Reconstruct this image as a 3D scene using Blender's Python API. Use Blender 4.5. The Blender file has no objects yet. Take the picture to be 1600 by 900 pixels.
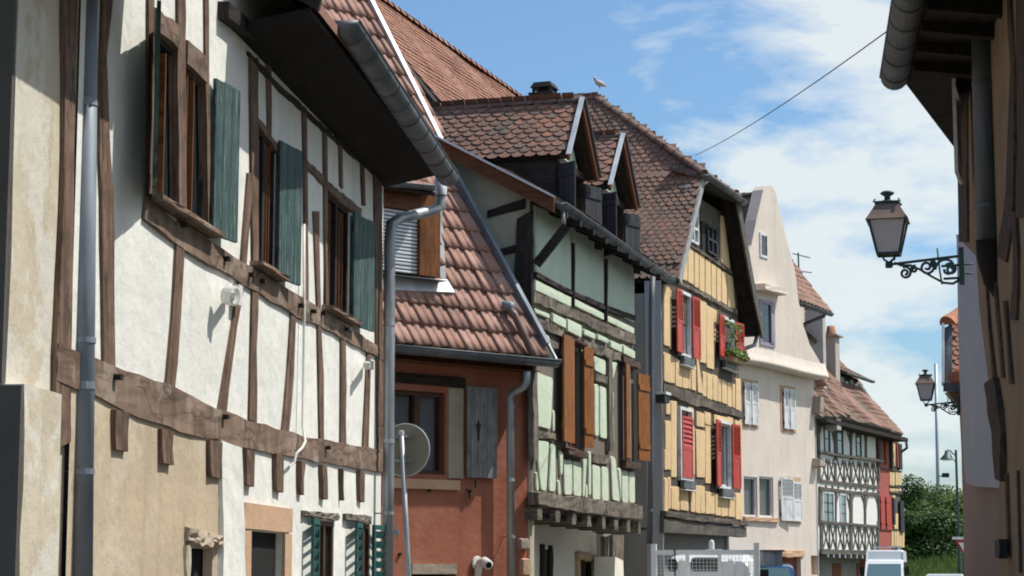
import bpy, math, random
from mathutils import Vector, Matrix
from mathutils.geometry import tessellate_polygon
random.seed(7)
SC = bpy.context.scene
R = random.random
def ru(a, b): return a + (b - a) * random.random()

# ---------------------------------------------------------------- camera
FPX, HOR = 3200.0, 895.0
EYE = Vector((0, 0, 1.6))
PITCH = math.atan((HOR - 450) / FPX)
cam_d = bpy.data.cameras.new('camera')
cam_d.sensor_width = 36
cam_d.lens = 36 * FPX / 1600
cam_d.clip_start = 0.1
cam_d.clip_end = 4000
cam = bpy.data.objects.new('camera', cam_d)
cam.location = EYE
cam.rotation_euler = (math.pi / 2 + PITCH, 0, 0)
SC.collection.objects.link(cam)
SC.camera = cam

# ---------------------------------------------------------------- sun, sky, exposure
SUN_EL, SUN_AZ = math.radians(57), math.radians(12)      # azimuth counted from +X towards +Y
sun_dir = Vector((math.cos(SUN_EL) * math.cos(SUN_AZ), math.cos(SUN_EL) * math.sin(SUN_AZ), math.sin(SUN_EL)))
sd = bpy.data.lights.new('sun', 'SUN')
sd.energy = 5.0
sd.angle = math.radians(0.5)
sd.color = (1.0, 0.95, 0.86)
so = bpy.data.objects.new('sun', sd)
so.rotation_euler = (-sun_dir).to_track_quat('-Z', 'Y').to_euler()
so.location = (30, 0, 60)
SC.collection.objects.link(so)
SC.view_settings.view_transform = 'Standard'
SC.view_settings.look = 'None'
SC.view_settings.exposure = -0.02
SC.view_settings.gamma = 1.0
SC.cycles.filter_width = 1.9

wd = bpy.data.worlds.new('World')
SC.world = wd
wd.use_nodes = True
nt = wd.node_tree
N = nt.nodes
L = nt.links
N.clear()
out = N.new('ShaderNodeOutputWorld')
bg = N.new('ShaderNodeBackground')
bg.inputs['Strength'].default_value = 0.075
sky = N.new('ShaderNodeTexSky')
sky.sky_type = 'NISHITA'
sky.sun_disc = False
sky.sun_elevation = SUN_EL
sky.sun_rotation = math.radians(90) - SUN_AZ
sky.air_density = 1.0
sky.dust_density = 1.6
sky.ozone_density = 1.5
tc = N.new('ShaderNodeTexCoord')
mp = N.new('ShaderNodeMapping')
mp.inputs['Scale'].default_value = (1.0, 1.0, 2.6)
mp.inputs['Location'].default_value = (0.33, 0.0, 0.15)
n1 = N.new('ShaderNodeTexNoise')
n1.inputs['Scale'].default_value = 8.5
n1.inputs['Detail'].default_value = 7.0
n1.inputs['Roughness'].default_value = 0.56
n1.inputs['Distortion'].default_value = 0.25
sep = N.new('ShaderNodeSeparateXYZ')
L.new(tc.outputs['Generated'], mp.inputs['Vector'])
L.new(mp.outputs['Vector'], n1.inputs['Vector'])
L.new(tc.outputs['Generated'], sep.inputs['Vector'])
# more cloud cover towards the east (right of the view)
mr = N.new('ShaderNodeMapRange')
mr.inputs['From Min'].default_value = 0.03
mr.inputs['From Max'].default_value = 0.12
mr.inputs['To Min'].default_value = -0.26
mr.inputs['To Max'].default_value = 0.04
L.new(sep.outputs['X'], mr.inputs['Value'])
ad = N.new('ShaderNodeMath')
ad.operation = 'ADD'
L.new(n1.outputs['Fac'], ad.inputs[0])
L.new(mr.outputs['Result'], ad.inputs[1])
rp = N.new('ShaderNodeValToRGB')
rp.color_ramp.elements[0].position = 0.43
rp.color_ramp.elements[1].position = 0.59
L.new(ad.outputs[0], rp.inputs['Fac'])
tint = N.new('ShaderNodeMix')
tint.data_type = 'RGBA'
tint.blend_type = 'MULTIPLY'
tint.inputs['Factor'].default_value = 1.0
tint.inputs['B'].default_value = (1.36, 1.80, 2.08, 1)
L.new(sky.outputs['Color'], tint.inputs['A'])
mx = N.new('ShaderNodeMix')
mx.data_type = 'RGBA'
mx.inputs['B'].default_value = (11.6, 12.3, 12.2, 1)
cf = N.new('ShaderNodeMath')
cf.operation = 'MULTIPLY'
cf.inputs[1].default_value = 0.85
L.new(rp.outputs['Color'], cf.inputs[0])
L.new(cf.outputs[0], mx.inputs['Factor'])
L.new(tint.outputs['Result'], mx.inputs['A'])
L.new(mx.outputs['Result'], bg.inputs['Color'])
L.new(bg.outputs['Background'], out.inputs['Surface'])
# ---------------------------------------------------------------- geometry helpers
CP, SP = math.cos(PITCH), math.sin(PITCH)
def ray(px, py):
    a, b = (px - 800) / FPX, (450 - py) / FPX
    return Vector((a, CP - b * SP, SP + b * CP))
def hit(px, py, o, n):
    d = ray(px, py)
    return EYE + d * ((o - EYE).dot(n) / d.dot(n))
def at(px, py, depth):
    d = ray(px, py)
    return EYE + d * (depth / d.y)
Z = Vector((0, 0, 1))

class Plane:
    """a plane with axes e (to the right), r (up) and n (out)"""
    def __init__(s, o, e, r):
        s.o = Vector(o); s.e = Vector(e).normalized()
        r = Vector(r); r = r - s.e * r.dot(s.e); s.r = r.normalized()
        s.n = s.e.cross(s.r).normalized()
    def ab(s, px, py, off=0.0):
        p = hit(px, py, s.o + s.n * off, s.n) - s.o
        return (p.dot(s.e), p.dot(s.r))
    def w(s, a, b, c=0.0): return s.o + s.e * a + s.r * b + s.n * c
    def p(s, px, py, off=0.0): return hit(px, py, s.o + s.n * off, s.n)
    def shifted(s, off): return Plane(s.o + s.n * off, s.e, s.r)
    def perp(s, a=0.0):
        """plane through a, seen from the left end: its right end is the front"""
        return Plane(s.o + s.e * a, s.n, s.r)

def wall_plane(p0, p1):
    """vertical plane through two image columns at given depths"""
    a, b = at(p0[0], HOR, p0[1]), at(p1[0], HOR, p1[1])
    a.z = 0; b.z = 0
    pl = Plane(a, b - a, Z)
    pl.len = (b - a).length
    return pl

INV = {}
def link(o, parent=None):
    SC.collection.objects.link(o)
    if parent is not None: o.parent = parent
    return o
def thing(name, label, cat, loc, rotz=0.0, group=None):
    o = bpy.data.objects.new(name, None)
    o.empty_display_size = 0.3
    o.location = loc
    o.rotation_euler = (0, 0, rotz)
    link(o)
    o['label'] = label; o['category'] = cat
    if group: o['group'] = group
    M = Matrix.Translation(Vector(loc)) @ Matrix.Rotation(rotz, 4, 'Z')
    INV[o.name] = M.inverted()
    return o
def house(name, label, pl, cat='house'):
    return thing(name, label, cat, pl.o, math.atan2(pl.e.y, pl.e.x))

class MB:
    def __init__(s): s.v = []; s.f = []; s.m = []; s.mi = 0
    def add(s, vs, fs):
        k = len(s.v)
        s.v += [Vector(v) for v in vs]
        s.f += [tuple(i + k for i in f) for f in fs]
        s.m += [s.mi] * len(fs)
        return s
    def build(s, name, mat, parent=None, grain=None, smooth=False, **kw):
        me = bpy.data.meshes.new(name)
        inv = None
        q = parent
        while q is not None and q.name not in INV: q = q.parent
        if q is not None: inv = INV[q.name]
        vs = [inv @ v for v in s.v] if inv else s.v
        me.from_pydata([tuple(v) for v in vs], [], s.f)
        for m in (mat if isinstance(mat, (list, tuple)) else [mat]): me.materials.append(m)
        if isinstance(mat, (list, tuple)): me.polygons.foreach_set('material_index', s.m)
        if grain is not None:
            g = Vector(grain).normalized()
            a = g.orthogonal().normalized(); b = g.cross(a)
            uv = me.uv_layers.new(name='UVMap')
            for lp in me.loops:
                v = s.v[lp.vertex_index]
                uv.data[lp.index].uv = (v.dot(g), v.dot(a) + 0.8 * v.dot(b))
        me.validate()
        if smooth: me.polygons.foreach_set('use_smooth', [True] * len(me.polygons))
        o = bpy.data.objects.new(name, me)
        link(o, parent)
        for k, v in kw.items(): o[k] = v
        return o
    # --- shapes
    def box(s, pl, a0, a1, b0, b1, c0, c1):
        vs = [pl.w(a, b, c) for c in (c0, c1) for b in (b0, b1) for a in (a0, a1)]
        s.add(vs, [(0, 2, 3, 1), (4, 5, 7, 6), (0, 1, 5, 4), (2, 6, 7, 3), (0, 4, 6, 2), (1, 3, 7, 5)])
        return s
    def hexa(s, q0, q1):
        """two matching quads"""
        s.add(list(q0) + list(q1), [(3, 2, 1, 0), (4, 5, 6, 7), (0, 1, 5, 4), (1, 2, 6, 5), (2, 3, 7, 6), (3, 0, 4, 7)])
        return s
    def bar(s, p, q, w, h, up=Z):
        p, q = Vector(p), Vector(q)
        d = (q - p).normalized(); x = d.cross(Vector(up))
        if x.length < 1e-4: x = d.orthogonal()
        x.normalize(); y = x.cross(d).normalized()
        r = [(-w / 2, -h / 2), (w / 2, -h / 2), (w / 2, h / 2), (-w / 2, h / 2)]
        return s.hexa([p + x * a + y * b for a, b in r], [q + x * a + y * b for a, b in r])
    def prism(s, pl, poly, c0, c1):
        n = len(poly)
        ar = sum(poly[i][0] * poly[(i + 1) % n][1] - poly[(i + 1) % n][0] * poly[i][1] for i in range(n))
        if ar < 0: poly = poly[::-1]
        vs = [pl.w(a, b, c0) for a, b in poly] + [pl.w(a, b, c1) for a, b in poly]
        tr = tessellate_polygon([[Vector((a, b, 0)) for a, b in poly]])
        fs = []
        for t in tr:
            t = tuple(t)
            A, B, C = (poly[i] for i in t)
            if (B[0] - A[0]) * (C[1] - A[1]) - (C[0] - A[0]) * (B[1] - A[1]) < 0: t = t[::-1]
            fs += [tuple(i + n for i in t), t[::-1]]
        fs += [(i, (i + 1) % n, (i + 1) % n + n, i + n) for i in range(n)]
        return s.add(vs, fs)
    def strip(s, pl, A, B, c0, c1, seg=0.25, rows=2, jit=0.012, dj=0.008):
        """surface between two polylines A and B given in plane coordinates, with uneven edges and face"""
        def res(P, n):
            P = [Vector((a, b)) for a, b in P]
            ls = [0]
            for i in range(len(P) - 1): ls.append(ls[-1] + (P[i + 1] - P[i]).length)
            o = []
            for k in range(n + 1):
                t = ls[-1] * k / n
                i = 0
                while i < len(P) - 2 and t > ls[i + 1]: i += 1
                q = (t - ls[i]) / max(1e-9, ls[i + 1] - ls[i])
                o.append(P[i].lerp(P[i + 1], min(1, q)))
            return o, ls[-1]
        _, la = res(A, 1); _, lb = res(B, 1)
        n = max(2, min(60, int(max(la, lb) / seg)))
        A, _ = res(A, n); B, _ = res(B, n)
        # orientation: B must lie to the left of A's direction
        d = A[-1] - A[0]; t = B[n // 2] - A[n // 2]
        if d.x * t.y - d.y * t.x < 0: A, B = B, A
        vs = []
        for k in range(n + 1):
            ja, jb = ru(-jit, jit), ru(-jit, jit)
            a, b = A[k], B[k]
            w = (b - a); wl = max(w.length, 1e-6); wn = w / wl
            a = a + wn * ja; b = b + wn * jb
            vs.append(pl.w(a.x, a.y, c0))
            ch = min(0.012, wl * 0.2)
            for j in range(rows + 1):
                f = (ch + (wl - 2 * ch) * j / rows) / wl
                q = a.lerp(b, f)
                vs.append(pl.w(q.x, q.y, c1 + ru(-dj, dj)))
            vs.append(pl.w(b.x, b.y, c0))
        m = rows + 3
        fs = []
        for k in range(n):
            for j in range(m - 1):
                fs.append((k * m + j, (k + 1) * m + j, (k + 1) * m + j + 1, k * m + j + 1))
        fs.append(tuple(range(m))); fs.append(tuple(n * m + j for j in range(m))[::-1])
        return s.add(vs, fs)
    def pillow(s, pl, poly, c0, c1, rad=0.05, inset=0.03, jit=0.003):
        n = len(poly)
        ar = sum(poly[i][0] * poly[(i + 1) % n][1] - poly[(i + 1) % n][0] * poly[i][1] for i in range(n))
        P = [Vector(p) for p in (poly if ar > 0 else poly[::-1])]
        o = []
        for i in range(n):
            p, a, b = P[i], P[i - 1], P[(i + 1) % n]
            la, lb = (a - p).length, (b - p).length
            ra, rb = min(rad, la * 0.4), min(rad, lb * 0.4)
            pa, pb = p + (a - p).normalized() * ra, p + (b - p).normalized() * rb
            for t in (0, 0.5, 1):
                o.append(pa * (1 - t) ** 2 + p * 2 * t * (1 - t) + pb * t * t)
            if lb > 0.45:
                k = int(lb / 0.3)
                q = b + (p - b).normalized() * min(rad, lb * 0.4)
                for j in range(1, k + 1): o.append(pb.lerp(q, j / (k + 1)))
        o = [p + Vector((ru(-jit, jit), ru(-jit, jit))) for p in o]
        m = len(o)
        ctr = sum(o, Vector((0, 0))) / m
        def off(d):
            r = []
            for i in range(m):
                t = (o[(i + 1) % m] - o[i - 1])
                nn = Vector((-t.y, t.x)).normalized() if t.length > 1e-6 else Vector((0, 0))
                q = o[i] + nn * min(d, (ctr - o[i]).length * 0.45)
                r.append(q)
            return r
        rings = [(o, c0), (off(inset * 0.25), c0 + (c1 - c0) * 0.6), (off(inset), c1)]
        vs = []
        for rg, c in rings: vs += [pl.w(q.x, q.y, c) for q in rg]
        vs.append(pl.w(ctr.x, ctr.y, c1 + 0.004))
        fs = []
        for k in range(2):
            for i in range(m):
                j = (i + 1) % m
                fs.append((k * m + i, k * m + j, (k + 1) * m + j, (k + 1) * m + i))
        for i in range(m): fs.append((2 * m + i, 2 * m + (i + 1) % m, 3 * m))
        return s.add(vs, fs)
    def tube(s, pts, r, n=10, cap=True, half=None, flat=1.0):
        pts = [Vector(p) for p in pts]
        rs = r if isinstance(r, (list, tuple)) else [r] * len(pts)
        x = None
        k0 = len(s.v); vs = []; fs = []
        for i, p in enumerate(pts):
            if i == 0: d = pts[1] - p
            elif i == len(pts) - 1: d = p - pts[i - 1]
            else: d = (pts[i + 1] - p).normalized() + (p - pts[i - 1]).normalized()
            d.normalize()
            if x is None:
                x = d.cross(Z)
                if x.length < 1e-3: x = Vector((1, 0, 0))
            x = (x - d * x.dot(d)).normalized()
            y = x.cross(d)
            for j in range(n):
                t = 2 * math.pi * j / n
                vs.append(p + (x * math.cos(t) + y * math.sin(t) * flat) * rs[i])
        for i in range(len(pts) - 1):
            for j in range(n):
                k = (j + 1) % n
                fs.append((i * n + j, (i + 1) * n + j, (i + 1) * n + k, i * n + k))
        if cap:
            fs.append(tuple(range(n)))
            fs.append(tuple((len(pts) - 1) * n + j for j in range(n))[::-1])
        return s.add(vs, fs)
    def lathe(s, c, prof, n=12, ax=Z):
        ax = Vector(ax).normalized(); x = ax.orthogonal().normalized(); y = ax.cross(x)
        vs = []; fs = []
        for r, h in prof:
            for j in range(n):
                t = 2 * math.pi * j / n
                vs.append(Vector(c) + ax * h + (x * math.cos(t) + y * math.sin(t)) * r)
        for i in range(len(prof) - 1):
            for j in range(n):
                k = (j + 1) % n
                fs.append((i * n + j, i * n + k, (i + 1) * n + k, (i + 1) * n + j))
        return s.add(vs, fs)
    def gutter(s, p, q, r, up=Z, n=9, th=0.008, side=None):
        """half-round channel, open at the top, with a rolled lip and end caps"""
        p, q = Vector(p), Vector(q)
        d = (q - p).normalized(); x = d.cross(Z).normalized(); y = x.cross(d)
        vs = []
        for P in (p, q):
            for rr in (r, r - th):
                for j in range(n + 1):
                    t = math.pi + math.pi * j / n
                    vs.append(P + (x * math.cos(t) + y * math.sin(t)) * rr)
        m = n + 1; fs = []
        for j in range(n):
            fs.append((j, j + 1, 2 * m + j + 1, 2 * m + j))
            fs.append((m + j, 3 * m + j, 3 * m + j + 1, m + j + 1))
        fs += [(0, 2 * m, 3 * m, m), (n, m + n, 3 * m + n, 2 * m + n)]
        fs += [tuple(range(m))[::-1], tuple(2 * m + j for j in range(m))]
        s.add(vs, fs)
        for sg in (-1, 1): s.tube([p + x * r * sg, q + x * r * sg], 0.011, 6)
        return s

def gutter_obj(parent, p, q, r, mat, joint=1.0):
    g = MB().gutter(p, q, r).build('gutter', mat, parent, smooth=True)
    g.data.polygons.foreach_set('use_smooth', [True] * len(g.data.polygons))
    p, q = Vector(p), Vector(q)
    d = (q - p); ln = d.length; d.normalize()
    t = joint * 0.5
    x = d.cross(Z).normalized(); y = x.cross(d)
    while t < ln:
        mb = MB()
        c = p + d * t
        pts = [c + (x * math.cos(math.pi + math.pi * j / 10) + y * math.sin(math.pi + math.pi * j / 10)) * (r + 0.004) for j in range(11)]
        mb.tube(pts, 0.006, 5)
        mb.build('gutter_bracket', mat, g)
        t += joint
    return g

def pipe_obj(parent, pts, r, mat, clamps=(), wall=None):
    o = MB().tube(pts, r, 16).build('downpipe', mat, parent, smooth=True)
    # soldered sleeves where two lengths of pipe meet
    for i in range(len(pts) - 1):
        p_, q_ = Vector(pts[i]), Vector(pts[i + 1]); ln = (q_ - p_).length; dd = (q_ - p_).normalized()
        k = 1.0
        while ln > 1.2 and k < ln:
            MB().tube([p_ + dd * (k - .05), p_ + dd * k, p_ + dd * (k + .004)], [r + .001, r + .006, r + .001], 16, cap=False).build('pipe_sleeve', mat, o, smooth=False); k += 1.9
    for c, d in clamps:
        c = Vector(c); d = Vector(d).normalized()
        mb = MB().tube([c - d * 0.018, c + d * 0.018], r + 0.006, 16)
        if wall is not None: mb.tube([c, c + Vector(wall)], 0.009, 6)
        mb.build('pipe_clamp', mat, o, smooth=False)
    return o

# ---- wall with rectangular openings
def wall_holes(parent, name, mat, pl, a0, a1, b0, b1, holes, c=0.0, depth=0.22, inner=None, grain=None, **kw):
    A = sorted({a0, a1} | {min(max(h[i], a0), a1) for h in holes for i in (0, 1)})
    B = sorted({b0, b1} | {min(max(h[i], b0), b1) for h in holes for i in (2, 3)})
    mb = MB()
    for i in range(len(A) - 1):
        for j in range(len(B) - 1):
            ca, cb = (A[i] + A[i + 1]) / 2, (B[j] + B[j + 1]) / 2
            if any(h[0] < ca < h[1] and h[2] < cb < h[3] for h in holes): continue
            mb.add([pl.w(A[i], B[j], c), pl.w(A[i + 1], B[j], c), pl.w(A[i + 1], B[j + 1], c), pl.w(A[i], B[j + 1], c)], [(0, 1, 2, 3)])
    for h in holes:
        q = [(h[0], h[2]), (h[1], h[2]), (h[1], h[3]), (h[0], h[3])]
        for k in range(4):
            p, r = q[k], q[(k + 1) % 4]
            mb.add([pl.w(p[0], p[1], c), pl.w(r[0], r[1], c), pl.w(r[0], r[1], c - depth), pl.w(p[0], p[1], c - depth)], [(3, 2, 1, 0)])
    return mb.build(name, mat, parent, **kw)

def rect(pl, x0, y0, x1, y1, off=0.0):
    """opening from its top-left and bottom-right pixels"""
    a0, b1 = pl.ab(x0, y0, off); a1, b0 = pl.ab(x1, y1, off)
    return (a0, a1, b0, b1)

def window(parent, pl, h, c=-0.12, frame=None, pane=None, nx=2, ny=1, fw=0.05, mw=0.025, curtain=None, back=0.1):
    a0, a1, b0, b1 = h
    mb = MB()
    t = 0.04
    mb.box(pl, a0, a0 + fw, b0, b1, c - t, c + t)
    mb.box(pl, a1 - fw, a1, b0, b1, c - t, c + t)
    mb.box(pl, a0 + fw, a1 - fw, b1 - fw, b1, c - t, c + t)
    mb.box(pl, a0 + fw, a1 - fw, b0, b0 + fw, c - t, c + t)
    if nx > 1:
        m = (a0 + a1) / 2
        mb.box(pl, m - fw * 0.8, m + fw * 0.8, b0 + fw, b1 - fw, c - t + .002, c + t + .01)
    w = mb.build('window', frame, parent, grain=pl.r)
    cols = 2 if nx > 1 else 1
    m = (a0 + a1) / 2
    for i in range(cols):
        l, r = (a0 + fw, a1 - fw) if cols == 1 else ((a0 + fw, m - fw * .8) if i == 0 else (m + fw * .8, a1 - fw))
        MB().box(pl, l, r, b0 + fw, b1 - fw, c - 0.012, c - 0.004).build('pane', pane, w)
        if ny > 1:
            mm = MB()
            for k in range(1, ny):
                z = b0 + fw + (b1 - b0 - 2 * fw) * k / ny
                mm.box(pl, l, r, z - mw / 2, z + mw / 2, c - 0.003, c + 0.022)
            mm.build('glazing_bar', frame, w, grain=pl.e)
        if curtain:
            n = 14
            cb = MB()
            vs = []
            for k in range(n + 1):
                x = l + (r - l) * k / n
                zc = c - 0.07 + (0.012 if k % 2 else -0.012)
                vs += [pl.w(x, b0 + fw, zc), pl.w(x, b1 - fw, zc)]
            cb.add(vs, [(2 * k, 2 * k + 2, 2 * k + 3, 2 * k + 1) for k in range(n)])
            cb.build('curtain', curtain, w, smooth=True)
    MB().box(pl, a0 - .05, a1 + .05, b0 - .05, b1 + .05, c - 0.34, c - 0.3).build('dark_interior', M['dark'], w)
    return w

def shutter(parent, pl, a, side, b0, b1, wd, ang, mat, c=0.05, style='plank', th=0.03, label=None, slat_from=0.0, slat_to=1.0, hw=None, brace=True):
    """a leaf hinged at a; side -1 opens to the left, +1 to the right; ang 0 closed .. 180 flat on the wall"""
    # closed leaf points from the jamb towards the window centre (-side)
    t = math.radians(ang)
    dx = -side * math.cos(t); dc = math.sin(t)
    e = pl.e * dx + pl.n * dc
    sp = Plane(pl.w(a, b0, c), e, pl.r)
    H = b1 - b0
    mb = MB()
    if style == 'plank':
        n = 3
        for i in range(n):
            g = 0.003
            mb.box(sp, wd * i / n + g, wd * (i + 1) / n - g, ru(-.006, .006), H + ru(-.006, .006), -th / 2, th / 2)
        mb.box(sp, 0.02, wd - 0.02, 0.02, H - 0.02, -th / 2 + .006, th / 2 - .006)
        o = mb.build('shutter', mat, parent, grain=pl.r)
        for z in ((0.16, 0.84) if brace else ()):
            for sg in (1, -1):
                q = MB().box(sp, 0.02, wd - 0.02, H * z - 0.045, H * z + 0.045, *(sorted((sg * th / 2, sg * (th / 2 + 0.018)))))
                if sg == 1: q.build('shutter_brace', mat, o, grain=e)
    else:
        s = 0.055
        fr = [(0, s, 0, H), (wd - s, wd, 0, H), (s, wd - s, H - s, H), (s, wd - s, 0, s)]
        z0, z1 = s + (H - 2 * s) * slat_from, s + (H - 2 * s) * slat_to
        if slat_from > 0: fr.append((s, wd - s, z0 - s, z0))
        if slat_to < 1: fr.append((s, wd - s, z1, z1 + s))
        for k, f in enumerate(fr): mb.box(sp, *f, -th / 2, th / 2)
        if slat_from > 0: mb.box(sp, s, wd - s, s, z0 - s, -th * .25, th * .25)
        if slat_to < 1: mb.box(sp, s, wd - s, z1 + s, H - s, -th * .25, th * .25)
        o = mb.build('shutter', mat, parent, grain=pl.r)
        n = max(3, int((z1 - z0) / (hw or 0.09)))
        sl = MB(); k0 = []
        for k in range(n):
            z = z0 + (z1 - z0) * (k + 0.5) / n
            h = (z1 - z0) / n * (0.7 if hw else 0.95)
            q = MB() if hw else sl
            p0, p1 = sp.w(s, z, 0), sp.w(wd - s, z, 0)
            up = (sp.r * h + sp.n * h * 0.35 * (1 if side > 0 else -1))
            q.hexa([p0 - up / 2 - sp.n * .004, p1 - up / 2 - sp.n * .004, p1 + up / 2 - sp.n * .004, p0 + up / 2 - sp.n * .004],
                   [p0 - up / 2 + sp.n * .004, p1 - up / 2 + sp.n * .004, p1 + up / 2 + sp.n * .004, p0 + up / 2 + sp.n * .004])
            if hw: q.build('slat', mat, o, grain=e)
        if not hw: sl.build('slat_panel', mat, o, grain=e)
    for z in (0.14, 0.86):
        MB().tube([sp.w(0, H * z - 0.04, 0), sp.w(0, H * z + 0.04, 0)], 0.014, 6).build('hinge', M['iron'], o)
    if label: o['label'] = label
    return o

# ---- roof tiles
TILES = {}
def tile_verts(kind, w, h):
    """local coordinates x along the eave, y up the slope, z out; lower edge at y=0; length covers the next course"""
    vs = []; fs = []
    if kind == 'scallop':
        t = 0.016
        n = 6
        xs = [(-w / 2 + w * i / n) * 0.97 for i in range(n + 1)]
        ys = [h * 0.62 * (1 - math.sqrt(max(0, 1 - (2 * i / n - 1) ** 2))) for i in range(n + 1)]
        L_ = h * 2.1
        zt = lambda y: t * 2.2 * (1 - y / L_)
        for k in range(n + 1):
            vs.append((xs[k], ys[k], zt(ys[k]) - t)); vs.append((xs[k], ys[k], zt(ys[k])))
            vs.append((xs[k], L_, zt(L_)))
        for k in range(n):
            a, b = 3 * k, 3 * (k + 1)
            fs += [(a, b, b + 1, a + 1), (a + 1, b + 1, b + 2, a + 2)]
        fs += [(0, 1, 2), (3 * n, 3 * n + 2, 3 * n + 1)]
    elif kind == 'roman':
        t = 0.02
        n = 16
        L_ = h * 1.12
        for k in range(n + 1):
            x = -w / 2 + w * k / n
            ph = 2 * math.pi * 2 * k / n
            z = 0.009 * math.sin(ph) + 0.004 * math.sin(2 * ph)
            for y, zz in ((0, z + 0.05 - t * 2.2), (0, z + 0.05), (h * .5, z + 0.03), (L_, z + 0.004)):
                vs.append((x, y, zz))
        for k in range(n):
            a, b = 4 * k, 4 * (k + 1)
            for j in range(3): fs.append((a + j, b + j, b + j + 1, a + j + 1))
        fs += [(0, 1, 2, 3), (4 * n, 4 * n + 3, 4 * n + 2, 4 * n + 1)]
    return vs, fs
def tile_mesh(kind, w, h, mat):
    k = (kind, round(w, 4), round(h, 4), mat.name)
    if k not in TILES:
        vs, fs = tile_verts(kind, w, h)
        me = bpy.data.meshes.new('tile')
        me.from_pydata(vs, [], fs); me.materials.append(mat)
        me.polygons.foreach_set('use_smooth', [kind == 'roman'] * len(me.polygons))
        TILES[k] = me
    return TILES[k]
def inside(poly, x, y):
    c = False; n = len(poly)
    for i in range(n):
        (x0, y0), (x1, y1) = poly[i], poly[(i + 1) % n]
        if (y0 > y) != (y1 > y) and x < (x1 - x0) * (y - y0) / (y1 - y0) + x0: c = not c
    return c
def project(p):
    d = p - EYE
    f = Vector((0, CP, SP)); u = Vector((0, -SP, CP))
    w = d.dot(f)
    return (800 + FPX * d.x / w, 450 - FPX * d.dot(u) / w)
def tiles(parent, pl, poly, w, h, mat, kind='scallop', single=300, b_from=None, wave=0.012, view=None, stag=0.5, skew=0.0, cut=None):
    """cover poly (plane coordinates) with courses of tiles; the largest in view become objects"""
    A = [p[0] for p in poly]; B = [p[1] for p in poly]
    b = min(B) if b_from is None else b_from
    lst = []; row = 0
    hump = [ru(0, 6.28), ru(0, 6.28)]
    while b < max(B):
        a = math.floor((min(A) - max(0, skew) * b + min(0, skew) * 0) / w) * w + (stag * w if row % 2 else 0)
        while a < max(A) + w + abs(skew) * b:
            a2 = a + skew * b
            if inside(poly, a2 + skew * h * .5, b + h * 0.5) and not (cut and inside(cut, a2, b + h * .5)): lst.append((a2, b))
            a += w
        b += h; row += 1
    def seen(t):
        x, y = project(pl.w(t[0], t[1] + h * .5, 0.03))
        k = 1 if (0 < x < 1600 and 0 < y < 900 and (view is None or inside(view, x, y))) else 0
        return (-k, (pl.w(t[0], t[1]) - EYE).length)
    lst.sort(key=seen)
    me = tile_mesh(kind, w, h, mat)
    R3 = Matrix((pl.e, pl.r + pl.e * skew, pl.n)).transposed()
    q = parent
    while q.name not in INV: q = q.parent
    inv = INV[q.name]
    vs0, fs0 = tile_verts(kind, w, h)
    V = []; Fc = []; T = []
    for i, (a, b) in enumerate(lst):
        dz = wave * (math.sin(a * 1.7 + hump[0]) + math.sin(b * 2.1 + a + hump[1])) + ru(-.003, .004)
        rot = Matrix.Rotation(ru(-.02, .02), 3, 'Z') @ Matrix.Rotation(ru(-.02, .02), 3, 'Y')
        loc = pl.w(a + ru(-.004, .004), b + ru(-.006, .006), 0.01 + dz)
        m = (R3 @ rot).to_4x4(); m.translation = loc
        if i < single:
            o = bpy.data.objects.new('tile', me)
            SC.collection.objects.link(o); o.parent = parent
            o.matrix_local = inv @ m
        else:
            mm = inv @ m; k = len(V)
            V += [tuple(mm @ Vector(v)) for v in vs0]
            Fc += [tuple(x + k for x in f) for f in fs0]
            T += [R()] * len(fs0)
    if V:
        me2 = bpy.data.meshes.new('roof_tiles')
        me2.from_pydata(V, [], Fc); me2.materials.append(mat)
        at_ = me2.attributes.new('tint', 'FLOAT', 'FACE'); at_.data.foreach_set('value', T)
        me2.polygons.foreach_set('use_smooth', [kind == 'roman'] * len(me2.polygons))
        o = bpy.data.objects.new('roof_tiles', me2); link(o, parent); o['kind'] = 'stuff'
    return lst
def ridge(parent, p, q, r, mat, step=0.33):
    p, q = Vector(p), Vector(q)
    n = max(1, int((q - p).length / step)); d = (q - p) / n
    x = d.cross(Z).normalized(); y = x.cross(d.normalized())
    for i in range(n):
        a = p + d * i - d * 0.08; b = p + d * (i + 1)
        mb = MB(); vs = []
        m = 8
        for P, rr in ((a, r * 1.12), (a.lerp(b, .18), r * 1.1), (a.lerp(b, .22), r), (b, r * .88)):
            for j in range(m + 1):
                t = math.pi * j / m
                vs.append(P + (x * math.cos(t) * 1.15 + y * (math.sin(t) - .25)) * rr)
        fs = [(k * (m + 1) + j, (k + 1) * (m + 1) + j, (k + 1) * (m + 1) + j + 1, k * (m + 1) + j + 1) for k in range(3) for j in range(m)]
        fs += [tuple(range(m + 1))[::-1]]
        mb.add(vs, fs)
        mb.build('ridge_tile', mat, parent, smooth=True)

def cv(ox, oy, s):
    return lambda *t: tuple((ox + v / s) if i % 2 == 0 else (oy + v / s) for i, v in enumerate(t))
def vbeam(parent, pl, left, right, mat, c0=-.02, c1=.03, off=0.0, **kw):
    A = [pl.ab(x, y, off) for x, y in left]; B = [pl.ab(x, y, off) for x, y in right]
    g = pl.w(*A[-1]) - pl.w(*A[0])
    return MB().strip(pl, A, B, c0, c1, **kw).build('timber', mat, parent, grain=g)
hbeam = vbeam
def box_from(pl, parent, name, mat, a0, a1, b0, b1, c0, c1, grain=None, **kw):
    return MB().box(pl, a0, a1, b0, b1, c0, c1).build(name, mat, parent, grain=grain if grain is not None else pl.e, **kw)
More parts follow.
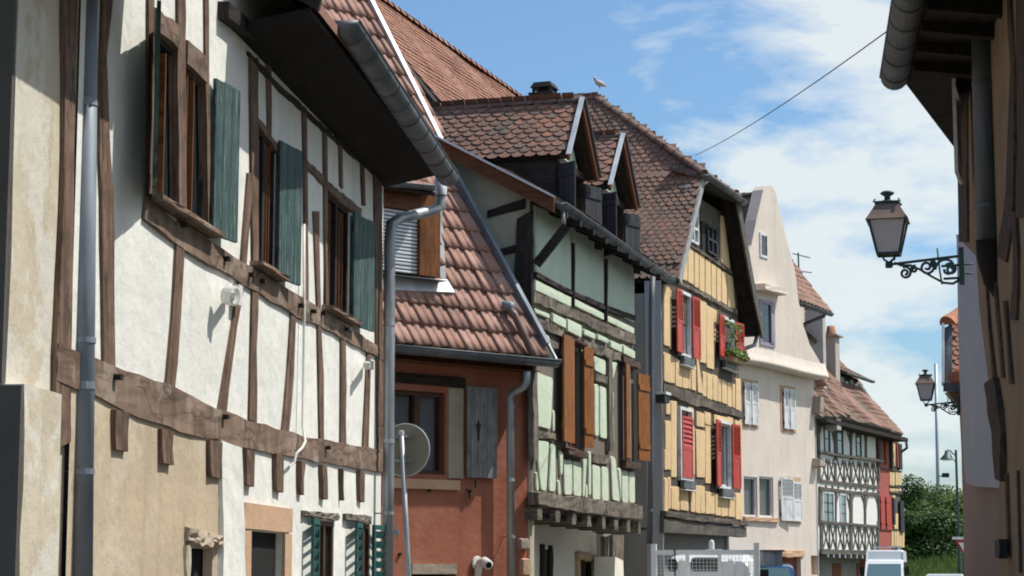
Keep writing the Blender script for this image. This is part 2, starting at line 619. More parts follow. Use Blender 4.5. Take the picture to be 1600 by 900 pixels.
# ---------------------------------------------------------------- materials
M = {}
def base(name, rough=0.8, metal=0.0, spec=0.3):
    m = bpy.data.materials.new(name); m.use_nodes = True
    t = m.node_tree; b = t.nodes['Principled BSDF']
    b.inputs['Roughness'].default_value = rough
    b.inputs['Metallic'].default_value = metal
    b.inputs['Specular IOR Level'].default_value = spec
    M[name] = m
    return m, t, b
def nd(t, typ, **kw):
    n = t.nodes.new(typ)
    for k, v in kw.items():
        if k in n.inputs: n.inputs[k].default_value = v
        else: setattr(n, k, v)
    return n
def ramp(t, src, *els):
    r = t.nodes.new('ShaderNodeValToRGB')
    e = r.color_ramp.elements
    while len(e) < len(els): e.new(0.5)
    for i, (p, c) in enumerate(els):
        e[i].position = p
        e[i].color = (c, c, c, 1) if isinstance(c, (int, float)) else (*c, 1)
    t.links.new(src, r.inputs['Fac'])
    return r.outputs['Color']
def mixc(t, f, a, b, mode='MIX'):
    n = t.nodes.new('ShaderNodeMix'); n.data_type = 'RGBA'; n.blend_type = mode
    for k, v in (('Factor', f), ('A', a), ('B', b)):
        s = n.inputs[k]
        if isinstance(v, bpy.types.NodeSocket): t.links.new(v, s)
        elif isinstance(v, (int, float)): s.default_value = v if k == 'Factor' else (v, v, v, 1)
        else: s.default_value = (*v, 1)
    return n.outputs['Result']
def coord(t, kind='Object', scale=(1, 1, 1), rnd=True):
    c = t.nodes.new('ShaderNodeTexCoord'); mp = t.nodes.new('ShaderNodeMapping')
    mp.inputs['Scale'].default_value = scale
    t.links.new(c.outputs[kind], mp.inputs['Vector'])
    if rnd:
        oi = t.nodes.new('ShaderNodeObjectInfo'); v = t.nodes.new('ShaderNodeVectorMath'); v.operation = 'SCALE'
        cb = t.nodes.new('ShaderNodeCombineXYZ')
        mu = nd(t, 'ShaderNodeMath', operation='MULTIPLY'); mu.inputs[1].default_value = 37.0
        t.links.new(oi.outputs['Random'], mu.inputs[0])
        for i in range(3): t.links.new(mu.outputs[0], cb.inputs[i])
        t.links.new(cb.outputs[0], mp.inputs['Location'])
    return mp.outputs['Vector']
def noise(t, vec, scale, detail=5, rough=0.55, dist=0.0):
    n = nd(t, 'ShaderNodeTexNoise', Scale=scale, Detail=detail, Roughness=rough, Distortion=dist)
    t.links.new(vec, n.inputs['Vector'])
    return n.outputs['Fac']
def bump(t, b, h, strength=0.3, dist=0.01, prev=None):
    n = nd(t, 'ShaderNodeBump', Strength=strength, Distance=dist)
    t.links.new(h, n.inputs['Height'])
    if prev: t.links.new(prev, n.inputs['Normal'])
    t.links.new(n.outputs['Normal'], b.inputs['Normal'])
    return n.outputs['Normal']
def sc(c, k): return tuple(min(1, x * k) for x in c)

def plaster(name, col, var=0.12, dirt=(0.2, 0.17, 0.13), dirt_amt=0.25, streak=0.3, rough=0.9, bmp=0.35, patch=None, patch_amt=0.0, wave=.45, crack=.6):
    m, t, b = base(name, rough, 0, 0.15)
    v = coord(t, rnd=False)
    c = ramp(t, noise(t, v, 1.3, 7), (0.3, sc(col, 1 - var)), (0.7, sc(col, 1 + var * .6)))
    vs = coord(t, scale=(5, 5, 0.45), rnd=False)
    s = ramp(t, noise(t, vs, 1.0, 6, .6, .3), (0.5, 0.0), (0.75, 1.0))
    sm = mixc(t, 1.0, s, streak, 'MULTIPLY')
    c = mixc(t, sm, c, sc(col, 0.62))
    d = ramp(t, noise(t, v, 3.4, 9, .68), (0.56, 0.0), (0.72, 1.0))
    c = mixc(t, mixc(t, 1.0, d, dirt_amt, 'MULTIPLY'), c, dirt)
    if patch:
        p = ramp(t, noise(t, v, 0.8, 8, .62, .4), (0.5, 0.0), (0.53, 1.0))
        c = mixc(t, mixc(t, 1.0, p, patch_amt, 'MULTIPLY'), c, patch)
    sp = ramp(t, noise(t, v, 42, 3, .6), (0.66, 0.0), (0.74, 1.0))
    c = mixc(t, mixc(t, 1.0, sp, .3, 'MULTIPLY'), c, sc(col, 0.45))
    # fine wandering cracks and small chipped spots
    ab = nd(t, 'ShaderNodeMath', operation='SUBTRACT'); ab.inputs[1].default_value = 0.5
    t.links.new(noise(t, v, 1.9, 9, .72, .6), ab.inputs[0])
    a2 = nd(t, 'ShaderNodeMath', operation='ABSOLUTE'); t.links.new(ab.outputs[0], a2.inputs[0])
    ck = ramp(t, a2.outputs[0], (0.0, 1.0), (0.006, 0.0))
    msk = ramp(t, noise(t, v, 0.9, 3), (0.54, 0.0), (0.6, 1.0))
    c = mixc(t, mixc(t, 1.0, mixc(t, 1.0, ck, msk, 'MULTIPLY'), crack, 'MULTIPLY'), c, sc(col, 0.4))
    t.links.new(c, b.inputs['Base Color'])
    n1 = bump(t, b, noise(t, v, 55, 4, .65), bmp, 0.008)
    bump(t, b, noise(t, v, 5, 5), wave, 0.04, n1)
    return m
def wood(name, c1, c2, bmp=0.6, crack=0.8, rough=0.85, worn=None, worn_amt=0.0, fine=26, spec=0.2):
    m, t, b = base(name, rough, 0, spec)
    v = coord(t, 'UV', (.9, fine * 1.6, 1))
    c = ramp(t, noise(t, v, 1.0, 7, .62, .5), (0.3, c1), (0.7, c2))
    v2 = coord(t, 'UV', (.7, 14, 1))
    ab = nd(t, 'ShaderNodeMath', operation='SUBTRACT'); ab.inputs[1].default_value = 0.5
    t.links.new(noise(t, v2, 1.0, 5, .6, .2), ab.inputs[0])
    a2 = nd(t, 'ShaderNodeMath', operation='ABSOLUTE'); t.links.new(ab.outputs[0], a2.inputs[0])
    ck = ramp(t, a2.outputs[0], (0.0, 1.0), (0.022, 0.0))
    c = mixc(t, mixc(t, 1.0, ck, crack, 'MULTIPLY'), c, sc(c1, 0.25))
    vo = coord(t, 'UV', (4, 7, 1))
    d = ramp(t, noise(t, vo, 1.0, 8, .7), (0.46, 0.0), (0.66, 1.0))
    c = mixc(t, mixc(t, 1.0, d, .6, 'MULTIPLY'), c, sc(c1, 0.5))
    if worn:
        wv = coord(t, 'UV', (1.5, 14, 1))
        p = ramp(t, noise(t, wv, 1.3, 8, .7), (0.54, 0.0), (0.6, 1.0))
        c = mixc(t, mixc(t, 1.0, p, worn_amt, 'MULTIPLY'), c, worn)
    t.links.new(c, b.inputs['Base Color'])
    n1 = bump(t, b, c, bmp, 0.02)
    return m
def tilemat(name, cols, lichen=(0.09, 0.08, 0.07), amt=0.5, rough=0.85, tint=True):
    m, t, b = base(name, rough, 0, 0.25)
    oi = t.nodes.new('ShaderNodeObjectInfo')
    at_ = nd(t, 'ShaderNodeAttribute', attribute_name='tint')
    ad = nd(t, 'ShaderNodeMath', operation='ADD'); t.links.new(oi.outputs['Random'], ad.inputs[0]); t.links.new(at_.outputs['Fac'], ad.inputs[1])
    fr = nd(t, 'ShaderNodeMath', operation='FRACT'); t.links.new(ad.outputs[0], fr.inputs[0])
    n = len(cols)
    c = ramp(t, fr.outputs[0], *[(i / (n - 1), cc) for i, cc in enumerate(cols)])
    g = t.nodes.new('ShaderNodeNewGeometry')
    mp = t.nodes.new('ShaderNodeMapping'); t.links.new(g.outputs['Position'], mp.inputs['Vector'])
    big = ramp(t, noise(t, mp.outputs['Vector'], 0.9, 6, .6), (0.38, 0.0), (0.62, 1.0))
    fine_ = ramp(t, noise(t, mp.outputs['Vector'], 14, 7, .7), (0.4, 0.0), (0.62, 1.0))
    f = mixc(t, 1.0, big, fine_, 'MULTIPLY')
    c = mixc(t, mixc(t, 1.0, f, amt, 'MULTIPLY'), c, lichen)
    c = mixc(t, mixc(t, 1.0, fine_, amt * .5, 'MULTIPLY'), c, lichen)
    t.links.new(c, b.inputs['Base Color'])
    bump(t, b, noise(t, mp.outputs['Vector'], 60, 4, .6), .4, .005)
    return m
def metal(name, col, rough=0.45, met=0.5, var=.4, scale=4):
    m, t, b = base(name, rough, met, 0.4)
    v = coord(t, scale=(1, 1, .25))
    c = ramp(t, noise(t, v, scale, 6, .6), (0.3, sc(col, 1 - var)), (0.7, sc(col, 1 + var)))
    t.links.new(c, b.inputs['Base Color'])
    r = ramp(t, noise(t, v, scale * 2, 4), (0.3, rough - .1), (0.7, min(1, rough + .2)))
    t.links.new(r, b.inputs['Roughness'])
    return m
def paint(name, col, rough=.6, var=.12, bmp=.1, scale=8, spec=.3):
    m, t, b = base(name, rough, 0, spec)
    v = coord(t)
    c = ramp(t, noise(t, v, scale, 6, .6), (0.3, sc(col, 1 - var)), (0.7, sc(col, 1 + var)))
    t.links.new(c, b.inputs['Base Color'])
    bump(t, b, noise(t, v, scale * 6, 3), bmp, .004)
    return m

plaster('plaster_white', (.80, .79, .74), .10, (.40, .36, .29), .28, .3, patch=(.66, .66, .62), patch_amt=.35)
plaster('plaster_beige', (.52, .42, .30), .14, (.30, .23, .15), .5, .5, patch=(.60, .53, .42), patch_amt=.45)
plaster('plaster_cream_left', (.56, .49, .38), .12, (.36, .28, .18), .35, .6, patch=(.66, .64, .58), patch_amt=.6)
plaster('plaster_red', (.34, .125, .08), .16, (.20, .08, .06), .4, .4, patch=(.37, .16, .11), patch_amt=.5)
plaster('plaster_green', (.61, .69, .54), .08, (.42, .45, .34), .3, .2, bmp=.2)
plaster('plaster_side', (.44, .41, .31), .08, (.3, .3, .25), .3, .3)
plaster('plaster_ochre', (.72, .52, .30), .08, (.48, .33, .17), .22, .2, bmp=.2)
plaster('plaster_pink', (.72, .63, .56), .08, (.52, .43, .36), .35, .35, wave=.15, bmp=.15)
plaster('plaster_cream', (.76, .72, .62), .05, (.5, .46, .38), .2, .2)
plaster('plaster_shaded', (.11, .095, .085), .15, (.06, .05, .045), .3, .3)  # cream plaster with the shade put into its colour
plaster('plaster_grey', (.30, .29, .27), .1, (.18, .17, .16), .3, .3)
plaster('plaster_far_white', (.78, .78, .74), .04, (.5, .5, .48), .1, .15)
plaster('plaster_far_red', (.40, .12, .10), .08, (.25, .08, .07), .2, .1)
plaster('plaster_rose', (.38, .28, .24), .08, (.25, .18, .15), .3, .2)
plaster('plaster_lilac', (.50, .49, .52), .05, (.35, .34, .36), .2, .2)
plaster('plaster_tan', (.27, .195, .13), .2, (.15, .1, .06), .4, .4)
plaster('sandstone', (.55, .36, .24), .1, (.35, .22, .14), .25, .1)
plaster('rubble', (.40, .33, .26), .3, (.15, .1, .08), .6, .2, bmp=.8)
wood('timber_brown', (.095, .058, .042), (.25, .165, .12), .8, .7)
wood('timber_hewn', (.13, .085, .062), (.29, .205, .155), 1.0, .6, worn=(.36, .30, .25), worn_amt=.5, fine=20)
wood('timber_orange', (.13, .05, .02), (.27, .11, .045), .6, .6)
wood('timber_grey', (.10, .085, .07), (.26, .22, .18), .9, .9, worn=(.34, .30, .25), worn_amt=.5, fine=16)
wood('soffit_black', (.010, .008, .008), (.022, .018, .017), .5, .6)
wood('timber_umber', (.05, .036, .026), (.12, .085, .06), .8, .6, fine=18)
wood('timber_mid', (.07, .058, .048), (.17, .14, .115), .8, .8, worn=(.24, .21, .18), worn_amt=.4, fine=18)
wood('timber_dark', (.022, .018, .016), (.055, .045, .04), .6, .7)
wood('timber_far', (.08, .072, .064), (.18, .165, .145), .5, .4)
wood('fascia_brown', (.10, .04, .02), (.19, .08, .045), .4, .3)
wood('shutter_teal', (.035, .072, .072), (.09, .145, .14), .5, .7, worn=(.20, .28, .25), worn_amt=.6, fine=18, rough=.7)
wood('shutter_green', (.02, .09, .085), (.045, .14, .125), .2, .1, rough=.5)
wood('shutter_brown', (.22, .075, .018), (.36, .14, .04), .3, .2, rough=.55, fine=40)
wood('shutter_grey', (.16, .16, .16), (.30, .30, .30), .4, .4, worn=(.10, .10, .10), worn_amt=.4)
wood('shutter_slate', (.035, .038, .045), (.07, .075, .085), .3, .2)
wood('shutter_red', (.44, .035, .02), (.55, .06, .035), .15, .05, rough=.45, spec=.4)
wood('shutter_white', (.68, .68, .70), (.80, .80, .82), .15, .1, rough=.5)
wood('bargeboard', (.30, .30, .31), (.48, .48, .48), .3, .5)
wood('plank_red', (.20, .06, .03), (.32, .11, .06), .3, .2)
wood('window_wood', (.06, .03, .02), (.12, .06, .04), .3, .2, rough=.5)
wood('window_white', (.7, .7, .72), (.8, .8, .8), .1, .05, rough=.4)
wood('window_lilac', (.30, .25, .34), (.42, .36, .46), .2, .1, rough=.5)
wood('ochre_wood', (.34, .24, .14), (.5, .38, .24), .3, .3)
tilemat('tile_roman', [(.34, .19, .15), (.42, .24, .19), (.47, .28, .23), (.38, .21, .165), (.30, .17, .14)], (.20, .14, .12), .5)
tilemat('tile_orange', [(.32, .15, .10), (.38, .19, .13), (.42, .22, .155), (.35, .17, .12), (.28, .145, .11)], (.18, .12, .10), .55)
tilemat('tile_scallop', [(.23, .145, .115), (.33, .165, .115), (.28, .155, .115), (.39, .19, .125), (.21, .145, .12), (.35, .18, .13)], (.085, .075, .065), .7)
tilemat('tile_brown', [(.19, .14, .115), (.24, .16, .12), (.28, .17, .125), (.22, .155, .125), (.35, .19, .135)], (.10, .085, .075), .75)
tilemat('tile_far', [(.22, .13, .10), (.30, .17, .125), (.26, .15, .115), (.34, .20, .15)], (.16, .12, .10), .6)
metal('zinc', (.34, .36, .38), .42, .55)
metal('zinc_dark', (.13, .14, .15), .5, .4)
metal('zinc_light', (.62, .64, .66), .4, .3, .12)
metal('pipe_blue', (.19, .22, .26), .55, .3)
metal('pipe_brown', (.16, .11, .10), .5, .3)
metal('iron', (.035, .035, .037), .6, .5)
metal('iron_green', (.045, .085, .08), .5, .1)
metal('mast', (.42, .46, .48), .5, .4, .15)
paint('white_plastic', (.7, .69, .65), .4)
paint('sign_back', (.26, .25, .20), .6, .08)
paint('van_white', (.78, .79, .80), .25, .03, .02, 2, .6)
paint('truck_grey', (.72, .74, .75), .4, .08, .05, 4, .5)
paint('cab_grey', (.80, .82, .83), .3, .05, .02, 3, .5)
paint('car_blue', (.03, .10, .24), .22, .05, .02, 2, .7)
paint('car_silver', (.42, .44, .46), .25, .05, .02, 2, .6)
paint('rubber', (.02, .02, .02), .8)
paint('lamp_glass', (.75, .70, .70), .35, .05, .05, 6)
paint('lamp_roof', (.26, .19, .15), .55, .15)
paint('roller_white', (.72, .74, .78), .5, .04, .02)
paint('curtain', (.45, .47, .50), .9, .1)
paint('curtain_pale', (.55, .57, .62), .9, .06)
paint('sign_white', (.8, .8, .8), .5, .02)
paint('sign_red', (.5, .02, .02), .5, .02)
paint('feather', (.45, .45, .46), .8, .25, .2, 30)
paint('cable', (.03, .03, .03), .6)
paint('terracotta', (.40, .17, .10), .8, .2)
paint('petal', (.6, .12, .12), .7, .3)
plaster('chimney_render', (.46, .41, .37), .08, (.3, .26, .23), .25, .2)
plaster('asphalt', (.055, .054, .052), .2, (.03, .03, .03), .3, 0)
plaster('paving', (.20, .19, .175), .15, (.15, .14, .12), .4, 0)
plaster('earth', (.10, .11, .05), .3, (.06, .05, .03), .4, 0)
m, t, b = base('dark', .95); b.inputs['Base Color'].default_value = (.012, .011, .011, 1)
m, t, b = base('glass', .06, 0, .6); b.inputs['Base Color'].default_value = (.02, .025, .03, 1)
b.inputs['Alpha'].default_value = .3
m, t, b = base('glass_dark', .08, 0, .8); b.inputs['Base Color'].default_value = (.02, .03, .035, 1)
m, t, b = base('glass_sky', .12, 0, .8); b.inputs['Base Color'].default_value = (.10, .17, .19, 1)
def leafmat(name, c1, c2):
    m, t, b = base(name, .6, 0, .3)
    at_ = nd(t, 'ShaderNodeAttribute', attribute_name='tint')
    c = ramp(t, at_.outputs['Fac'], (0, c1), (1, c2))
    t.links.new(c, b.inputs['Base Color'])
    tr = t.nodes.new('ShaderNodeBsdfTranslucent'); t.links.new(c, tr.inputs['Color'])
    mx_ = t.nodes.new('ShaderNodeMixShader'); mx_.inputs[0].default_value = .3
    t.links.new(b.outputs[0], mx_.inputs[1]); t.links.new(tr.outputs[0], mx_.inputs[2])
    t.links.new(mx_.outputs[0], t.nodes['Material Output'].inputs['Surface'])
leafmat('leaf', (.03, .07, .015), (.09, .16, .035))
leafmat('leaf_light', (.06, .12, .02), (.15, .24, .05))
leafmat('grass_blade', (.08, .14, .03), (.16, .24, .06))
wood('bark', (.05, .04, .03), (.12, .1, .08), .8, .6)
# ================================================================ the ground
def setting(name, mb, mat, **kw):
    o = mb.build(name, mat); o['kind'] = 'structure'
    for k, v in kw.items(): o[k] = v
    return o
FLAT = Plane((0, 0, 0), (1, 0, 0), (0, 1, 0))
g = MB(); g.add([(-900, -200, -.01), (900, -200, -.01), (900, 1600, -.01), (-900, 1600, -.01)], [(0, 1, 2, 3)])
setting('ground', g, M['earth'])
def street_x(y):   # centre line bends to the right
    return 0.35 + .115 * y + (0.0032 * max(0, y - 24) ** 2 if y < 70 else 0.0032 * 46 ** 2 + .29 * (y - 70))
ys = [-10 + 4 * i for i in range(36)]
g = MB(); vs = []
for y in ys: vs += [(street_x(y) - 2.0, y, 0), (street_x(y) + 1.4, y, 0)]
g.add(vs, [(2 * i, 2 * i + 1, 2 * i + 3, 2 * i + 2) for i in range(len(ys) - 1)])
setting('road', g, M['asphalt'])
for sgn, nm in ((-1, 'pavement'), (1, 'pavement')):
    g = MB(); vs = []
    for y in ys:
        a = street_x(y) + (-2.0 if sgn < 0 else 1.4)
        b_ = a + sgn * 2.6
        p = sorted((a, b_))
        vs += [(p[0], y, 0 if sgn > 0 else .12), (p[0], y, .12), (p[1], y, .12), (p[1], y, 0 if sgn < 0 else .12)]
    g.add(vs, [(4 * i + j, 4 * i + j + 1, 4 * i + 5 + j, 4 * i + 4 + j) for i in range(len(ys) - 1) for j in range(3)])
    setting(nm, g, M['paving'])

# ================================================================ H1: big white half-timbered house on the left
F1 = wall_plane((130, 13.6), (590, 24.2))
DIR1 = F1.e
a_l = F1.ab(100, HOR)[0]; a_r = F1.ab(594, HOR)[0]
h1 = house('timbered_house', 'large white half-timbered house with teal shutters and brown beams, at the left', F1)
Z_EAVE1 = 6.3
W1 = rect(F1, 238, 42, 321, 362); W2 = rect(F1, 397, 180, 428, 440); W3 = rect(F1, 507, 290, 544, 518)
# ground-floor openings
D1 = rect(F1, 388, 829, 438, 960); D2 = rect(F1, 293, 856, 328, 960)
L1 = rect(F1, 492, 812, 520, 960); L2 = rect(F1, 560, 818, 577, 960)
zt = 5.62; zb = 4.36
W1 = (W1[0], W1[1], zb, zt); W2 = (W2[0], W2[1], zb - .02, zt - .03); W3 = (W3[0], W3[1], zb - .02, zt - .05)
zsplit = 2.86
wall_holes(h1, 'wall', M['plaster_white'], F1, a_l, a_r, zsplit, Z_EAVE1 + .9, [W1, W2, W3], c=0.0, depth=.06)
aw = F1.ab(339, 800)[0]
wall_holes(h1, 'lower_wall', M['plaster_white'], F1, aw, a_r, 0, zsplit, [D1, L1, L2], c=0.0, depth=.05)
wall_holes(h1, 'lower_wall', M['plaster_beige'], F1, a_l, aw, 0, zsplit + .05, [D2], c=0.012, depth=.08, label='lower wall of bare beige render')
MB().strip(F1, [F1.ab(337, 688), F1.ab(340, 780), F1.ab(339, 905)], [F1.ab(371, 700), F1.ab(375, 780), F1.ab(377, 905)], 0, .045, seg=.2).build('plaster_band', M['plaster_white'], h1)
# end walls and back
S1 = F1.perp(a_r)
mb = MB(); mb.box(F1, a_l, a_r, 0, 6.6, -7.0, -6.8); mb.box(F1, a_r - .2, a_r - .01, 0, 6.6, -6.8, -.01); mb.box(F1, a_l, a_l + .2, 0, 6.6, -6.8, -.31)
mb.box(F1, a_l + .2, a_r - .2, 0, 6.6, -1.9, -1.8)
mb.build('rear_wall', M['plaster_white'], h1)
T = M['timber_brown']; TH = M['timber_hewn']
# verticals: (left edge pixels), (right edge pixels)
for lf, rt in [
    ([(96, -60), (94, 300), (80, 590), (84, 700)], [(118, -60), (112, 300), (106, 590), (108, 690)]),  # corner post, widened so its brown paints in the downpipe's shadow
    ([(157, -40), (152, 100), (150, 290), (153, 300), (158, 590)], [(177, -40), (163, 95), (171, 285), (173, 300), (178, 590)]),
    ([(227, -40), (227, 170), (225, 330)], [(238, -40), (238, 170), (238, 335)]),
    ([(273, -40), (273, 100), (276, 350)], [(286, -40), (287, 100), (288, 352)]),
    ([(273, 352), (266, 480), (256, 598), (252, 640)], [(287, 352), (280, 480), (272, 598), (266, 640)]),
    ([(316, -40), (318, 150), (321, 370)], [(322, -40), (324, 150), (327, 370)]),
    ([(384, 270), (372, 427), (345, 597), (335, 655)], [(393, 270), (381, 427), (355, 597), (350, 660)]),
    ([(387, 90), (389, 270), (392, 420), (388, 560), (386, 655)], [(401, 90), (401, 270), (402, 420), (398, 560), (399, 662)]),
    ([(453, 470), (445, 600), (436, 690)], [(461, 470), (456, 600), (446, 700)]),
    ([(487, 330), (493, 480), (495, 600), (497, 690)], [(496, 330), (499, 480), (503, 600), (504, 690)]),
    ([(503, 205), (504, 330), (506, 500)], [(509, 205), (509, 330), (511, 500)]),
    ([(530, 510), (530, 600), (529, 700)], [(537, 510), (539, 600), (538, 700)]),
    ([(572, 530), (569, 600), (564, 705)], [(577, 535), (577, 600), (573, 705)]),
    ([(582, 270), (584, 480), (588, 720)], [(594, 275), (596, 480), (597, 720)]),
    ([(414, 100), (416, 200), (416, 210)], [(421, 105), (422, 200), (422, 215)]),
    ([(470, 165), (472, 250), (474, 480)], [(476, 170), (478, 250), (480, 480)]),
    ([(527, 215), (529, 290)], [(532, 220), (534, 295)]),
    ([(561, 240), (564, 320)], [(566, 242), (569, 322)]),
    ]:
    vbeam(h1, F1, lf, rt, T, -.05, .022, seg=.3, jit=.006, dj=.004)
# short joist ends under the floor beam
for x0, x1, y0, y1 in [(169, 191, 640, 702), (243, 262, 670, 723), (319, 339, 688, 744), (376, 390, 702, 757), (424, 436, 708, 766), (462, 469, 720, 770),
                       (497, 505, 726, 777), (528, 531, 732, 779), (556, 563, 735, 781)]:
    vbeam(h1, F1, [(x0, y0), (x0 + 1, y1)], [(x1, y0 + 4), (x1, y1 + 4)], T, -.05, .05, seg=.15, jit=.012).name = 'joist_end'
# horizontals
hbeam(h1, F1, [(224, 306), (268, 342), (320, 372), (395, 420), (470, 462), (530, 505), (596, 543)], [(220, 346), (266, 380), (300, 402), (350, 430), (400, 460), (455, 494), (500, 513), (596, 565)], TH, -.05, .03, seg=.35, rows=3, jit=.012, dj=.005)
hbeam(h1, F1, [(84, 536), (140, 556), (178, 573), (257, 597), (345, 641), (390, 656), (480, 682), (598, 702)], [(82, 598), (140, 618), (167, 632), (233, 664), (293, 680), (333, 689), (370, 701), (443, 714), (497, 724), (553, 733), (598, 739)], TH, -.05, .03, seg=.35, rows=4, jit=.012, dj=.006)
hbeam(h1, F1, [(239, 12), (273, 37)], [(239, 52), (273, 78)], TH, -.05, .04, seg=.15)
hbeam(h1, F1, [(287, 60), (317, 88)], [(287, 101), (317, 134)], TH, -.05, .04, seg=.15)
hbeam(h1, F1, [(400, 180), (432, 225)], [(400, 197), (432, 243)], T, -.05, .024, seg=.15)
hbeam(h1, F1, [(476, 248), (520, 290), (562, 325)], [(476, 262), (520, 310), (562, 345)], T, -.05, .024, seg=.15)
hbeam(h1, F1, [(385, 78), (420, 118), (470, 165), (510, 203), (596, 278)], [(385, 88), (420, 130), (470, 176), (510, 213), (596, 286)], M['timber_dark'], -.05, .03, seg=.2)
# windows of the upper floor with sills
for i, (w, n) in enumerate(((W1, 2), (W2, 1), (W3, 1))):
    window(h1, F1, w, c=-.055, frame=M['timber_dark'], pane=M['glass_dark'], nx=2, ny=1, fw=.055)
    # outer casing strips that catch the light
    for k in (.12, .24, .62, .74):
        a = w[0] + (w[1] - w[0]) * k
        MB().box(F1, a, a + .018, w[2], w[3] - .1, -.055, -.005).build('casement_edge', M['timber_orange'], h1, grain=Z)
    MB().strip(F1, [(w[0] - .06, w[2] + .0), (w[1] + .1, w[2] + .0)], [(w[0] - .06, w[2] - .06), (w[1] + .1, w[2] - .06)], -.1, .13, seg=.2, jit=.005).build('window_sill', TH, h1, grain=F1.e)
st = M['shutter_teal']
shutter(h1, F1, W1[0] - .02, -1, zb - .05, zt - .02, .78, 163, st, c=.05, brace=False)
shutter(h1, F1, W1[1] + .04, 1, 4.33, 5.63, .50, 171, st, c=.04, brace=False)
shutter(h1, F1, W2[1] - .05, 1, 4.30, 5.60, .56, 171, st, c=.04, brace=False)
shutter(h1, F1, W3[1] + .02, 1, 4.30, 5.55, .72, 172, st, c=.04, brace=False)
# ground floor: sandstone window surround, rubble lintels, louvred shutters
a0, a1 = F1.ab(377, 800)[0], F1.ab(452, 800)[0]
z1 = F1.ab(377, 783)[1]
mb = [('lintel', a0, a1, D1[3], z1), ('jamb', a0, D1[0], 0.2, D1[3] - .003), ('jamb', D1[1], a1, .2, D1[3] - .003)]
for n_, x0, x1, y0, y1 in mb:
    MB().strip(F1, [(x0, y0), (x1, y0)] if n_ == 'lintel' else [(x0, y0), (x0, y1)], [(x0, y1), (x1, y1)] if n_ == 'lintel' else [(x1, y0), (x1, y1)], -.1, .035, seg=.3, jit=.004, dj=.002).build(n_, M['sandstone'], h1)
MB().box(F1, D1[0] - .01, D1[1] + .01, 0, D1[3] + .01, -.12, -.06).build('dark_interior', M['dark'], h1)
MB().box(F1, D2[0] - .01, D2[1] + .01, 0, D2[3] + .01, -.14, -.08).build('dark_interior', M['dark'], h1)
MB().strip(F1, [F1.ab(286, 828), F1.ab(340, 840)], [F1.ab(286, 852), F1.ab(340, 856)], 0, .06, seg=.08, rows=3, jit=.03, dj=.02).build('lintel', M['rubble'], h1)
MB().strip(F1, [F1.ab(284, 852), F1.ab(285, 905)], [F1.ab(293, 852), F1.ab(293, 905)], 0, .035, seg=.1, jit=.015).build('jamb', M['plaster_cream_left'], h1)
for w, x0, x1, y0, y1 in ((L1, 470, 523, 797, 806), (L2, 535, 575, 801, 812)):
    MB().strip(F1, [F1.ab(x0, y0), F1.ab(x1, y0 + 4)], [F1.ab(x0, y1), F1.ab(x1, y1 + 9)], -.1, .05, seg=.12, rows=3, jit=.012, dj=.01).build('lintel', M['timber_grey'], h1, grain=F1.e)
    window(h1, F1, (w[0], w[1], .9, w[3]), c=-.05, frame=M['window_wood'], pane=M['glass_dark'], nx=2)
sg = M['shutter_green']
shutter(h1, F1, L1[0], -1, .9, L1[3] + .0, .55, 174, sg, c=.04, style='louver', hw=.105, label='dark green louvred shutter, left of the pair')
shutter(h1, F1, L2[0] - .0, -1, .9, L2[3] + .0, .7, 174, sg, c=.04, style='louver', hw=.105)
shutter(h1, F1, L2[1] - .12, 1, .9, L2[3] - .0, .6, 172, sg, c=.06, style='louver', hw=.105)
# roof: slope, soffit, rafters, gutter
ov = .77
aG0, aG1 = None, None
GP = F1.shifted(ov)
def on_gutter(px, py): return F1.w(GP.ab(px, py)[0], Z_EAVE1, ov)
g0 = F1.shifted(ov).ab(538, 45); g1 = F1.shifted(ov).ab(700, 282)
zg = (g0[1] + g1[1]) / 2
gutter_obj(h1, F1.w(g0[0], g0[1] + .08, ov), F1.w(g1[0], g1[1] + .06, ov), .135, M['zinc_dark'], .62)
aR0, aR1 = g0[0] - 1.0, g1[0] - .05
mb = MB()
prof = [(ov - .06, zg + .02), (ov - .06, zg + .12), (-3.6, zg + 4.4), (-3.6, zg + 4.25)]
mb.hexa([F1.w(aR0, z, c) for c, z in prof], [F1.w(aR1, z, c) for c, z in prof])
mb.build('roof', M['tile_orange'], h1)
zs = 6.22
prof = [(ov - .1, zg - .03), (ov - .1, zg + .018), (-.02, zs + .06), (-.02, zs)]
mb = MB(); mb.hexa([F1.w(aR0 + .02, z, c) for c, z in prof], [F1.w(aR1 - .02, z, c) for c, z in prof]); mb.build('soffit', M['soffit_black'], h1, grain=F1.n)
# wall plate beam and boxed eave hiding the wall head
hbeam(h1, F1, [F1 and (340, 0), (600, 232)], [(340, 30), (600, 250)], M['timber_dark'], -.05, .1, seg=.4)
# verge board closing the near end of the roof
mb = MB()
mb.prism(F1.perp(aR0), [(ov - .02, zg - .02), (ov + .02, zg + .16), (-.35, zg + .98 + .1), (-3.6, zg + 4.5), (-3.6, zg + 4.0), (-.35, zg + .6)], -.03, .03)
mb.build('verge_board', M['timber_dark'], h1, grain=F1.n)
# near part of the roof: a shallow overhang only
prof = [(.16, Z_EAVE1 + .35), (.16, Z_EAVE1 + .47), (-3.6, zg + 4.4), (-3.6, zg + 4.2)]
mb = MB(); mb.hexa([F1.w(a_l - .1, z, c) for c, z in prof], [F1.w(aR0 - .04, z, c) for c, z in prof]); mb.build('roof', M['tile_orange'], h1)
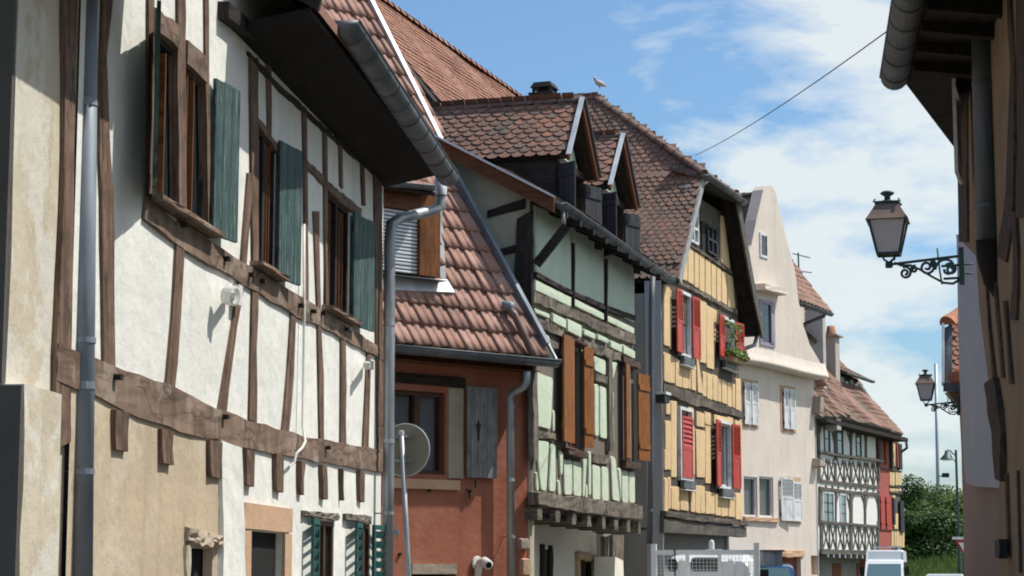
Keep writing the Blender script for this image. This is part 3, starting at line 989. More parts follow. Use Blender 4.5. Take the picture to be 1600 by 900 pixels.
# downpipe from the far end of the gutter to the wall corner
pts = [at(689, 288, 24.6), at(688, 322, 24.7), at(672, 330, 24.6), at(625, 341, 24.2), at(611, 350, 24.1), at(609, 380, 24.05), at(608, 560, 24.0), at(607, 760, 24.0), at(605, 905, 24.0)]
pipe_obj(h1, pts, .066, M['zinc'], [(at(607.5, 665, 24.02), Z), (at(606, 802, 24.0), Z)], wall=-F1.n * .15)
MB().lathe(at(689, 290, 24.6), [(.075, -.12), (.078, .1), (.07, .1)], 12).build('gutter_outlet', M['zinc_light'], h1, smooth=True)
# near downpipe, on the joint with the next house
PF = F1.shifted(.17)
tp, bt = at(137, -60, 13.4), at(127, 960, 13.4)
cl = [(at(131.5, 532, 13.4), Z), (at(129.5, 737, 13.4), Z)]
pipe_obj(h1, [tp, bt], .073, M['pipe_blue'], cl, wall=-F1.n * .2 - F1.e * .1)
# floodlight and little fittings
def floodlight(x, y, s):
    t = thing('wall_light', LBL.pop(0), 'light', F1.p(x, y))
    c = F1.p(x, y, .16)
    MB().box(Plane(F1.p(x, y, .0), F1.e, Z), -.09 * s, .09 * s, -.12 * s, .12 * s, 0.02, .08).build('back_plate', M['white_plastic'], t)
    MB().lathe(c, [(.0, -.09 * s), (.10 * s, -.09 * s), (.115 * s, -.02), (.115 * s, .05 * s), (.09 * s, .055 * s), (0, .035 * s)], 18, ax=(F1.n - Z * .15 - F1.e * .3)).build('lamp_head', M['white_plastic'], t)
    MB().bar(F1.p(x, y, .05), F1.p(x, y, .18), .05, .05).build('arm', M['white_plastic'], t)
LBL = ['white floodlight on the brown brace of the white timbered house', 'small white fitting at the far right end of the white timbered wall']
floodlight(362, 462, .72)
floodlight(574, 571, .4)
t = thing('wall_cable', 'pale loose cable hanging across the brown floor beam of the white house', 'cable', F1.p(475, 665))
pp = [(475, 350, .05), (475, 500, .05), (473, 665, .06), (477, 690, .12), (472, 700, .12), (463, 708, .12), (460, 722, .1), (452, 728, .09), (450, 733, .08)]
MB().tube([F1.p(*q) for q in pp], .014, 6).build('cable_run', M['white_plastic'], t, smooth=True)
# iron shutter hooks and plates on the beams
for x, y in [(278, 352), (345, 405), (384, 430), (402, 440), (462, 478), (482, 487), (498, 490), (535, 515), (173, 590), (343, 652), (505, 700)]:
    MB().box(Plane(F1.p(x, y), F1.e, Z), -.035, .035, -.015, .02, .02, .08).build('iron_peg', M['timber_dark'], h1, grain=F1.n)

# ================================================================ H0: narrow rendered house at the left edge
F0 = wall_plane((-15, 12.05), (88, 13.3))
F0 = F0.shifted(.05)
h0 = house('rendered_house', 'narrow cream and beige rendered house front at the left edge of the photo', F0)
L0 = F0.ab(98, HOR)[0]
MB().strip(F0, [(0, 2.7), (0, 5.9)], [(L0, 2.7), (L0, 5.9)], -.4, 0, seg=.4, rows=4, jit=.01, dj=.006).build('wall', M['plaster_cream_left'], h0)
MB().strip(F0, [(-.02, 0), (-.02, 2.702)], [(F0.shifted(.125).ab(93, 800)[0], 0), (F0.shifted(.125).ab(93, 800)[0], 2.702)], -.4, .125, seg=.3, rows=4, jit=.012, dj=.008).build('plinth', M['plaster_cream_left'], h0)
MB().box(F0, .3, L0, 0, 2.70, -.4, -.01).build('wall', M['plaster_cream_left'], h0)
MB().box(F0, -.02, L0 - .02, 0, 5.85, -6, -.41).build('rear_wall', M['plaster_grey'], h0)
MB().box(F0, -.06, -.026, 0, 2.69, -6, .118).build('side_wall', M['plaster_shaded'], h0)  # side faces coloured dark to paint in their shade
MB().box(F0, -.05, -.004, 2.71, 5.84, -6, -.006).build('side_wall', M['plaster_shaded'], h0)
prof = [(.62, 5.78), (.62, 5.88), (-3, 8.6), (-3, 8.45)]
mb = MB(); mb.hexa([F0.w(-2.5, z, c) for c, z in prof], [F0.w(L0 + .95, z, c) for c, z in prof]); mb.build('roof', M['tile_orange'], h0)
gutter_obj(h0, F0.w(-2.5, 5.80, .66), F0.w(L0 + .9, 5.80, .66), .09, M['zinc_dark'], .8)

# ================================================================ H2: small red house with the roman-tile roof
F2 = wall_plane((600, 27.3), (826, 29.0))
h2 = house('red_house', 'low brick-red house with a steep pink tiled roof behind the round sign', F2)
aL, aRr = -.9, F2.len
WN = rect(F2, 614, 608, 696, 742)
WL = rect(F2, 640, 896, 712, 990)
wall_holes(h2, 'wall', M['plaster_red'], F2, aL, aRr, 0, 4.75, [WN, WL], depth=.25)
mb = MB(); mb.box(F2, aRr - .2, aRr - .005, 0, 4.6, -5, -.01); mb.box(F2, aL, aRr, 0, 4.6, -5.2, -5.0); mb.build('rear_wall', M['plaster_red'], h2)
window(h2, F2, WN, c=-.1, frame=M['window_wood'], pane=M['glass'], nx=2, fw=.055, curtain=M['curtain'])
def px_box(parent, pl, name, mat, x0, y0, x1, y1, c0, c1, **kw):
    r = rect(pl, x0, y0, x1, y1)
    return MB().strip(pl, [(r[0], r[2]), (r[0], r[3])], [(r[1], r[2]), (r[1], r[3])], c0, c1, seg=.25, jit=.006, dj=.003).build(name, mat, parent, grain=kw.pop('grain', pl.e), **kw)
px_box(h2, F2, 'lintel', M['timber_dark'], 600, 580, 726, 606, -.05, .03)
px_box(h2, F2, 'jamb', M['rubble'], 699, 606, 723, 748, -.05, .025)
px_box(h2, F2, 'window_sill', M['sandstone'], 610, 747, 716, 766, -.1, .06)
px_box(h2, F2, 'lintel', M['rubble'], 641, 881, 713, 897, -.1, .03)
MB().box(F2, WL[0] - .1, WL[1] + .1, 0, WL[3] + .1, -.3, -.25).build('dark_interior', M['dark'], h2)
# grey plank shutter folded flat on the wall, iron cross on it
r = rect(F2, 725, 604, 771, 748)
sh = MB()
for i in range(3):
    w_ = (r[1] - r[0]) / 3
    sh.box(F2, r[0] + w_ * i + .003, r[0] + w_ * (i + 1) - .003, r[2] + ru(0, .01), r[3], .05, .08)
sh.box(F2, r[0] + .02, r[1] - .02, r[2] + .03, r[3] - .03, .045, .07)
sh = sh.build('shutter', M['shutter_grey'], h2, grain=Z)
c = F2.ab(748, 664, .09)
mb = MB(); mb.prism(F2, [(c[0] - .012, c[1] - .22), (c[0] + .012, c[1] - .22), (c[0] + .03, c[1] - .03), (c[0] + .06, c[1]), (c[0] + .025, c[1] + .015), (c[0], c[1] + .07), (c[0] - .025, c[1] + .015), (c[0] - .06, c[1]), (c[0] - .03, c[1] - .03)], .081, .09)
mb.build('ornament', M['iron'], sh)
MB().tube([F2.p(743, 750, .06), F2.p(743, 762, .08)], .012, 6).build('shutter_catch', M['iron'], h2)
MB().tube([F2.p(728, 764, .02), F2.p(733, 768, .06), F2.p(734, 780, .05)], .012, 6).build('iron_hook', M['iron'], h2)
# fascia boards and gutter
E0, E1 = F2.shifted(.5).ab(560, 541), F2.shifted(.5).ab(866, 566)
px_box(h2, F2, 'fascia', M['fascia_brown'], 560, 560, 824, 582, 0, .3)
MB().box(F2, aL, aRr + .1, E1[1] + .0, E1[1] + .05, -.1, .46).build('soffit', M['fascia_brown'], h2, grain=F2.e)
ze = (E0[1] + E1[1]) / 2
gp, gq = F2.w(E0[0], ze + .03, .55), F2.w(E1[0], ze + .03, .55)
gutter_obj(h2, gp, gq, .1, M['zinc_dark'], .8)
MB().box(F2, E1[0] - .55, E1[0] + .02, ze + .02, ze + .05, -.2, .5).build('verge_flashing', M['zinc'], h2)
pts = [F2.p(823, 580, .52), F2.p(823, 596, .50), F2.p(818, 604, .45), F2.p(801, 614, .2), F2.p(797, 622, .17), F2.p(797, 640, .16), F2.p(798, 905, .16)]
pipe_obj(h2, pts, .055, M['zinc'], [(F2.p(798, 636, .16), Z), (F2.p(798, 839, .16), Z)], wall=-F2.n * .16)
# roof plane: eave direction F2.e, rake along the green house's side wall
F3 = wall_plane((832, 29.0), (994, 35.3))
S3 = F3.perp(0.0)            # side wall of the green house: e runs from the back to the front
rake_o = S3.shifted(.08)
pA = F2.p(868, 562, .5); pB = rake_o.p(706, 262); pC = rake_o.p(570, 0)
rk = (pC - pA)
RP2 = Plane(pA, F2.e, rk)
poly = [RP2.ab(868, 564), RP2.ab(780, 398), RP2.ab(700, 248), RP2.ab(685, 217), RP2.ab(626, 100), RP2.ab(566, -25), RP2.ab(400, -25), RP2.ab(400, 470), RP2.ab(540, 540)]
rf = MB().prism(RP2, poly, -.12, -.035).build('roof', M['timber_dark'], h2, grain=F2.e)
tpoly = [(a, b) for a, b in poly]
dorm = [RP2.ab(560, 228), RP2.ab(692, 285), RP2.ab(690, 452), RP2.ab(560, 452)]
tl = tiles(rf, RP2, tpoly, .30, .335, M['tile_roman'], 'roman', 300, b_from=.02, wave=.008, stag=0, skew=rk.dot(RP2.e) / rk.dot(RP2.r), cut=[RP2.ab(540, 240), RP2.ab(674, 285), RP2.ab(674, 430), RP2.ab(690, 446), RP2.ab(540, 440)])
# verge flashings
V0, V1 = RP2.p(690, 224, .03), RP2.p(572, -12, .03)
MB().bar(V0, V1, .07, .09, up=RP2.n).build('verge_trim', M['zinc_light'], h2)
MB().bar(RP2.p(852, 540, .04), RP2.p(702, 262, .04), .07, .16, up=RP2.n).build('verge_flashing', M['pipe_blue'], h2)
MB().bar(RP2.p(868, 562, .05), RP2.p(845, 518, .05), .03, .06, up=RP2.n).build('verge_trim', M['zinc_light'], h2)
# dormer with roller shutter
_q = RP2.p(670, 452, .1); DP = F2.shifted((_q - F2.o).dot(F2.n))
dz0 = rect(DP, 560, 322, 658, 428)
dw = rect(DP, 656, 330, 687, 430)
o_ = F2.shifted(0)
cdorm = .0
d0, d1 = DP.ab(520, 450)[0], DP.ab(688, 400)[0]
zbot, ztop = DP.ab(660, 428)[1], DP.ab(640, 296)[1]
DF = DP
dm = MB().box(DF, dz0[0] - .4, dw[0], ztop - .28, ztop, -1.6, .02).build('dormer', M['fascia_brown'], h2, grain=F2.e)
MB().box(DF, dw[0], dw[1], zbot - .02, ztop - .01, -1.6, .01).build('dormer_post', M['timber_orange'], dm, grain=Z)
nsl = 17
for k in range(nsl):
    z0 = zbot + (ztop - .28 - zbot) * k / nsl
    MB().strip(DF, [(dz0[0] - .4, z0), (dw[0] - .004, z0)], [(dz0[0] - .4, z0 + (ztop - .28 - zbot) / nsl - .008), (dw[0] - .004, z0 + (ztop - .28 - zbot) / nsl - .008)], -.1, -.05, seg=1, rows=3, jit=0, dj=.002).build('roller_slat', M['roller_white'], dm)
MB().box(DF, dz0[0] - .4, dw[0] - .01, zbot, ztop - .28, -.2, -.11).build('roller_back', M['dark'], dm)
px_box(h2, DF, 'window_sill', M['zinc_dark'], 560, 425, 692, 440, -.2, .12)
MB().prism(RP2, [RP2.ab(560, 437), RP2.ab(694, 441), RP2.ab(706, 461), RP2.ab(560, 455)], .02, .075).build('flashing', M['zinc_light'], h2)
MB().prism(RP2, [RP2.ab(686, 300), RP2.ab(694, 441), RP2.ab(684, 441), RP2.ab(678, 300)], -.02, .05).build('flashing', M['zinc_dark'], h2)
# dormer roof
de = DF.shifted(.22)
q0, q1 = de.p(560, 280), de.p(684, 292)
gutter_obj(dm, q0, q1, .06, M['zinc_dark'], .7)
DR = Plane(q0, F2.e, -F2.n * .8 + Z * .45)
dpoly = [(0, 0), ((q1 - q0).length - .02, 0), (DR.ab(618, 236)[0], DR.ab(618, 236)[1]), (0, DR.ab(618, 236)[1])]
dr = MB().prism(DR, dpoly, -.07, -.03).build('dormer_roof', M['timber_dark'], h2, grain=F2.e)
tiles(dr, DR, dpoly, .30, .33, M['tile_roman'], 'roman', 100, wave=.003, stag=0)
# short overflow pipe lying on the roof and leaning elbow
pts = [RP2.p(796, 484, .14), RP2.p(804, 492, .14), RP2.p(829, 546, .14), RP2.p(833, 553, .12), RP2.p(829, 560, .02)]
MB().tube(pts, .055, 12).build('roof_pipe', M['pipe_brown'], h2, smooth=True)
MB().tube([at(800, 480, 28.3), at(786, 478, 28.5), at(779, 470, 28.6)], .075, 12).build('pipe_elbow', M['pipe_blue'], h2, smooth=True)
# white boiler flue
t = thing('flue_pipe', 'white elbow flue outlet near the foot of the red wall', 'pipe', F2.p(750, 897))
pts = [F2.p(746, 905, .06), F2.p(747, 890, .09), F2.p(750, 880, .1), F2.p(757, 878, .22), F2.p(764, 883, .34)]
fl = MB().tube(pts, [.045, .05, .06, .07, .065], 14).build('tube', M['white_plastic'], t, smooth=True)
MB().lathe(F2.p(764, 883, .35), [(.0, .0), (.045, .002), (.046, -.01)], 12, ax=(pts[-1] - pts[-2])).build('outlet', M['dark'], t)
MB().lathe(F2.p(746, 880, .02), [(.0, .02), (.09, .02), (.1, 0)], 16, ax=F2.n).build('wall_flange', M['white_plastic'], t)
for x, y in [(624, 866), (733, 768), (670, 766)]:
    MB().box(Plane(F2.p(x, y), F2.e, Z), -.02, .02, -.02, .02, 0, .03).build('iron_peg', M['iron'], h2)
t = thing('wall_tap', 'small metal bracket fixed beside the downpipe at the left of the red wall', 'bracket', at(619, 830, 24.3))
c = at(619, 830, 24.25)
MB().bar(c + Vector((-.06, 0, 0)), c + Vector((.03, 0, -.02)), .05, .05).build('mount', M['zinc'], t)
MB().bar(c + Vector((.0, 0, .06)), c + Vector((.03, 0, -.08)), .03, .02).build('arm', M['zinc'], t)

# ================================================================ round traffic sign seen from behind, on a leaning pole
PD = 24.75
t = thing('traffic_sign', 'round sign seen from behind on a leaning metal pole before the red house', 'road sign', (at(637, HOR, PD).x, PD, 0))
p0, p1 = at(639, 905, PD), at(627, 676, PD)
p0 = p1 + (p0 - p1) * 1.0
base_ = p1 + (p0 - p1) * ((p1.z) / (p1.z - p0.z))
MB().tube([base_, p1], .032, 14).build('pole', M['zinc'], t, smooth=True)
MB().lathe(p1, [(.0, .03), (.036, .02), (.037, -.03)], 14).build('pole_cap', M['zinc_light'], t)
c = at(633, 703, PD + .09)
mb = MB()
nrm = Vector((-.0, -1, 0)).normalized(); nrm = Vector((-.35, -1, 0)).normalized()
mb.lathe(c, [(0, .0), (.312, .0), (.318, -.01), (.312, -.02), (0, -.02)], 48, ax=nrm)
mb.build('sign_plate', M['sign_back'], t)
mb = MB(); x = nrm.cross(Z).normalized()
mb.tube([c + (x * math.cos(2 * math.pi * k / 48) + Z * math.sin(2 * math.pi * k / 48))* .317 for k in range(49)], .008, 6)
mb.build('sign_rim', M['zinc_light'], t)
for dz in (-.13, .16):
    mb = MB().bar(c + Z * dz - x * .12 + nrm * .02, c + Z * dz + x * .14 + nrm * .02, .02, .035)
    mb.bar(c + Z * dz + nrm * .02, c + Z * dz + nrm * .09, .09, .03)
    mb.build('clamp', M['zinc'], t)
# ================================================================ H3: green half-timbered house
h3 = house('green_house', 'pale green half-timbered house with orange-brown shutters and two tiled dormers', F3)
aE = F3.len
def panel(parent, pl, mat, x0, x1, y0, y1, c0=-.01, c1=.035, x2=None, x3=None, rad=.07, inset=.010, free=False, bb=0.0, drop=None):
    """raised plaster panel: columns x0..x1 at the top, x2..x3 at the bottom; y0 and y1 taken at the left edge"""
    x2 = x0 if x2 is None else x2; x3 = x1 if x3 is None else x3
    tl = pl.ab(x0, y0); bl = pl.ab(x2, y1)
    tr = (pl.ab(x1, y0)[0], tl[1]); br = (pl.ab(x3, y1)[0], bl[1])
    if drop: tr = (tr[0], tr[1] - drop)
    j = lambda q: (q[0] + ru(-.008, .008), q[1] + ru(-.015, .015))
    return MB().pillow(pl, [j(bl), j(br), j(tr), j(tl)], c0, c1, rad, inset).build('plaster_panel', mat, parent)
G = M['plaster_green']; TG = M['timber_grey']
zj = F3.ab(835, 795)[1]
w31 = rect(F3, 888, 543, 906, 702); w32 = rect(F3, 976, 573, 990, 724)
wall_holes(h3, 'wall', TG, F3, 0, aE, zj - .05, 6.95, [w31, w32], c=-.02, depth=.2)
A = cv(790, 280, 4); B = cv(790, 480, 4); C = cv(790, 675, 4)
# top storey, in the shade of the eaves
for (x0, x1, yt, yb) in [(180, 402, 300, 578), (180, 402, 622, 694), (412, 607, 400, 700), (412, 607, 742, 790), (620, 797, 480, 795), (620, 797, 840, 885)]:
    u0, v0, u1, v1 = A(x0, yt, x1, yb)
    if yt in (300, 400, 480):
        tl = F3.ab(u0, v0); bl = F3.ab(u0, v1); a1 = F3.ab(u1, v0)[0]
        MB().pillow(F3, [bl, (a1, bl[1] - .02), (a1, 6.9), (tl[0], 6.9)], -.02, .02, .02, .015).build('plaster_panel', G, h3)
    else:
        panel(h3, F3, G, u0, u1, v0, v1, c1=.02, rad=.02)
# row of short panels
for (x0, x1, yt, yb) in [(172, 262, 0, 32), (283, 365, 32, 95), (375, 462, 70, 150), (478, 548, 128, 178), (565, 630, 163, 206), (645, 715, 204, 255), (725, 797, 236, 288)]:
    u0, v0, u1, v1 = B(x0, yt, x1, yb); panel(h3, F3, G, u0, u1, v0, v1, c1=.035, rad=.035)
# main storey
for q in [(190, 268, 145, 300, 195, 292), (172, 291, 398, 738, 182, 276), (291, 302, 640, 775), (552, 620, 300, 400), (552, 577, 476, 800, 552, 577), (585, 624, 488, 812, 585, 628),
          (645, 695, 330, 440, 647, 668), (648, 672, 520, 640, 650, 668), (652, 668, 655, 850, 655, 675), (476, 494, 262, 292)]:
    x0, x1, yt, yb = q[:4]; x2, x3 = (q[4], q[5]) if len(q) > 4 else (x0, x1)
    u0, v0, u1, v1 = B(x0, yt, x1, yb); u2, _, u3, _ = B(x2, 0, x3, 0)
    panel(h3, F3, G, u0, u1, v0, v1, x2=u2, x3=u3, c1=.016)
# parapet storey
for q in [(185, 266, 48, 360, 216, 250), (280, 307, 74, 372, 267, 308), (330, 355, 114, 270, 338, 350), (357, 411, 165, 390, 364, 411), (417, 468, 183, 396, 419, 468), (482, 504, 155, 405, 478, 488),
          (514, 529, 115, 400), (537, 587, 203, 422, 541, 588), (594, 636, 210, 424, 598, 640), (653, 681, 153, 428, 664, 711), (699, 716, 222, 425, 715, 719), (721, 761, 230, 438, 725, 763), (767, 803, 240, 446, 767, 804),
          (184, 192, 250, 370, 186, 203), (322, 334, 300, 395, 324, 341), (497, 507, 330, 415, 494, 508)]:
    x0, x1, yt, yb = q[:4]; x2, x3 = (q[4], q[5]) if len(q) > 4 else (x0, x1)
    u0, v0, u1, v1 = C(x0, yt, x1, yb); u2, _, u3, _ = C(x2, 0, x3, 0)
    panel(h3, F3, G, u0, u1, v0, v1, x2=u2, x3=u3, c1=.016)
# timbers standing proud
def hb3(pts_t, pts_b, cvf, mat=TG, c1=.035, **kw):
    f = lambda P: [cvf(*p) for p in P]
    return hbeam(h3, F3, f(pts_t), f(pts_b), mat, -.03, c1, **kw)
hb3([(165, 692), (400, 800), (612, 896), (800, 975)], [(165, 770), (400, 872), (612, 965), (800, 1040)], A, seg=.3, rows=2, jit=.02, dj=.006)
hb3([(165, 55), (300, 100), (345, 150)], [(165, 120), (300, 172), (345, 190)], B, seg=.3, rows=2, jit=.015, dj=.005)
hb3([(480, 205), (640, 262), (712, 285)], [(480, 262), (640, 322), (712, 345)], B, seg=.15, rows=2, jit=.02, dj=.015)
hb3([(182, 768), (302, 785)], [(182, 818), (302, 832)], B, seg=.15)
hb3([(552, 408), (632, 434)], [(552, 462), (632, 487)], B, seg=.15)
hb3([(180, 580), (400, 690), (610, 780), (800, 850)], [(180, 615), (400, 728), (610, 820), (800, 888)], A, mat=M['timber_dark'], c1=.04, seg=.3, rows=2, jit=.006)
hb3([(150, 372), (470, 415), (812, 455)], [(152, 452), (470, 510), (812, 552)], C, c1=.13, seg=.3, rows=3, jit=.02, dj=.008)
hb3([(532, 128), (640, 140)], [(532, 192), (640, 205)], C, seg=.15)
for (xl, xr, y0, x2, x3, y1) in [(402, 410, 400, 404, 411, 800), (608, 618, 500, 610, 619, 890)]:
    vbeam(h3, F3, [A(xl, y0), A(x2, y1)], [A(xr, y0), A(x3, y1)], M['timber_dark'], -.02, .06, seg=.3)
for (xl, xr, y0, x2, x3, y1) in [(140, 172, 100, 150, 185, 960), (622, 646, 320, 630, 655, 900)]:
    vbeam(h3, F3, [B(xl, y0), B(x2, y1)], [B(xr, y0), B(x3, y1)], TG, -.02, .06, seg=.2)
# joist ends below the jetty
for x0, x1 in [(157, 186), (272, 300), (378, 403), (472, 497), (565, 588), (643, 666), (723, 744), (794, 811)]:
    y0 = 460 + (x0 - 157) * .135
    a0, b1 = F3.ab(*C(x0, y0 + 8)); a1, b0 = F3.ab(*C(x1, y0 + 90))
    MB().strip(F3, [(a0, b0), (a0, b1)], [(a1, b0), (a1, b1)], -.7, .10, seg=.1, jit=.012).build('joist_end', TG, h3, grain=F3.n)
# windows and shutters
for k, (w, hx0, hx1, hy0, hy1, sx0, sx1, sy0, sy1) in enumerate([(w31, 345, 478, 165, 222, 357, 478, 95, 150), (w32, 708, 812, 300, 362, 720, 812, 170, 222)]):
    u0, v0, u1, v1 = B(hx0, hy0, hx1, hy1 + 30)
    r = rect(F3, u0, v0, u1, v1); MB().strip(F3, [(r[0], r[2]), (r[1], r[2])], [(r[0], r[3]), (r[1], r[3])], 0, .09, seg=.2, jit=.006).build('lintel', M['window_wood'], h3, grain=F3.e)
    u0, v0, u1, v1 = C(sx0, sy0, sx1, sy1 + 18)
    r = rect(F3, u0, v0, u1, v1); MB().strip(F3, [(r[0], r[2]), (r[1], r[2])], [(r[0], r[3]), (r[1], r[3])], 0, .1, seg=.2, jit=.006).build('window_sill', M['window_wood'], h3, grain=F3.e)
    window(h3, F3, (w[0], w[1], w[2], w[3]), c=-.1, frame=M['window_wood'], pane=M['glass_dark'], nx=2)
sb = M['shutter_brown']
zt3, zb3 = F3.ab(888, 531)[1], F3.ab(888, 694)[1]
shutter(h3, F3, w31[0] - .02, -1, zb3, zt3, .72, 178, sb, c=.09)
shutter(h3, F3, w31[1] + .02, 1, zb3, zt3 - .02, .42, 174, sb, c=.06)
shutter(h3, F3, w32[0], -1, zb3 - .02, zt3 - .02, .4, 176, sb, c=.08)
shutter(h3, F3, w32[1] + .02, 1, zb3, zt3 - .1, .55, 172, sb, c=.08)
# ground floor, set back under the jetty
G3 = F3.shifted(-.5)
gw = [rect(G3, 845, 858, 858, 960), rect(G3, 903, 874, 930, 960)]
wall_holes(h3, 'lower_wall', M['plaster_cream'], G3, -.02, aE - .8, 0, zj - .0, gw, depth=.2)
MB().box(F3, 0, aE, zj - .12, zj - .06, -1.2, .0).build('jetty_floor', M['timber_dark'], h3, grain=F3.e)
for (x0, x1, y0, y1, mt) in [(843, 847, 850, 960, 'timber_dark'), (856, 860, 852, 960, 'timber_dark'), (898, 903, 866, 960, 'ochre_wood'), (930, 935, 872, 960, 'ochre_wood'), (940, 946, 838, 960, 'timber_grey'), (953, 970, 836, 905, 'timber_grey')]:
    vbeam(h3, G3, [(x0, y0), (x0, y1)], [(x1, y0), (x1, y1)], M[mt], -.02, .05, seg=.2)
hbeam(h3, G3, [(898, 862), (936, 868)], [(898, 874), (936, 880)], M['ochre_wood'], -.02, .06, seg=.2)
for w in gw: window(h3, G3, w, c=-.1, frame=M['window_wood'], pane=M['glass_dark'], nx=1)
# rounded stone at the corner of the passage
MB().strip(F3, [F3.ab(966, 870), F3.ab(962, 960)], [F3.ab(978, 876), F3.ab(984, 960)], -.4, -.05, seg=.2, jit=.02).build('corner_stone', M['plaster_cream'], h3)
mb = MB()
for x0, x1, y0, y1 in [(808, 826, 840, 858), (808, 826, 859, 868), (811, 827, 869, 885), (810, 828, 886, 902)]: pass
for i, (x0, x1, y0, y1, mt) in enumerate([(809, 826, 840, 859, 'rubble'), (812, 827, 872, 900, 'sandstone')]):
    r = rect(F2.shifted(.03), x0, y0, x1, y1); MB().pillow(F2.shifted(.03), [(r[0], r[2]), (r[1], r[2]), (r[1], r[3]), (r[0], r[3])], -.05, .06, .05, .02).build('corner_stone', M[mt], h2)
# body: side wall, back, passage end
mb = MB(); mb.box(F3, .0, .2, 0, 7.0, -4.4, -.03); mb.box(F3, .2, aE, 0, 6.9, -4.6, -4.4); mb.box(F3, aE - .2, aE, zj - .1, 6.9, -4.4, -.03); mb.box(F3, .2, aE - .8, 0, 2.4, -1.4, -1.3)
mb.build('rear_wall', M['plaster_side'], h3)
zR = 6.76
# gable wall towards the camera with its timbers
E3 = F3.w(0, 0, .57)
e3p = S3.shifted(.22).ab(865, 318)      # eave corner on the plane of the verge
r3p = S3.shifted(.22).ab(680, 222)
slope = (r3p[1] - e3p[1]) / (e3p[0] - r3p[0])
zc = lambda c: e3p[1] + (e3p[0] - c) * slope     # roof height at outward offset c (side plane a == offset)
mb = MB(); mb.prism(S3, [(-.03, 0), (-.03, zc(0) - .1), (-4.2, zc(-4.2) - .1), (-4.2, 0)], -.01, .02); mb.build('side_wall', M['plaster_side'], h3)
def sb3(l, r_, c1=.06): return vbeam(h3, S3, l, r_, M['timber_dark'], 0.0, c1, seg=.2)
sb3([(808, 345), (806, 420), (806, 560)], [(833, 330), (834, 420), (836, 560)], .09)
sb3([(763, 328), (822, 310)], [(763, 341), (822, 328)])
sb3([(779, 390), (812, 380)], [(783, 402), (812, 394)])
sb3([(784, 420), (806, 455)], [(784, 434), (806, 470)])
# brace under the eaves
MB().bar(F3.w(.0, zc(0) - 1.05, .06), F3.w(.05, zc(.5) - .22, .5), .11, .12).build('brace', M['timber_dark'], h3, grain=F3.n)
# roof
mb = MB()
c0_, c1_ = e3p[0], -3.4
mb.hexa([F3.w(-.24, zc(c0_) - .0, c0_), F3.w(-.24, zc(c0_) + .10, c0_), F3.w(-.24, zc(c1_) + .1, c1_), F3.w(-.24, zc(c1_), c1_)],
        [F3.w(aE + .3, zc(c0_), c0_), F3.w(aE + .3, zc(c0_) + .10, c0_), F3.w(aE + .3, zc(c1_) + .1, c1_), F3.w(aE + .3, zc(c1_), c1_)])
mb.build('roof', M['timber_dark'], h3, grain=F3.n)
P3v = S3.shifted(.25)
mb = MB(); mb.prism(P3v, [(e3p[0] + .02, zc(e3p[0]) - .14), (e3p[0] + .02, zc(e3p[0]) + .07), (-2.6, zc(-2.6) + .07), (-2.6, zc(-2.6) - .14)], 0, .03); mb.build('verge_board', M['fascia_brown'], h3, grain=F3.n)
mb = MB(); mb.bar(P3v.w(e3p[0] + .03, zc(e3p[0]) + .085, .02), P3v.w(-2.6, zc(-2.6) + .085, .02), .1, .03); mb.build('verge_trim', M['zinc_light'], h3)
for i in range(9):
    a = .05 + (aE - .2) * i / 8
    MB().hexa([F3.w(a, zc(.5) - .1, .5), F3.w(a + .1, zc(.5) - .1, .5), F3.w(a + .1, zc(.5) + .0, .5), F3.w(a, zc(.5) + .0, .5)],
              [F3.w(a, zc(0) - .16, 0), F3.w(a + .1, zc(0) - .16, 0), F3.w(a + .1, zc(0), 0), F3.w(a, zc(0), 0)]).build('rafter', M['timber_dark'], h3, grain=F3.n)
gz = zc(c0_) + .02
gutter_obj(h3, F3.w(-.15, gz, c0_ + .07), F3.w(F3.shifted(c0_).ab(1043, 440)[0], gz - .05, c0_ + .07), .085, M['zinc_dark'], .9)
MB().tube([F3.w(.06, gz - .08, c0_ + .07), F3.w(.06, gz - .32, c0_ + .07)], .035, 10).build('gutter_outlet', M['zinc'], h3, smooth=True)
row = MB()
RP3 = Plane(F3.w(-.2, zc(c0_) + .1, c0_), F3.e, -F3.n + Z * slope)
tiles(h3, RP3, [(0.05, 0), (aE + .4, 0), (aE + .4, .9), (.05, .9)], .20, .15, M['tile_scallop'], 'scallop', 120)
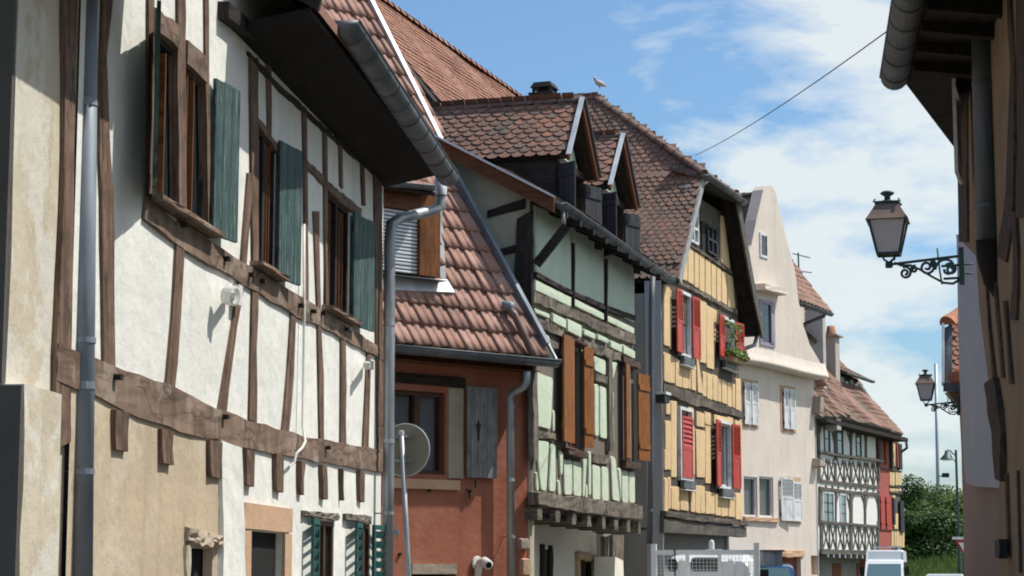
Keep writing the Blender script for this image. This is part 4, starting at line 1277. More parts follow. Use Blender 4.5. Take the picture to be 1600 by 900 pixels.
# dormers
DM = F3.shifted(.1)
for k, (ax, ay, lx, ly, rx, ry, far, bot) in enumerate([(908, 157, 887, 244, 933, 276, (672, 182), (740, 262)), (972, 213, 952, 292, 994, 322, (925, 222), (930, 300))]):
    ap = DM.ab(ax, ay); lf = DM.ab(lx, ly); rt = DM.ab(rx, ry)
    half = (rt[0] - lf[0]) / 2
    zl = lf[1]
    dep = 2.7 if k == 0 else 2.3
    cx = ap[0]; al = lf[0]; ar = rt[0]
    dn = MB()
    # gable triangle (green plaster) and timber front
    dn.prism(DM, [(al + .12, zl - .0), (ar - .12, zl), (cx, ap[1] - .16)], -.3, -.26)
    d = dn.build('dormer_gable', G, h3)
    zbase = zc(.1) - .25
    fw = MB()
    fw.box(DM, al + .08, al + .16, zbase, zl, -.3, -.2); fw.box(DM, ar - .16, ar - .08, zbase, zl, -.3, -.2); fw.box(DM, al + .08, ar - .08, zl - .05, zl + .06, -.3, -.18)
    fw.build('dormer_frame', M['timber_dark'], d, grain=Z)
    MB().box(DM, al + .16, ar - .16, zbase, zl - .05, -.36, -.33).build('pane', M['glass_dark'], d)
    mb = MB(); mb.box(DM, (al + ar) / 2 - .03, (al + ar) / 2 + .03, zbase, zl - .05, -.33, -.27); mb.build('casement', M['window_wood'], d, grain=Z)
    # cheeks
    mb = MB(); mb.box(DM, al + .06, al + .12, zbase - .3, zl + .02, -dep, -.22); mb.box(DM, ar - .12, ar - .06, zbase - .3, zl + .02, -dep, -.22); mb.build('dormer_cheek', M['timber_dark'], d, grain=DM.n)
    # two roof slopes, tiled, with verge trims
    for sgn, ed in ((-1, al), (1, ar)):
        e = -DM.n if sgn > 0 else DM.n     # e runs left to right seen from outside the slope
        o = DM.w(ed, zl, 0) if sgn < 0 else DM.w(ed, zl, 0)
        r_ = DM.w(cx, ap[1], 0) - DM.w(ed, zl, 0)
        pl = Plane(o, e, r_)
        ln = r_.length
        pp = [(-dep, 0), (-.01, 0), (-.01, ln), (-dep, ln)] if sgn < 0 else [(.01, 0), (dep, 0), (dep, ln), (.01, ln)]
        rr = MB().prism(pl, pp, -.05, -.01).build('dormer_roof', M['timber_dark'], d, grain=r_)
        if sgn < 0: tiles(h3, pl, [(a, b) for a, b in pp], .20, .115, M['tile_scallop'], 'scallop', 300 if k == 0 else 90, wave=.006)
        else: tiles(h3, pl, pp, .20, .115, M['tile_scallop'], 'scallop', 0)
        MB().bar(pl.w(0, -.02, .0), pl.w(0, ln, .0), .05, .12, up=pl.n).build('verge_board', M['fascia_brown'], d)
        MB().bar(pl.w(.03 * -sgn, -.03, .065), pl.w(.03 * -sgn, ln, .065), .075, .02, up=pl.n).build('verge_trim', M['zinc_light'] if sgn < 0 else M['zinc_dark'], d)
    ridge(h3, DM.w(cx, ap[1] + .0, -.02), DM.w(cx, ap[1] + .0, -dep), .07, M['tile_scallop'], .36)
    shutter(h3, DM.shifted(-.2), al + .14, -1, zbase + .05, zl - .1, .42, 125, M['shutter_slate'], c=.0)
    shutter(h3, DM.shifted(-.2), ar - .12, 1, zbase + .05, zl - .1, .48, 160, M['shutter_slate'], c=.02)

# ================================================================ H4: ochre house with red shutters
F4 = wall_plane((1035, 42.0), (1160, 48.25))
h4 = house('ochre_house', 'ochre half-timbered gable house with bright red shutters and a brown tiled roof', F4)
W4 = F4.len
CX = 3.62; ZRIDGE = 12.45
profL = [(-.02, 7.62), (.23, 7.95), (2.1, 10.26), (CX, ZRIDGE)]
profR = [(CX, ZRIDGE), (5.25, 10.15), (6.75, 8.15), (7.5, 7.35)]
def roofz(a):
    P = profL + profR[1:]
    for (x0, y0), (x1, y1) in zip(P, P[1:]):
        if x0 <= a <= x1: return y0 + (y1 - y0) * (a - x0) / (x1 - x0)
    return 7
zb4 = F4.ab(1040, 806)[1]
A4 = cv(1000, 250, 4); B4 = cv(1000, 450, 4); C4 = cv(1000, 675, 4)
O = M['plaster_ochre']; T4 = M['timber_dark']; TF = M['timber_grey']
ww = {}
ww['a'] = rect(F4, *B4(240, 32, 300, 425)); ww['b'] = rect(F4, *B4(503, 190, 572, 455))
ww['c'] = rect(F4, *(B4(242, 765, 250, 770)[:2] + C4(300, 305, 318, 300)[2:])); ww['d'] = rect(F4, *(B4(482, 848, 0, 0)[:2] + C4(0, 0, 550, 340)[2:]))
ww['c'] = rect(F4, 1060, 640, 1078, 748)
ww['d'] = rect(F4, 1120, 660, 1138, 761)
hole = list(ww.values())
W4A = rect(F4, 1072, 308, 1086, 382); W4B = rect(F4, 1101, 352, 1115, 400)
gab = [(-.0, zb4), (W4, zb4), (W4, roofz(W4) - .25), (5.2, 9.95), (1.95, 9.95), (0, roofz(0) - .25)]
zsp = 6.9
wall_holes(h4, 'wall', M['timber_mid'], F4, 0, W4, zb4, zsp, hole, c=-.01, depth=.2)
MB().prism(F4, [(0, zsp), (W4, zsp), (W4, roofz(W4) - .25), (5.2, 9.9), (2.05, 9.9), (0, roofz(0) - .25)], -.3, -.01).build('gable_wall', M['timber_mid'], h4, grain=Z)
mb = MB(); mb.box(F4, 0, .25, 0, roofz(0) - .3, -9, -.31); mb.box(F4, W4 - .25, W4, 0, roofz(W4) - .3, -9, -.31); mb.box(F4, .25, W4 - .25, 0, 7.5, -9, -8.8); mb.box(F4, .25, W4 - .25, 0, zb4, -.55, -.35)
mb.build('side_wall', M['plaster_grey'], h4)
# side wall facing the camera: brighter strip with downpipe in front
MB().strip(F4, [(-.02, 0), (-.02, 7.6)], [(.03, 0), (.03, 7.6)], -.32, .03, seg=.3, jit=.01).build('corner_board', M['bargeboard'], h4)
def pan4(cvf, q, c1=.017, **kw):
    x0, x1, yt, yb = q[:4]; x2, x3 = (q[4], q[5]) if len(q) > 4 else (x0, x1)
    u0, v0, u1, v1 = cvf(x0, yt, x1, yb); u2, _, u3, _ = cvf(x2, 0, x3, 0)
    panel(h4, F4, O, u0, u1, v0, v1, x2=u2, x3=u3, c1=c1, rad=.045, inset=.010, **kw)
# gable row
for i, (x0, x1) in enumerate([(258, 293), (297, 333), (337, 364), (368, 400), (405, 439), (443, 472), (477, 503), (508, 540), (545, 575)]):
    yt = 512 + (x0 - 258) * .70; yb = 742 + (x0 - 258) * .62
    pan4(A4, (x0, x1, yt, yb, x0 + (0 if i < 8 else 4), x1 + (0 if i < 8 else 18)))
MB().pillow(F4, [F4.ab(*A4(178, 705)), F4.ab(*A4(252, 742)), F4.ab(*A4(254, 512)), F4.ab(*A4(240, 497))], -.01, .024, .05, .014).build('plaster_panel', O, h4)
MB().pillow(F4, [F4.ab(*A4(246, 470)), F4.ab(*A4(288, 492)), F4.ab(*A4(288, 372)), F4.ab(*A4(272, 372))], -.01, .024, .05, .014).build('plaster_panel', O, h4)
MB().pillow(F4, [F4.ab(*A4(503, 640)), F4.ab(*A4(560, 688)), F4.ab(*A4(522, 350)), F4.ab(*A4(503, 345))], -.01, .024, .05, .014).build('plaster_panel', O, h4)
for q in [(146, 184, -20, 352), (184, 192, 10, 380), (147, 200, 400, 585), (197, 214, 428, 592), (218, 260, 440, 608), (263, 298, 455, 622), (300, 313, 470, 630), (318, 346, 472, 636), (346, 356, 90, 440, 350, 380),
          (360, 411, 66, 462, 372, 411), (412, 478, 105, 500, 414, 458), (350, 362, 440, 650, 358, 393), (388, 412, 515, 672), (416, 449, 527, 692), (452, 481, 537, 700), (484, 504, 565, 706), (508, 540, 572, 722), (543, 570, 585, 738), (574, 591, 597, 748), (595, 627, 560, 758),
          (575, 600, 200, 230), (160, 186, 698, 788), (190, 226, 702, 1180), (155, 190, 826, 1130), (300, 332, 735, 820), (350, 400, 768, 862), (402, 440, 768, 850), (460, 546, 785, 850), (545, 580, 800, 860), (590, 634, 822, 1238)]:
    pan4(B4, q)
for q in [(150, 160, 110, 240, 150, 165), (345, 404, -20, 280, 352, 402), (406, 440, -40, 320), (322, 338, -40, 270), (150, 173, 285, 500, 148, 173), (174, 189, 280, 485), (193, 244, 340, 485), (248, 299, 350, 492), (312, 341, 320, 498, 314, 341),
          (343, 375, 330, 506), (372, 402, 335, 508, 378, 404), (408, 463, 370, 512), (467, 503, 385, 520), (505, 546, 388, 526), (550, 590, 368, 532), (595, 636, 376, 544)]:
    pan4(C4, q)
# heavy beams
def hb4(t_, b_, cvf, mat=TF, c1=.045, **kw): return hbeam(h4, F4, [cvf(*p) for p in t_], [cvf(*p) for p in b_], mat, -.03, c1, **kw)
hb4([(178, 712), (300, 785), (430, 850), (600, 940)], [(178, 752), (300, 812), (430, 880), (600, 968)], A4, seg=.3, rows=2, jit=.03, mat=M['timber_grey'])
hb4([(140, 590), (300, 640), (450, 705), (632, 772)], [(140, 650), (300, 728), (450, 765), (636, 822)], B4, seg=.4, rows=2, jit=.025, dj=.008, mat=M['timber_mid'])
hb4([(135, 490), (300, 515), (450, 535), (648, 556)], [(133, 530), (300, 556), (450, 570), (650, 592)], C4, seg=.4, rows=2, jit=.015, c1=.1, dj=.008, mat=M['timber_mid'])
hb4([(132, 534), (650, 592)], [(132, 630), (650, 660)], C4, seg=.5, rows=2, jit=.005, c1=.06, mat=M['timber_far'])
hb4([(240, 478), (300, 512), (440, 605), (562, 692)], [(240, 500), (300, 540), (440, 632), (565, 722)], A4, seg=.3, jit=.01, c1=.05, mat=M['timber_mid'])
MB().box(F4, 0, W4, zb4 - .3, zb4 - .24, -.5, .02).build('jetty_floor', T4, h4, grain=F4.e)
# windows with white frames, red shutters
for k, w in ww.items():
    window(h4, F4, w, c=-.08, frame=M['window_white'], pane=M['glass'], nx=1, fw=.05, curtain=M['curtain_pale'])
    mb = MB(); t_ = .07
    mb.box(F4, w[0] - t_, w[0], w[2] - t_, w[3] + t_, -.02, .07); mb.box(F4, w[1], w[1] + t_, w[2] - t_, w[3] + t_, -.02, .07)
    mb.box(F4, w[0], w[1], w[3], w[3] + t_, -.02, .068); mb.box(F4, w[0], w[1], w[2] - t_, w[2], -.02, .068)
    mb.build('window_surround', M['window_white'], h4, grain=Z)
    MB().strip(F4, [(w[0] - .02, w[2] - .24), (w[1] + .08, w[2] - .24)], [(w[0] - .02, w[2] - .05), (w[1] + .08, w[2] - .05)], .03, .12, seg=.2, jit=.003).build('sill_guard', M['zinc_dark'], h4)
    MB().strip(F4, [(w[0] - .05, w[2] - .28), (w[1] + .12, w[2] - .28)], [(w[0] - .05, w[2] - .245), (w[1] + .12, w[2] - .245)], .03, .14, seg=.2, jit=.003).build('sill_guard', M['window_white'], h4)
rs = M['shutter_red']
for k, (wl, al_, wr, ar_) in {'a': (.60, 176, .5, 176), 'b': (.58, 176, .5, 172), 'd': (.52, 176, .45, 170)}.items():
    w = ww[k]
    shutter(h4, F4, w[0] - .04, -1, w[2] - .03, w[3] + .03, wl, al_, rs, c=.1, style='louver', slat_from=.52)
    shutter(h4, F4, w[1] + .04, 1, w[2] - .03, w[3] + .03, wr, ar_, rs, c=.1, style='louver', slat_from=.52)
w = ww['c']
shutter(h4, F4, w[1] + .0, 1, w[2] - .0, w[3] - .12, w[1] - w[0] - .02, 0, rs, c=.07, style='louver', slat_from=.5, label='closed bright red shutter')
# attic windows under the half hip
for w, ny in ((W4A, 3), (W4B, 2)):
    MB().box(F4, w[0] - .35, w[1] + .35, w[2] - .05, w[3] + .05, -.02, .03).build('dark_boarding', T4, h4, grain=Z)
    MB().box(F4, w[0], w[1], w[2], w[3], .031, .04).build('pane', M['glass_sky'] if ny == 3 else M['glass_dark'], h4)
    mb = MB()
    for a in (w[0], (w[0] + w[1]) / 2, w[1]): mb.box(F4, a - .03, a + .03, w[2], w[3], .03, .09)
    for i in range(ny + 1):
        z = w[2] + (w[3] - w[2]) * i / ny; mb.box(F4, w[0], w[1], z - .025, z + .025, .03, .088)
    mb.build('window', M['window_white'] if ny == 3 else M['shutter_slate'], h4, grain=Z)
# roof slopes of the main roof
DEP = 10.0
HX = 2.55          # where the half hip starts, behind the facade
eL = F4.n          # seen from outside the left slope, right is towards the street
FV = .42           # verge overhang
def slope_plane(p, q, side):
    """plane through two profile points p (low) and q (high)"""
    lo, hi = F4.w(p[0], p[1], 0), F4.w(q[0], q[1], 0)
    return Plane(lo, F4.n if side < 0 else -F4.n, hi - lo)
roofs = []
for side, P in ((-1, profL), (1, profR[::-1])):
    for i in range(3):
        p, q = P[i], P[i + 1]
        pl = slope_plane(p, q, side)
        ln = (Vector(q) - Vector(p)).length
        s = 1 if side < 0 else -1
        xf = FV * s; xb = -DEP * s
        if i < 2: poly = [(xb, 0), (xf, 0), (xf, ln), (xb, ln)]
        else: poly = [(xb, 0), (xf, 0), (-HX * s, ln), (xb, ln)]
        rr = MB().prism(pl, poly, -.09, -.012).build('roof', T4, h4, grain=pl.r)
        if side < 0: roofs.append((pl, poly, rr))
        else: tiles(h4, pl, poly, .17, .135, M['tile_brown'], 'scallop', 0)
for i, (pl, poly, rr) in enumerate(roofs):
    vis = [(-4.6, poly[0][1]), poly[1], poly[2], (-4.6, poly[3][1])] if i < 2 else [(-5.2, 0), poly[1], poly[2], (-5.2, poly[3][1])]
    tiles(rr, pl, vis, .17, .135, M['tile_brown'], 'scallop', 300, wave=.02, view=[(930, 130), (1110, 265), (1040, 440), (990, 420), (900, 330), (930, 230), (850, 150)])
# half hip in front
zh = 10.2
hl, hr = F4.w(2.02, zh, FV), F4.w(5.22, zh, FV)
top = F4.w(CX, ZRIDGE, -HX)
HP = Plane(hl, F4.e, top - (hl + hr) / 2)
hpoly = [(0, 0), ((hr - hl).length, 0), (HP.e.dot(top - hl), HP.r.dot(top - hl))]
MB().prism(HP, hpoly, -.1, -.012).build('half_hip', M['timber_far'], h4, grain=HP.r)
tiles(h4, HP, hpoly, .17, .135, M['tile_brown'], 'scallop', 0)
# soffit of the half hip, bargeboards
mb = MB(); mb.hexa([F4.w(1.9, zh - .14, FV), F4.w(5.35, zh - .14, FV), F4.w(5.35, zh - .08, FV), F4.w(1.9, zh - .08, FV)],
                   [F4.w(1.9, zh + .1, -.3), F4.w(5.35, zh + .1, -.3), F4.w(5.35, zh + .18, -.3), F4.w(1.9, zh + .18, -.3)]); mb.build('soffit', M['timber_far'], h4, grain=F4.e)
gutter_obj(h4, F4.w(1.9, zh - .06, FV + .08), F4.w(5.4, zh - .06, FV + .08), .085, M['zinc_dark'], .9)
MB().tube([at(1108, 274, 44.0), at(1107, 281, 44.0), at(1100, 286, 43.9), at(1070, 293, 43.6)], .05, 10).build('gutter_spout', M['zinc_light'], h4, smooth=True)
for P, mt in ((profL, 'bargeboard'), (profR[::-1], 'timber_far')):
    for i in range(3):
        p, q = Vector(P[i]), Vector(P[i + 1])
        if i == 2: q = p.lerp(q, .05)
        n_ = Vector((-(q - p).y, (q - p).x)).normalized() * (1 if mt == 'bargeboard' else -1)
        w_ = .19 if mt == 'bargeboard' else .3
        mb = MB()
        k0 = F4.w(p.x, p.y, FV); k1 = F4.w(q.x, q.y, FV)
        a_, b_ = p - n_ * w_, q - n_ * w_
        mb.hexa([F4.w(p.x, p.y, FV - .03), F4.w(a_.x, a_.y, FV - .03), F4.w(a_.x, a_.y, FV + .015), F4.w(p.x, p.y, FV + .015)],
                [F4.w(q.x, q.y, FV - .03), F4.w(b_.x, b_.y, FV - .03), F4.w(b_.x, b_.y, FV + .015), F4.w(q.x, q.y, FV + .015)])
        mb.build('bargeboard', M[mt], h4, grain=k1 - k0)
        mb = MB(); off = n_ * -.1
        mb.hexa([F4.w(p.x + off.x, p.y + off.y, -.02), F4.w(p.x + off.x * 1.5, p.y + off.y * 1.5, -.02), F4.w(p.x + off.x * 1.5, p.y + off.y * 1.5, FV - .03), F4.w(p.x + off.x, p.y + off.y, FV - .03)],
                [F4.w(q.x + off.x, q.y + off.y, -.02), F4.w(q.x + off.x * 1.5, q.y + off.y * 1.5, -.02), F4.w(q.x + off.x * 1.5, q.y + off.y * 1.5, FV - .03), F4.w(q.x + off.x, q.y + off.y, FV - .03)])
        mb.build('soffit', T4, h4, grain=k1 - k0)
ridge(h4, F4.w(CX, ZRIDGE + .02, -HX + .1), F4.w(CX, ZRIDGE + .02, -DEP), .10, M['tile_brown'], .33)
ridge(h4, F4.w(2.05, zh + .03, FV), top + Z * .05, .10, M['tile_brown'], .33)
ridge(h4, F4.w(5.2, zh + .03, FV), top + Z * .05, .10, M['tile_brown'], .33)
pl = roofs[0][0]
# right eave gutter stub and spout
gutter_obj(h4, F4.w(7.45, 7.3, FV - .1), F4.w(7.45, 7.3, -6), .08, M['zinc_dark'], 1.0)
MB().tube([F4.w(7.42, 7.25, FV - .15), F4.w(7.3, 7.0, FV - .2), F4.w(6.9, 6.85, -.0)], .05, 10).build('gutter_spout', M['zinc'], h4, smooth=True)
# downpipe in the gap between the green and the ochre house
pts = [at(1020, 430, 40.5), at(1018, 470, 40.4), at(1017, 720, 40.3), at(1015, 850, 40.2)]
pipe_obj(h4, pts, .055, M['zinc_dark'], [(at(1017, 600, 40.33), Z)])
MB().box(F4, -1.1, -.02, 0, 7.3, -4.4, -.9).build('passage_wall', M['plaster_grey'], h4)
# cowled chimney on the ridge
c = F4.w(CX, ZRIDGE, -4.55)
c = at(851, 152, c.y)
ch = MB(); Pc = Plane((c.x, c.y, 0), F4.e, Z)
ch.box(Pc, -.24, .24, c.z - .8, c.z + .02, -.24, .24)
ch = ch.build('chimney', M['rubble'], h4)
mb = MB(); mb.box(Pc, -.3, .3, c.z + .02, c.z + .07, -.3, .3)
for x in (-.2, .2):
    for y in (-.2, .2): mb.box(Pc, x - .03, x + .03, c.z + .07, c.z + .2, y - .03, y + .03)
mb.box(Pc, -.08, .08, c.z + .07, c.z + .2, -.08, .08)
mb.hexa([Pc.w(-.27, c.z + .2, -.27), Pc.w(.27, c.z + .2, -.27), Pc.w(.27, c.z + .2, .27), Pc.w(-.27, c.z + .2, .27)][::-1], [Pc.w(-.2, c.z + .33, -.2), Pc.w(.2, c.z + .33, -.2), Pc.w(.2, c.z + .33, .2), Pc.w(-.2, c.z + .33, .2)][::-1])
mb.build('cowl', M['iron'], ch)
t = thing('wall_light', 'small dark and white lamp at the left corner of the ochre house', 'light', F4.p(1033, 622))
MB().box(Plane(F4.p(1032, 620, .1), F4.e, Z), -.1, .25, -.12, .04, -.08, .12).build('lamp_head', M['iron'], t)
MB().box(Plane(F4.p(1032, 620, .1), F4.e, Z), -.08, .3, .045, .1, -.06, .14).build('lamp_cover', M['white_plastic'], t)
# flower box with geraniums on the second window
w = ww['b']
t = thing('flower_box', 'wooden window box of pink flowers between the red shutters', 'flower box', F4.w((w[0] + w[1]) / 2, w[2] - .1, .15))
MB().box(F4, w[0] - .02, w[1] + .2, w[2] - .1, w[2] + .03, .12, .28).build('planter', M['ochre_wood'], t, grain=F4.e)
mb = MB(); tn = []
fl = MB()
for i in range(420):
    a = ru(w[0] - .05, w[1] + .2); z = w[2] + .02 + abs(random.gauss(0, .07)) + (R() < .3) * ru(0, .75) * (abs(a - w[0] - .35) < .25)
    p = F4.w(a, z, ru(.1, .38)); u = Vector((ru(-1, 1), ru(-1, 1), ru(-1, 1))).normalized(); v_ = u.orthogonal() * .045; u = u * .05
    (fl if R() < .035 else mb).add([p - u, p + v_, p + u, p - v_], [(0, 1, 2, 3)])
o = mb.build('foliage', M['leaf_light'], t); at_ = o.data.attributes.new('tint', 'FLOAT', 'FACE'); at_.data.foreach_set('value', [R() for _ in o.data.polygons])
fl.build('flowers', M['petal'], t)

# ---- house behind: broad orange-tiled roof
BD = (Vector((.318, .948, 0))).normalized()
R0, R1 = at(566, -12, 39.5), at(836, 168, 50.3)
R1.z = R0.z = (R0.z + R1.z) / 2
hb = thing('rear_house', 'tall house behind, only its wide orange tiled roof showing above the red house', 'house', (R0.x - 3, R0.y, 0))
ed = (R1 - R0).normalized(); nd_ = Vector((ed.y, -ed.x, 0))
lowv = nd_ * .62 - Z * .78
BP = Plane(R0 + lowv * 7.2, ed, -lowv)
poly = [(-2, 0), ((R1 - R0).length + .2, 0), ((R1 - R0).length + .2, 7.2), (-2, 7.2)]
rr = MB().prism(BP, poly, -.15, -.012).build('roof', M['timber_dark'], hb, grain=BP.e)
tiles(rr, BP, [(-1.5, 1.5), ((R1 - R0).length + .2, 1.5), ((R1 - R0).length + .2, 7.2), (-1.5, 7.2)], .185, .17, M['tile_orange'], 'scallop', 300, wave=.012, view=[(590, 0), (830, 165), (690, 190), (640, 120)])
mb = MB(); mb.hexa([R0 - ed * 2 + Z * -.1, R0 - ed * 2 - nd_ * 4 - Z * 5, R0 - ed * 2 - nd_ * 4 - Z * 5.2, R0 - ed * 2 - Z * .3], [R1 - Z * .1, R1 - nd_ * 4 - Z * 5, R1 - nd_ * 4 - Z * 5.2, R1 - Z * .3]); mb.build('rear_slope', M['tile_orange'], hb)
Bw = Plane(Vector((R0.x, R0.y, 0)) - ed * 1.5, ed, Z)
MB().box(Bw, 0, 12, 0, R0.z - 5.8, -4, 3.6).build('wall', M['plaster_grey'], hb)
mb = MB(); mb.prism(Bw.perp(12.3), [(-4, R0.z - 5.3), (0, R0.z - .3), (3.9, R0.z - 5.4)], -.1, .0); mb.build('gable', M['plaster_grey'], hb)
ridge(hb, R0 - ed * 1.5 + Z * .02, R1 + Z * .02, .12, M['tile_orange'], .36)
MB().tube([at(634, 20, 41), at(655, 34, 41)], .012, 5).build('roof_rod', M['iron'], hb)
# pigeon on the hip
pc = at(937, 131, 45.9)
t = thing('pigeon', 'small grey and white pigeon perched on the roof ridge', 'bird', pc - Z * .09)
bx = Vector((-.85, -.5, 0)).normalized()
body = [(-.19, -.04, .012), (-.13, -.02, .03), (-.06, .0, .062), (.02, .015, .072), (.08, .035, .055), (.11, .075, .036), (.13, .115, .036), (.155, .122, .022), (.185, .115, .004)]
MB().tube([pc + bx * a + Z * b_ for a, b_, r_ in body], [r_ for *_, r_ in body], 10).build('body', M['feather'], t, smooth=True)
MB().tube([pc + bx * .0 - Z * .05, pc + bx * .01 - Z * .11], .008, 5).build('leg', M['shutter_red'], t)
MB().tube([pc + bx * .03 - Z * .05 + Vector((.02, -.03, 0)), pc + bx * .04 - Z * .11 + Vector((.02, -.03, 0))], .008, 5).build('leg', M['shutter_red'], t)
# ================================================================ H5: cream house with the plastered gable
F5 = wall_plane((1156, 50.0), (1277, 53.8))
L5 = F5.len
h5 = house('cream_house', 'tall pale cream plastered gable house with white shutters and a moulded ledge', F5)
D5 = cv(1000, 250, 4); E5 = cv(1000, 450, 4); G5 = cv(1000, 675, 4)
def r5(cvf, x0, y0, x1, y1, pl=F5): return rect(pl, *cvf(x0, y0, x1, y1))
P5 = M['plaster_pink']
zl5 = F5.ab(1158, 566)[1]
up = [F5.ab(x, y) for x, y in [(1150, 400), (1158, 385), (1166, 345), (1177, 298), (1181, 292), (1190, 292), (1196, 302), (1206, 345), (1216, 385), (1227, 425), (1232, 470), (1240, 510), (1250, 540), (1264, 563), (1276, 583)]]
zc5 = up[-1][1]
up = [(up[0][0] - 1.2, zl5), (up[0][0] - 1.2, up[0][1] - 2.0)] + up
up[-1] = (up[-1][0], zl5)
Ww1 = r5(D5, 753, 468, 790, 603); Ww2 = r5(E5, 753, 95, 828, 352)
# upper wall as a prism with punched look: windows are built on its face inside proud surrounds
MB().prism(F5, up, -.02, .28).build('gable_wall', P5, h5)
FU = F5.shifted(.28)
def surround(parent, pl, x0, y0, x1, y1, mat, t=.06, c=.03, pane='glass_dark', nx=1, ny=1, fm='window_white'):
    w = rect(pl, x0, y0, x1, y1)
    mb = MB()
    mb.box(pl, w[0] - t, w[0], w[2] - t, w[3] + t, -.01, c); mb.box(pl, w[1], w[1] + t, w[2] - t, w[3] + t, -.01, c)
    mb.box(pl, w[0], w[1], w[3], w[3] + t, -.01, c - .002); mb.box(pl, w[0], w[1], w[2] - t, w[2], -.01, c - .002)
    o = mb.build('window', mat, parent, grain=Z)
    MB().box(pl, w[0], w[1], w[2], w[3], .004, .008).build('pane', M[pane], o)
    if nx > 1 or ny > 1:
        mb = MB()
        for i in range(1, nx): a = w[0] + (w[1] - w[0]) * i / nx; mb.box(pl, a - .03, a + .03, w[2], w[3], .008, .03)
        for i in range(1, ny): z = w[2] + (w[3] - w[2]) * i / ny; mb.box(pl, w[0], w[1], z - .015, z + .015, .008, .026)
        mb.build('glazing_bar', M[fm], o, grain=Z)
    return w
surround(h5, FU, *D5(752, 468, 790, 602), M['window_white'])
w = surround(h5, FU, *E5(753, 92, 830, 350), M['window_lilac'], t=.09)
MB().box(FU, w[1] - .16, w[1] - .01, w[2], w[3], .01, .05).build('shutter', M['window_lilac'], h5, grain=Z)
a0, z0 = FU.ab(*E5(720, 10)); a1 = FU.ab(*E5(862, 10))[0]
MB().strip(FU, [(a0, z0 - .02), (a1, z0 - .02)], [(a0, z0 + .14), (a1, z0 + .14)], -.02, .28, seg=.3, jit=.01).build('window_hood', P5, h5)
# moulded ledge with a rounded lip
mb = MB(); n = 26
sec = [(.26, .34), (.285, .22), (.32, .1), (.36, .03), (.36, -.02), (.32, -.05), (.0, -.06)]
vs = []
a0_, a1_ = -.6, L5 + .15
for k in range(n + 1):
    a = a0_ + (a1_ - a0_) * k / n; dz = .03 * math.sin(k * .21)
    vs += [F5.w(a, zl5 + z + dz, .02 + c * (1 + ru(-.01, .01))) for c, z in sec]
m = len(sec)
mb.add(vs, [(k * m + j, k * m + j + 1, (k + 1) * m + j + 1, (k + 1) * m + j) for k in range(n) for j in range(m - 1)] + [tuple(range(m))[::-1], tuple(n * m + j for j in range(m))])
mb.build('ledge', P5, h5, smooth=True)
# lower wall
wa = rect(F5, 1162, 744, 1184, 808); wb = rect(F5, 1186, 744, 1209, 809); dr = rect(F5, 1210, 870, 1253, 960); dn_ = rect(F5, 1267, 868, 1279, 898)
wall_holes(h5, 'wall', P5, F5, -1.5, L5, 0, zl5 + .1, [wa, wb, dr, dn_], c=0, depth=.18)
for w in (wa, wb): window(h5, F5, w, c=-.08, frame=M['window_white'], pane=M['glass'], nx=1, fw=.05, curtain=M['curtain'])
MB().strip(F5, [(wa[0] - .08, wb[2] - .12), (wb[1] + .2, wb[2] - .12)], [(wa[0] - .08, wb[2]), (wb[1] + .2, wb[2])], 0, .07, seg=.3, jit=.003).build('window_sill', M['sandstone'], h5)
MB().box(F5, dr[0], dr[1], 0, dr[3], -.16, -.12).build('door', M['plank_red'], h5, grain=Z)
MB().strip(F5, [(dr[0] - .15, dr[3] - .0), (dr[1] + .15, dr[3] - .0)], [(dr[0] - .15, dr[3] + .18), (dr[1] + .15, dr[3] + .18)], 0, .03, seg=.3, jit=.004).build('lintel', M['sandstone'], h5)
MB().pillow(F5, [F5.ab(1225, 872), F5.ab(1239, 872), F5.ab(1238, 862), F5.ab(1227, 862)], 0, .05, .08, .02).build('keystone', M['sandstone'], h5)
MB().box(F5, dn_[0] - .02, dn_[1] + .02, dn_[2] - .1, dn_[3] + .05, -.17, -.14).build('niche_panel', M['sandstone'], h5)
sw = M['shutter_white']
def flat_shutter(parent, pl, x0, y0, x1, y1, mat, sp=(.55, .93), c=.05, tilt=0):
    w = rect(pl, x0, y0, x1, y1)
    return shutter(parent, pl, w[0], 1, w[2], w[3], w[1] - w[0], 180 - tilt, mat, c=c, style='louver', slat_from=sp[0])
for x0, y0, x1, y1 in [(640, 588, 683, 855), (685, 592, 730, 860), (886, 626, 922, 882), (924, 632, 963, 888)]:
    flat_shutter(h5, F5, *E5(x0, y0, x1, y1), sw)
for (x0, y0, x1, y1) in [(640, 580, 734, 862), (880, 620, 968, 890)]:
    w = rect(F5, *E5(x0, y0, x1, y1)); MB().box(F5, w[0] - .06, w[1] + .06, w[2] - .06, w[3] + .06, -.01, .014).build('window_surround', M['sandstone'], h5, grain=Z)
w = rect(F5, *G5(868, 280, 918, 556)); shutter(h5, F5, w[0], 1, w[2], w[3], .62, 174, sw, c=.05, style='louver', slat_from=.55)
flat_shutter(h5, F5, *G5(932, 308, 1003, 560), sw)
w = rect(F5, *G5(920, 290, 1005, 570)); MB().box(F5, w[0] - .02, w[1] + .02, w[2] - .02, w[3] + .05, -.01, .012).build('window_surround', M['sandstone'], h5, grain=Z)
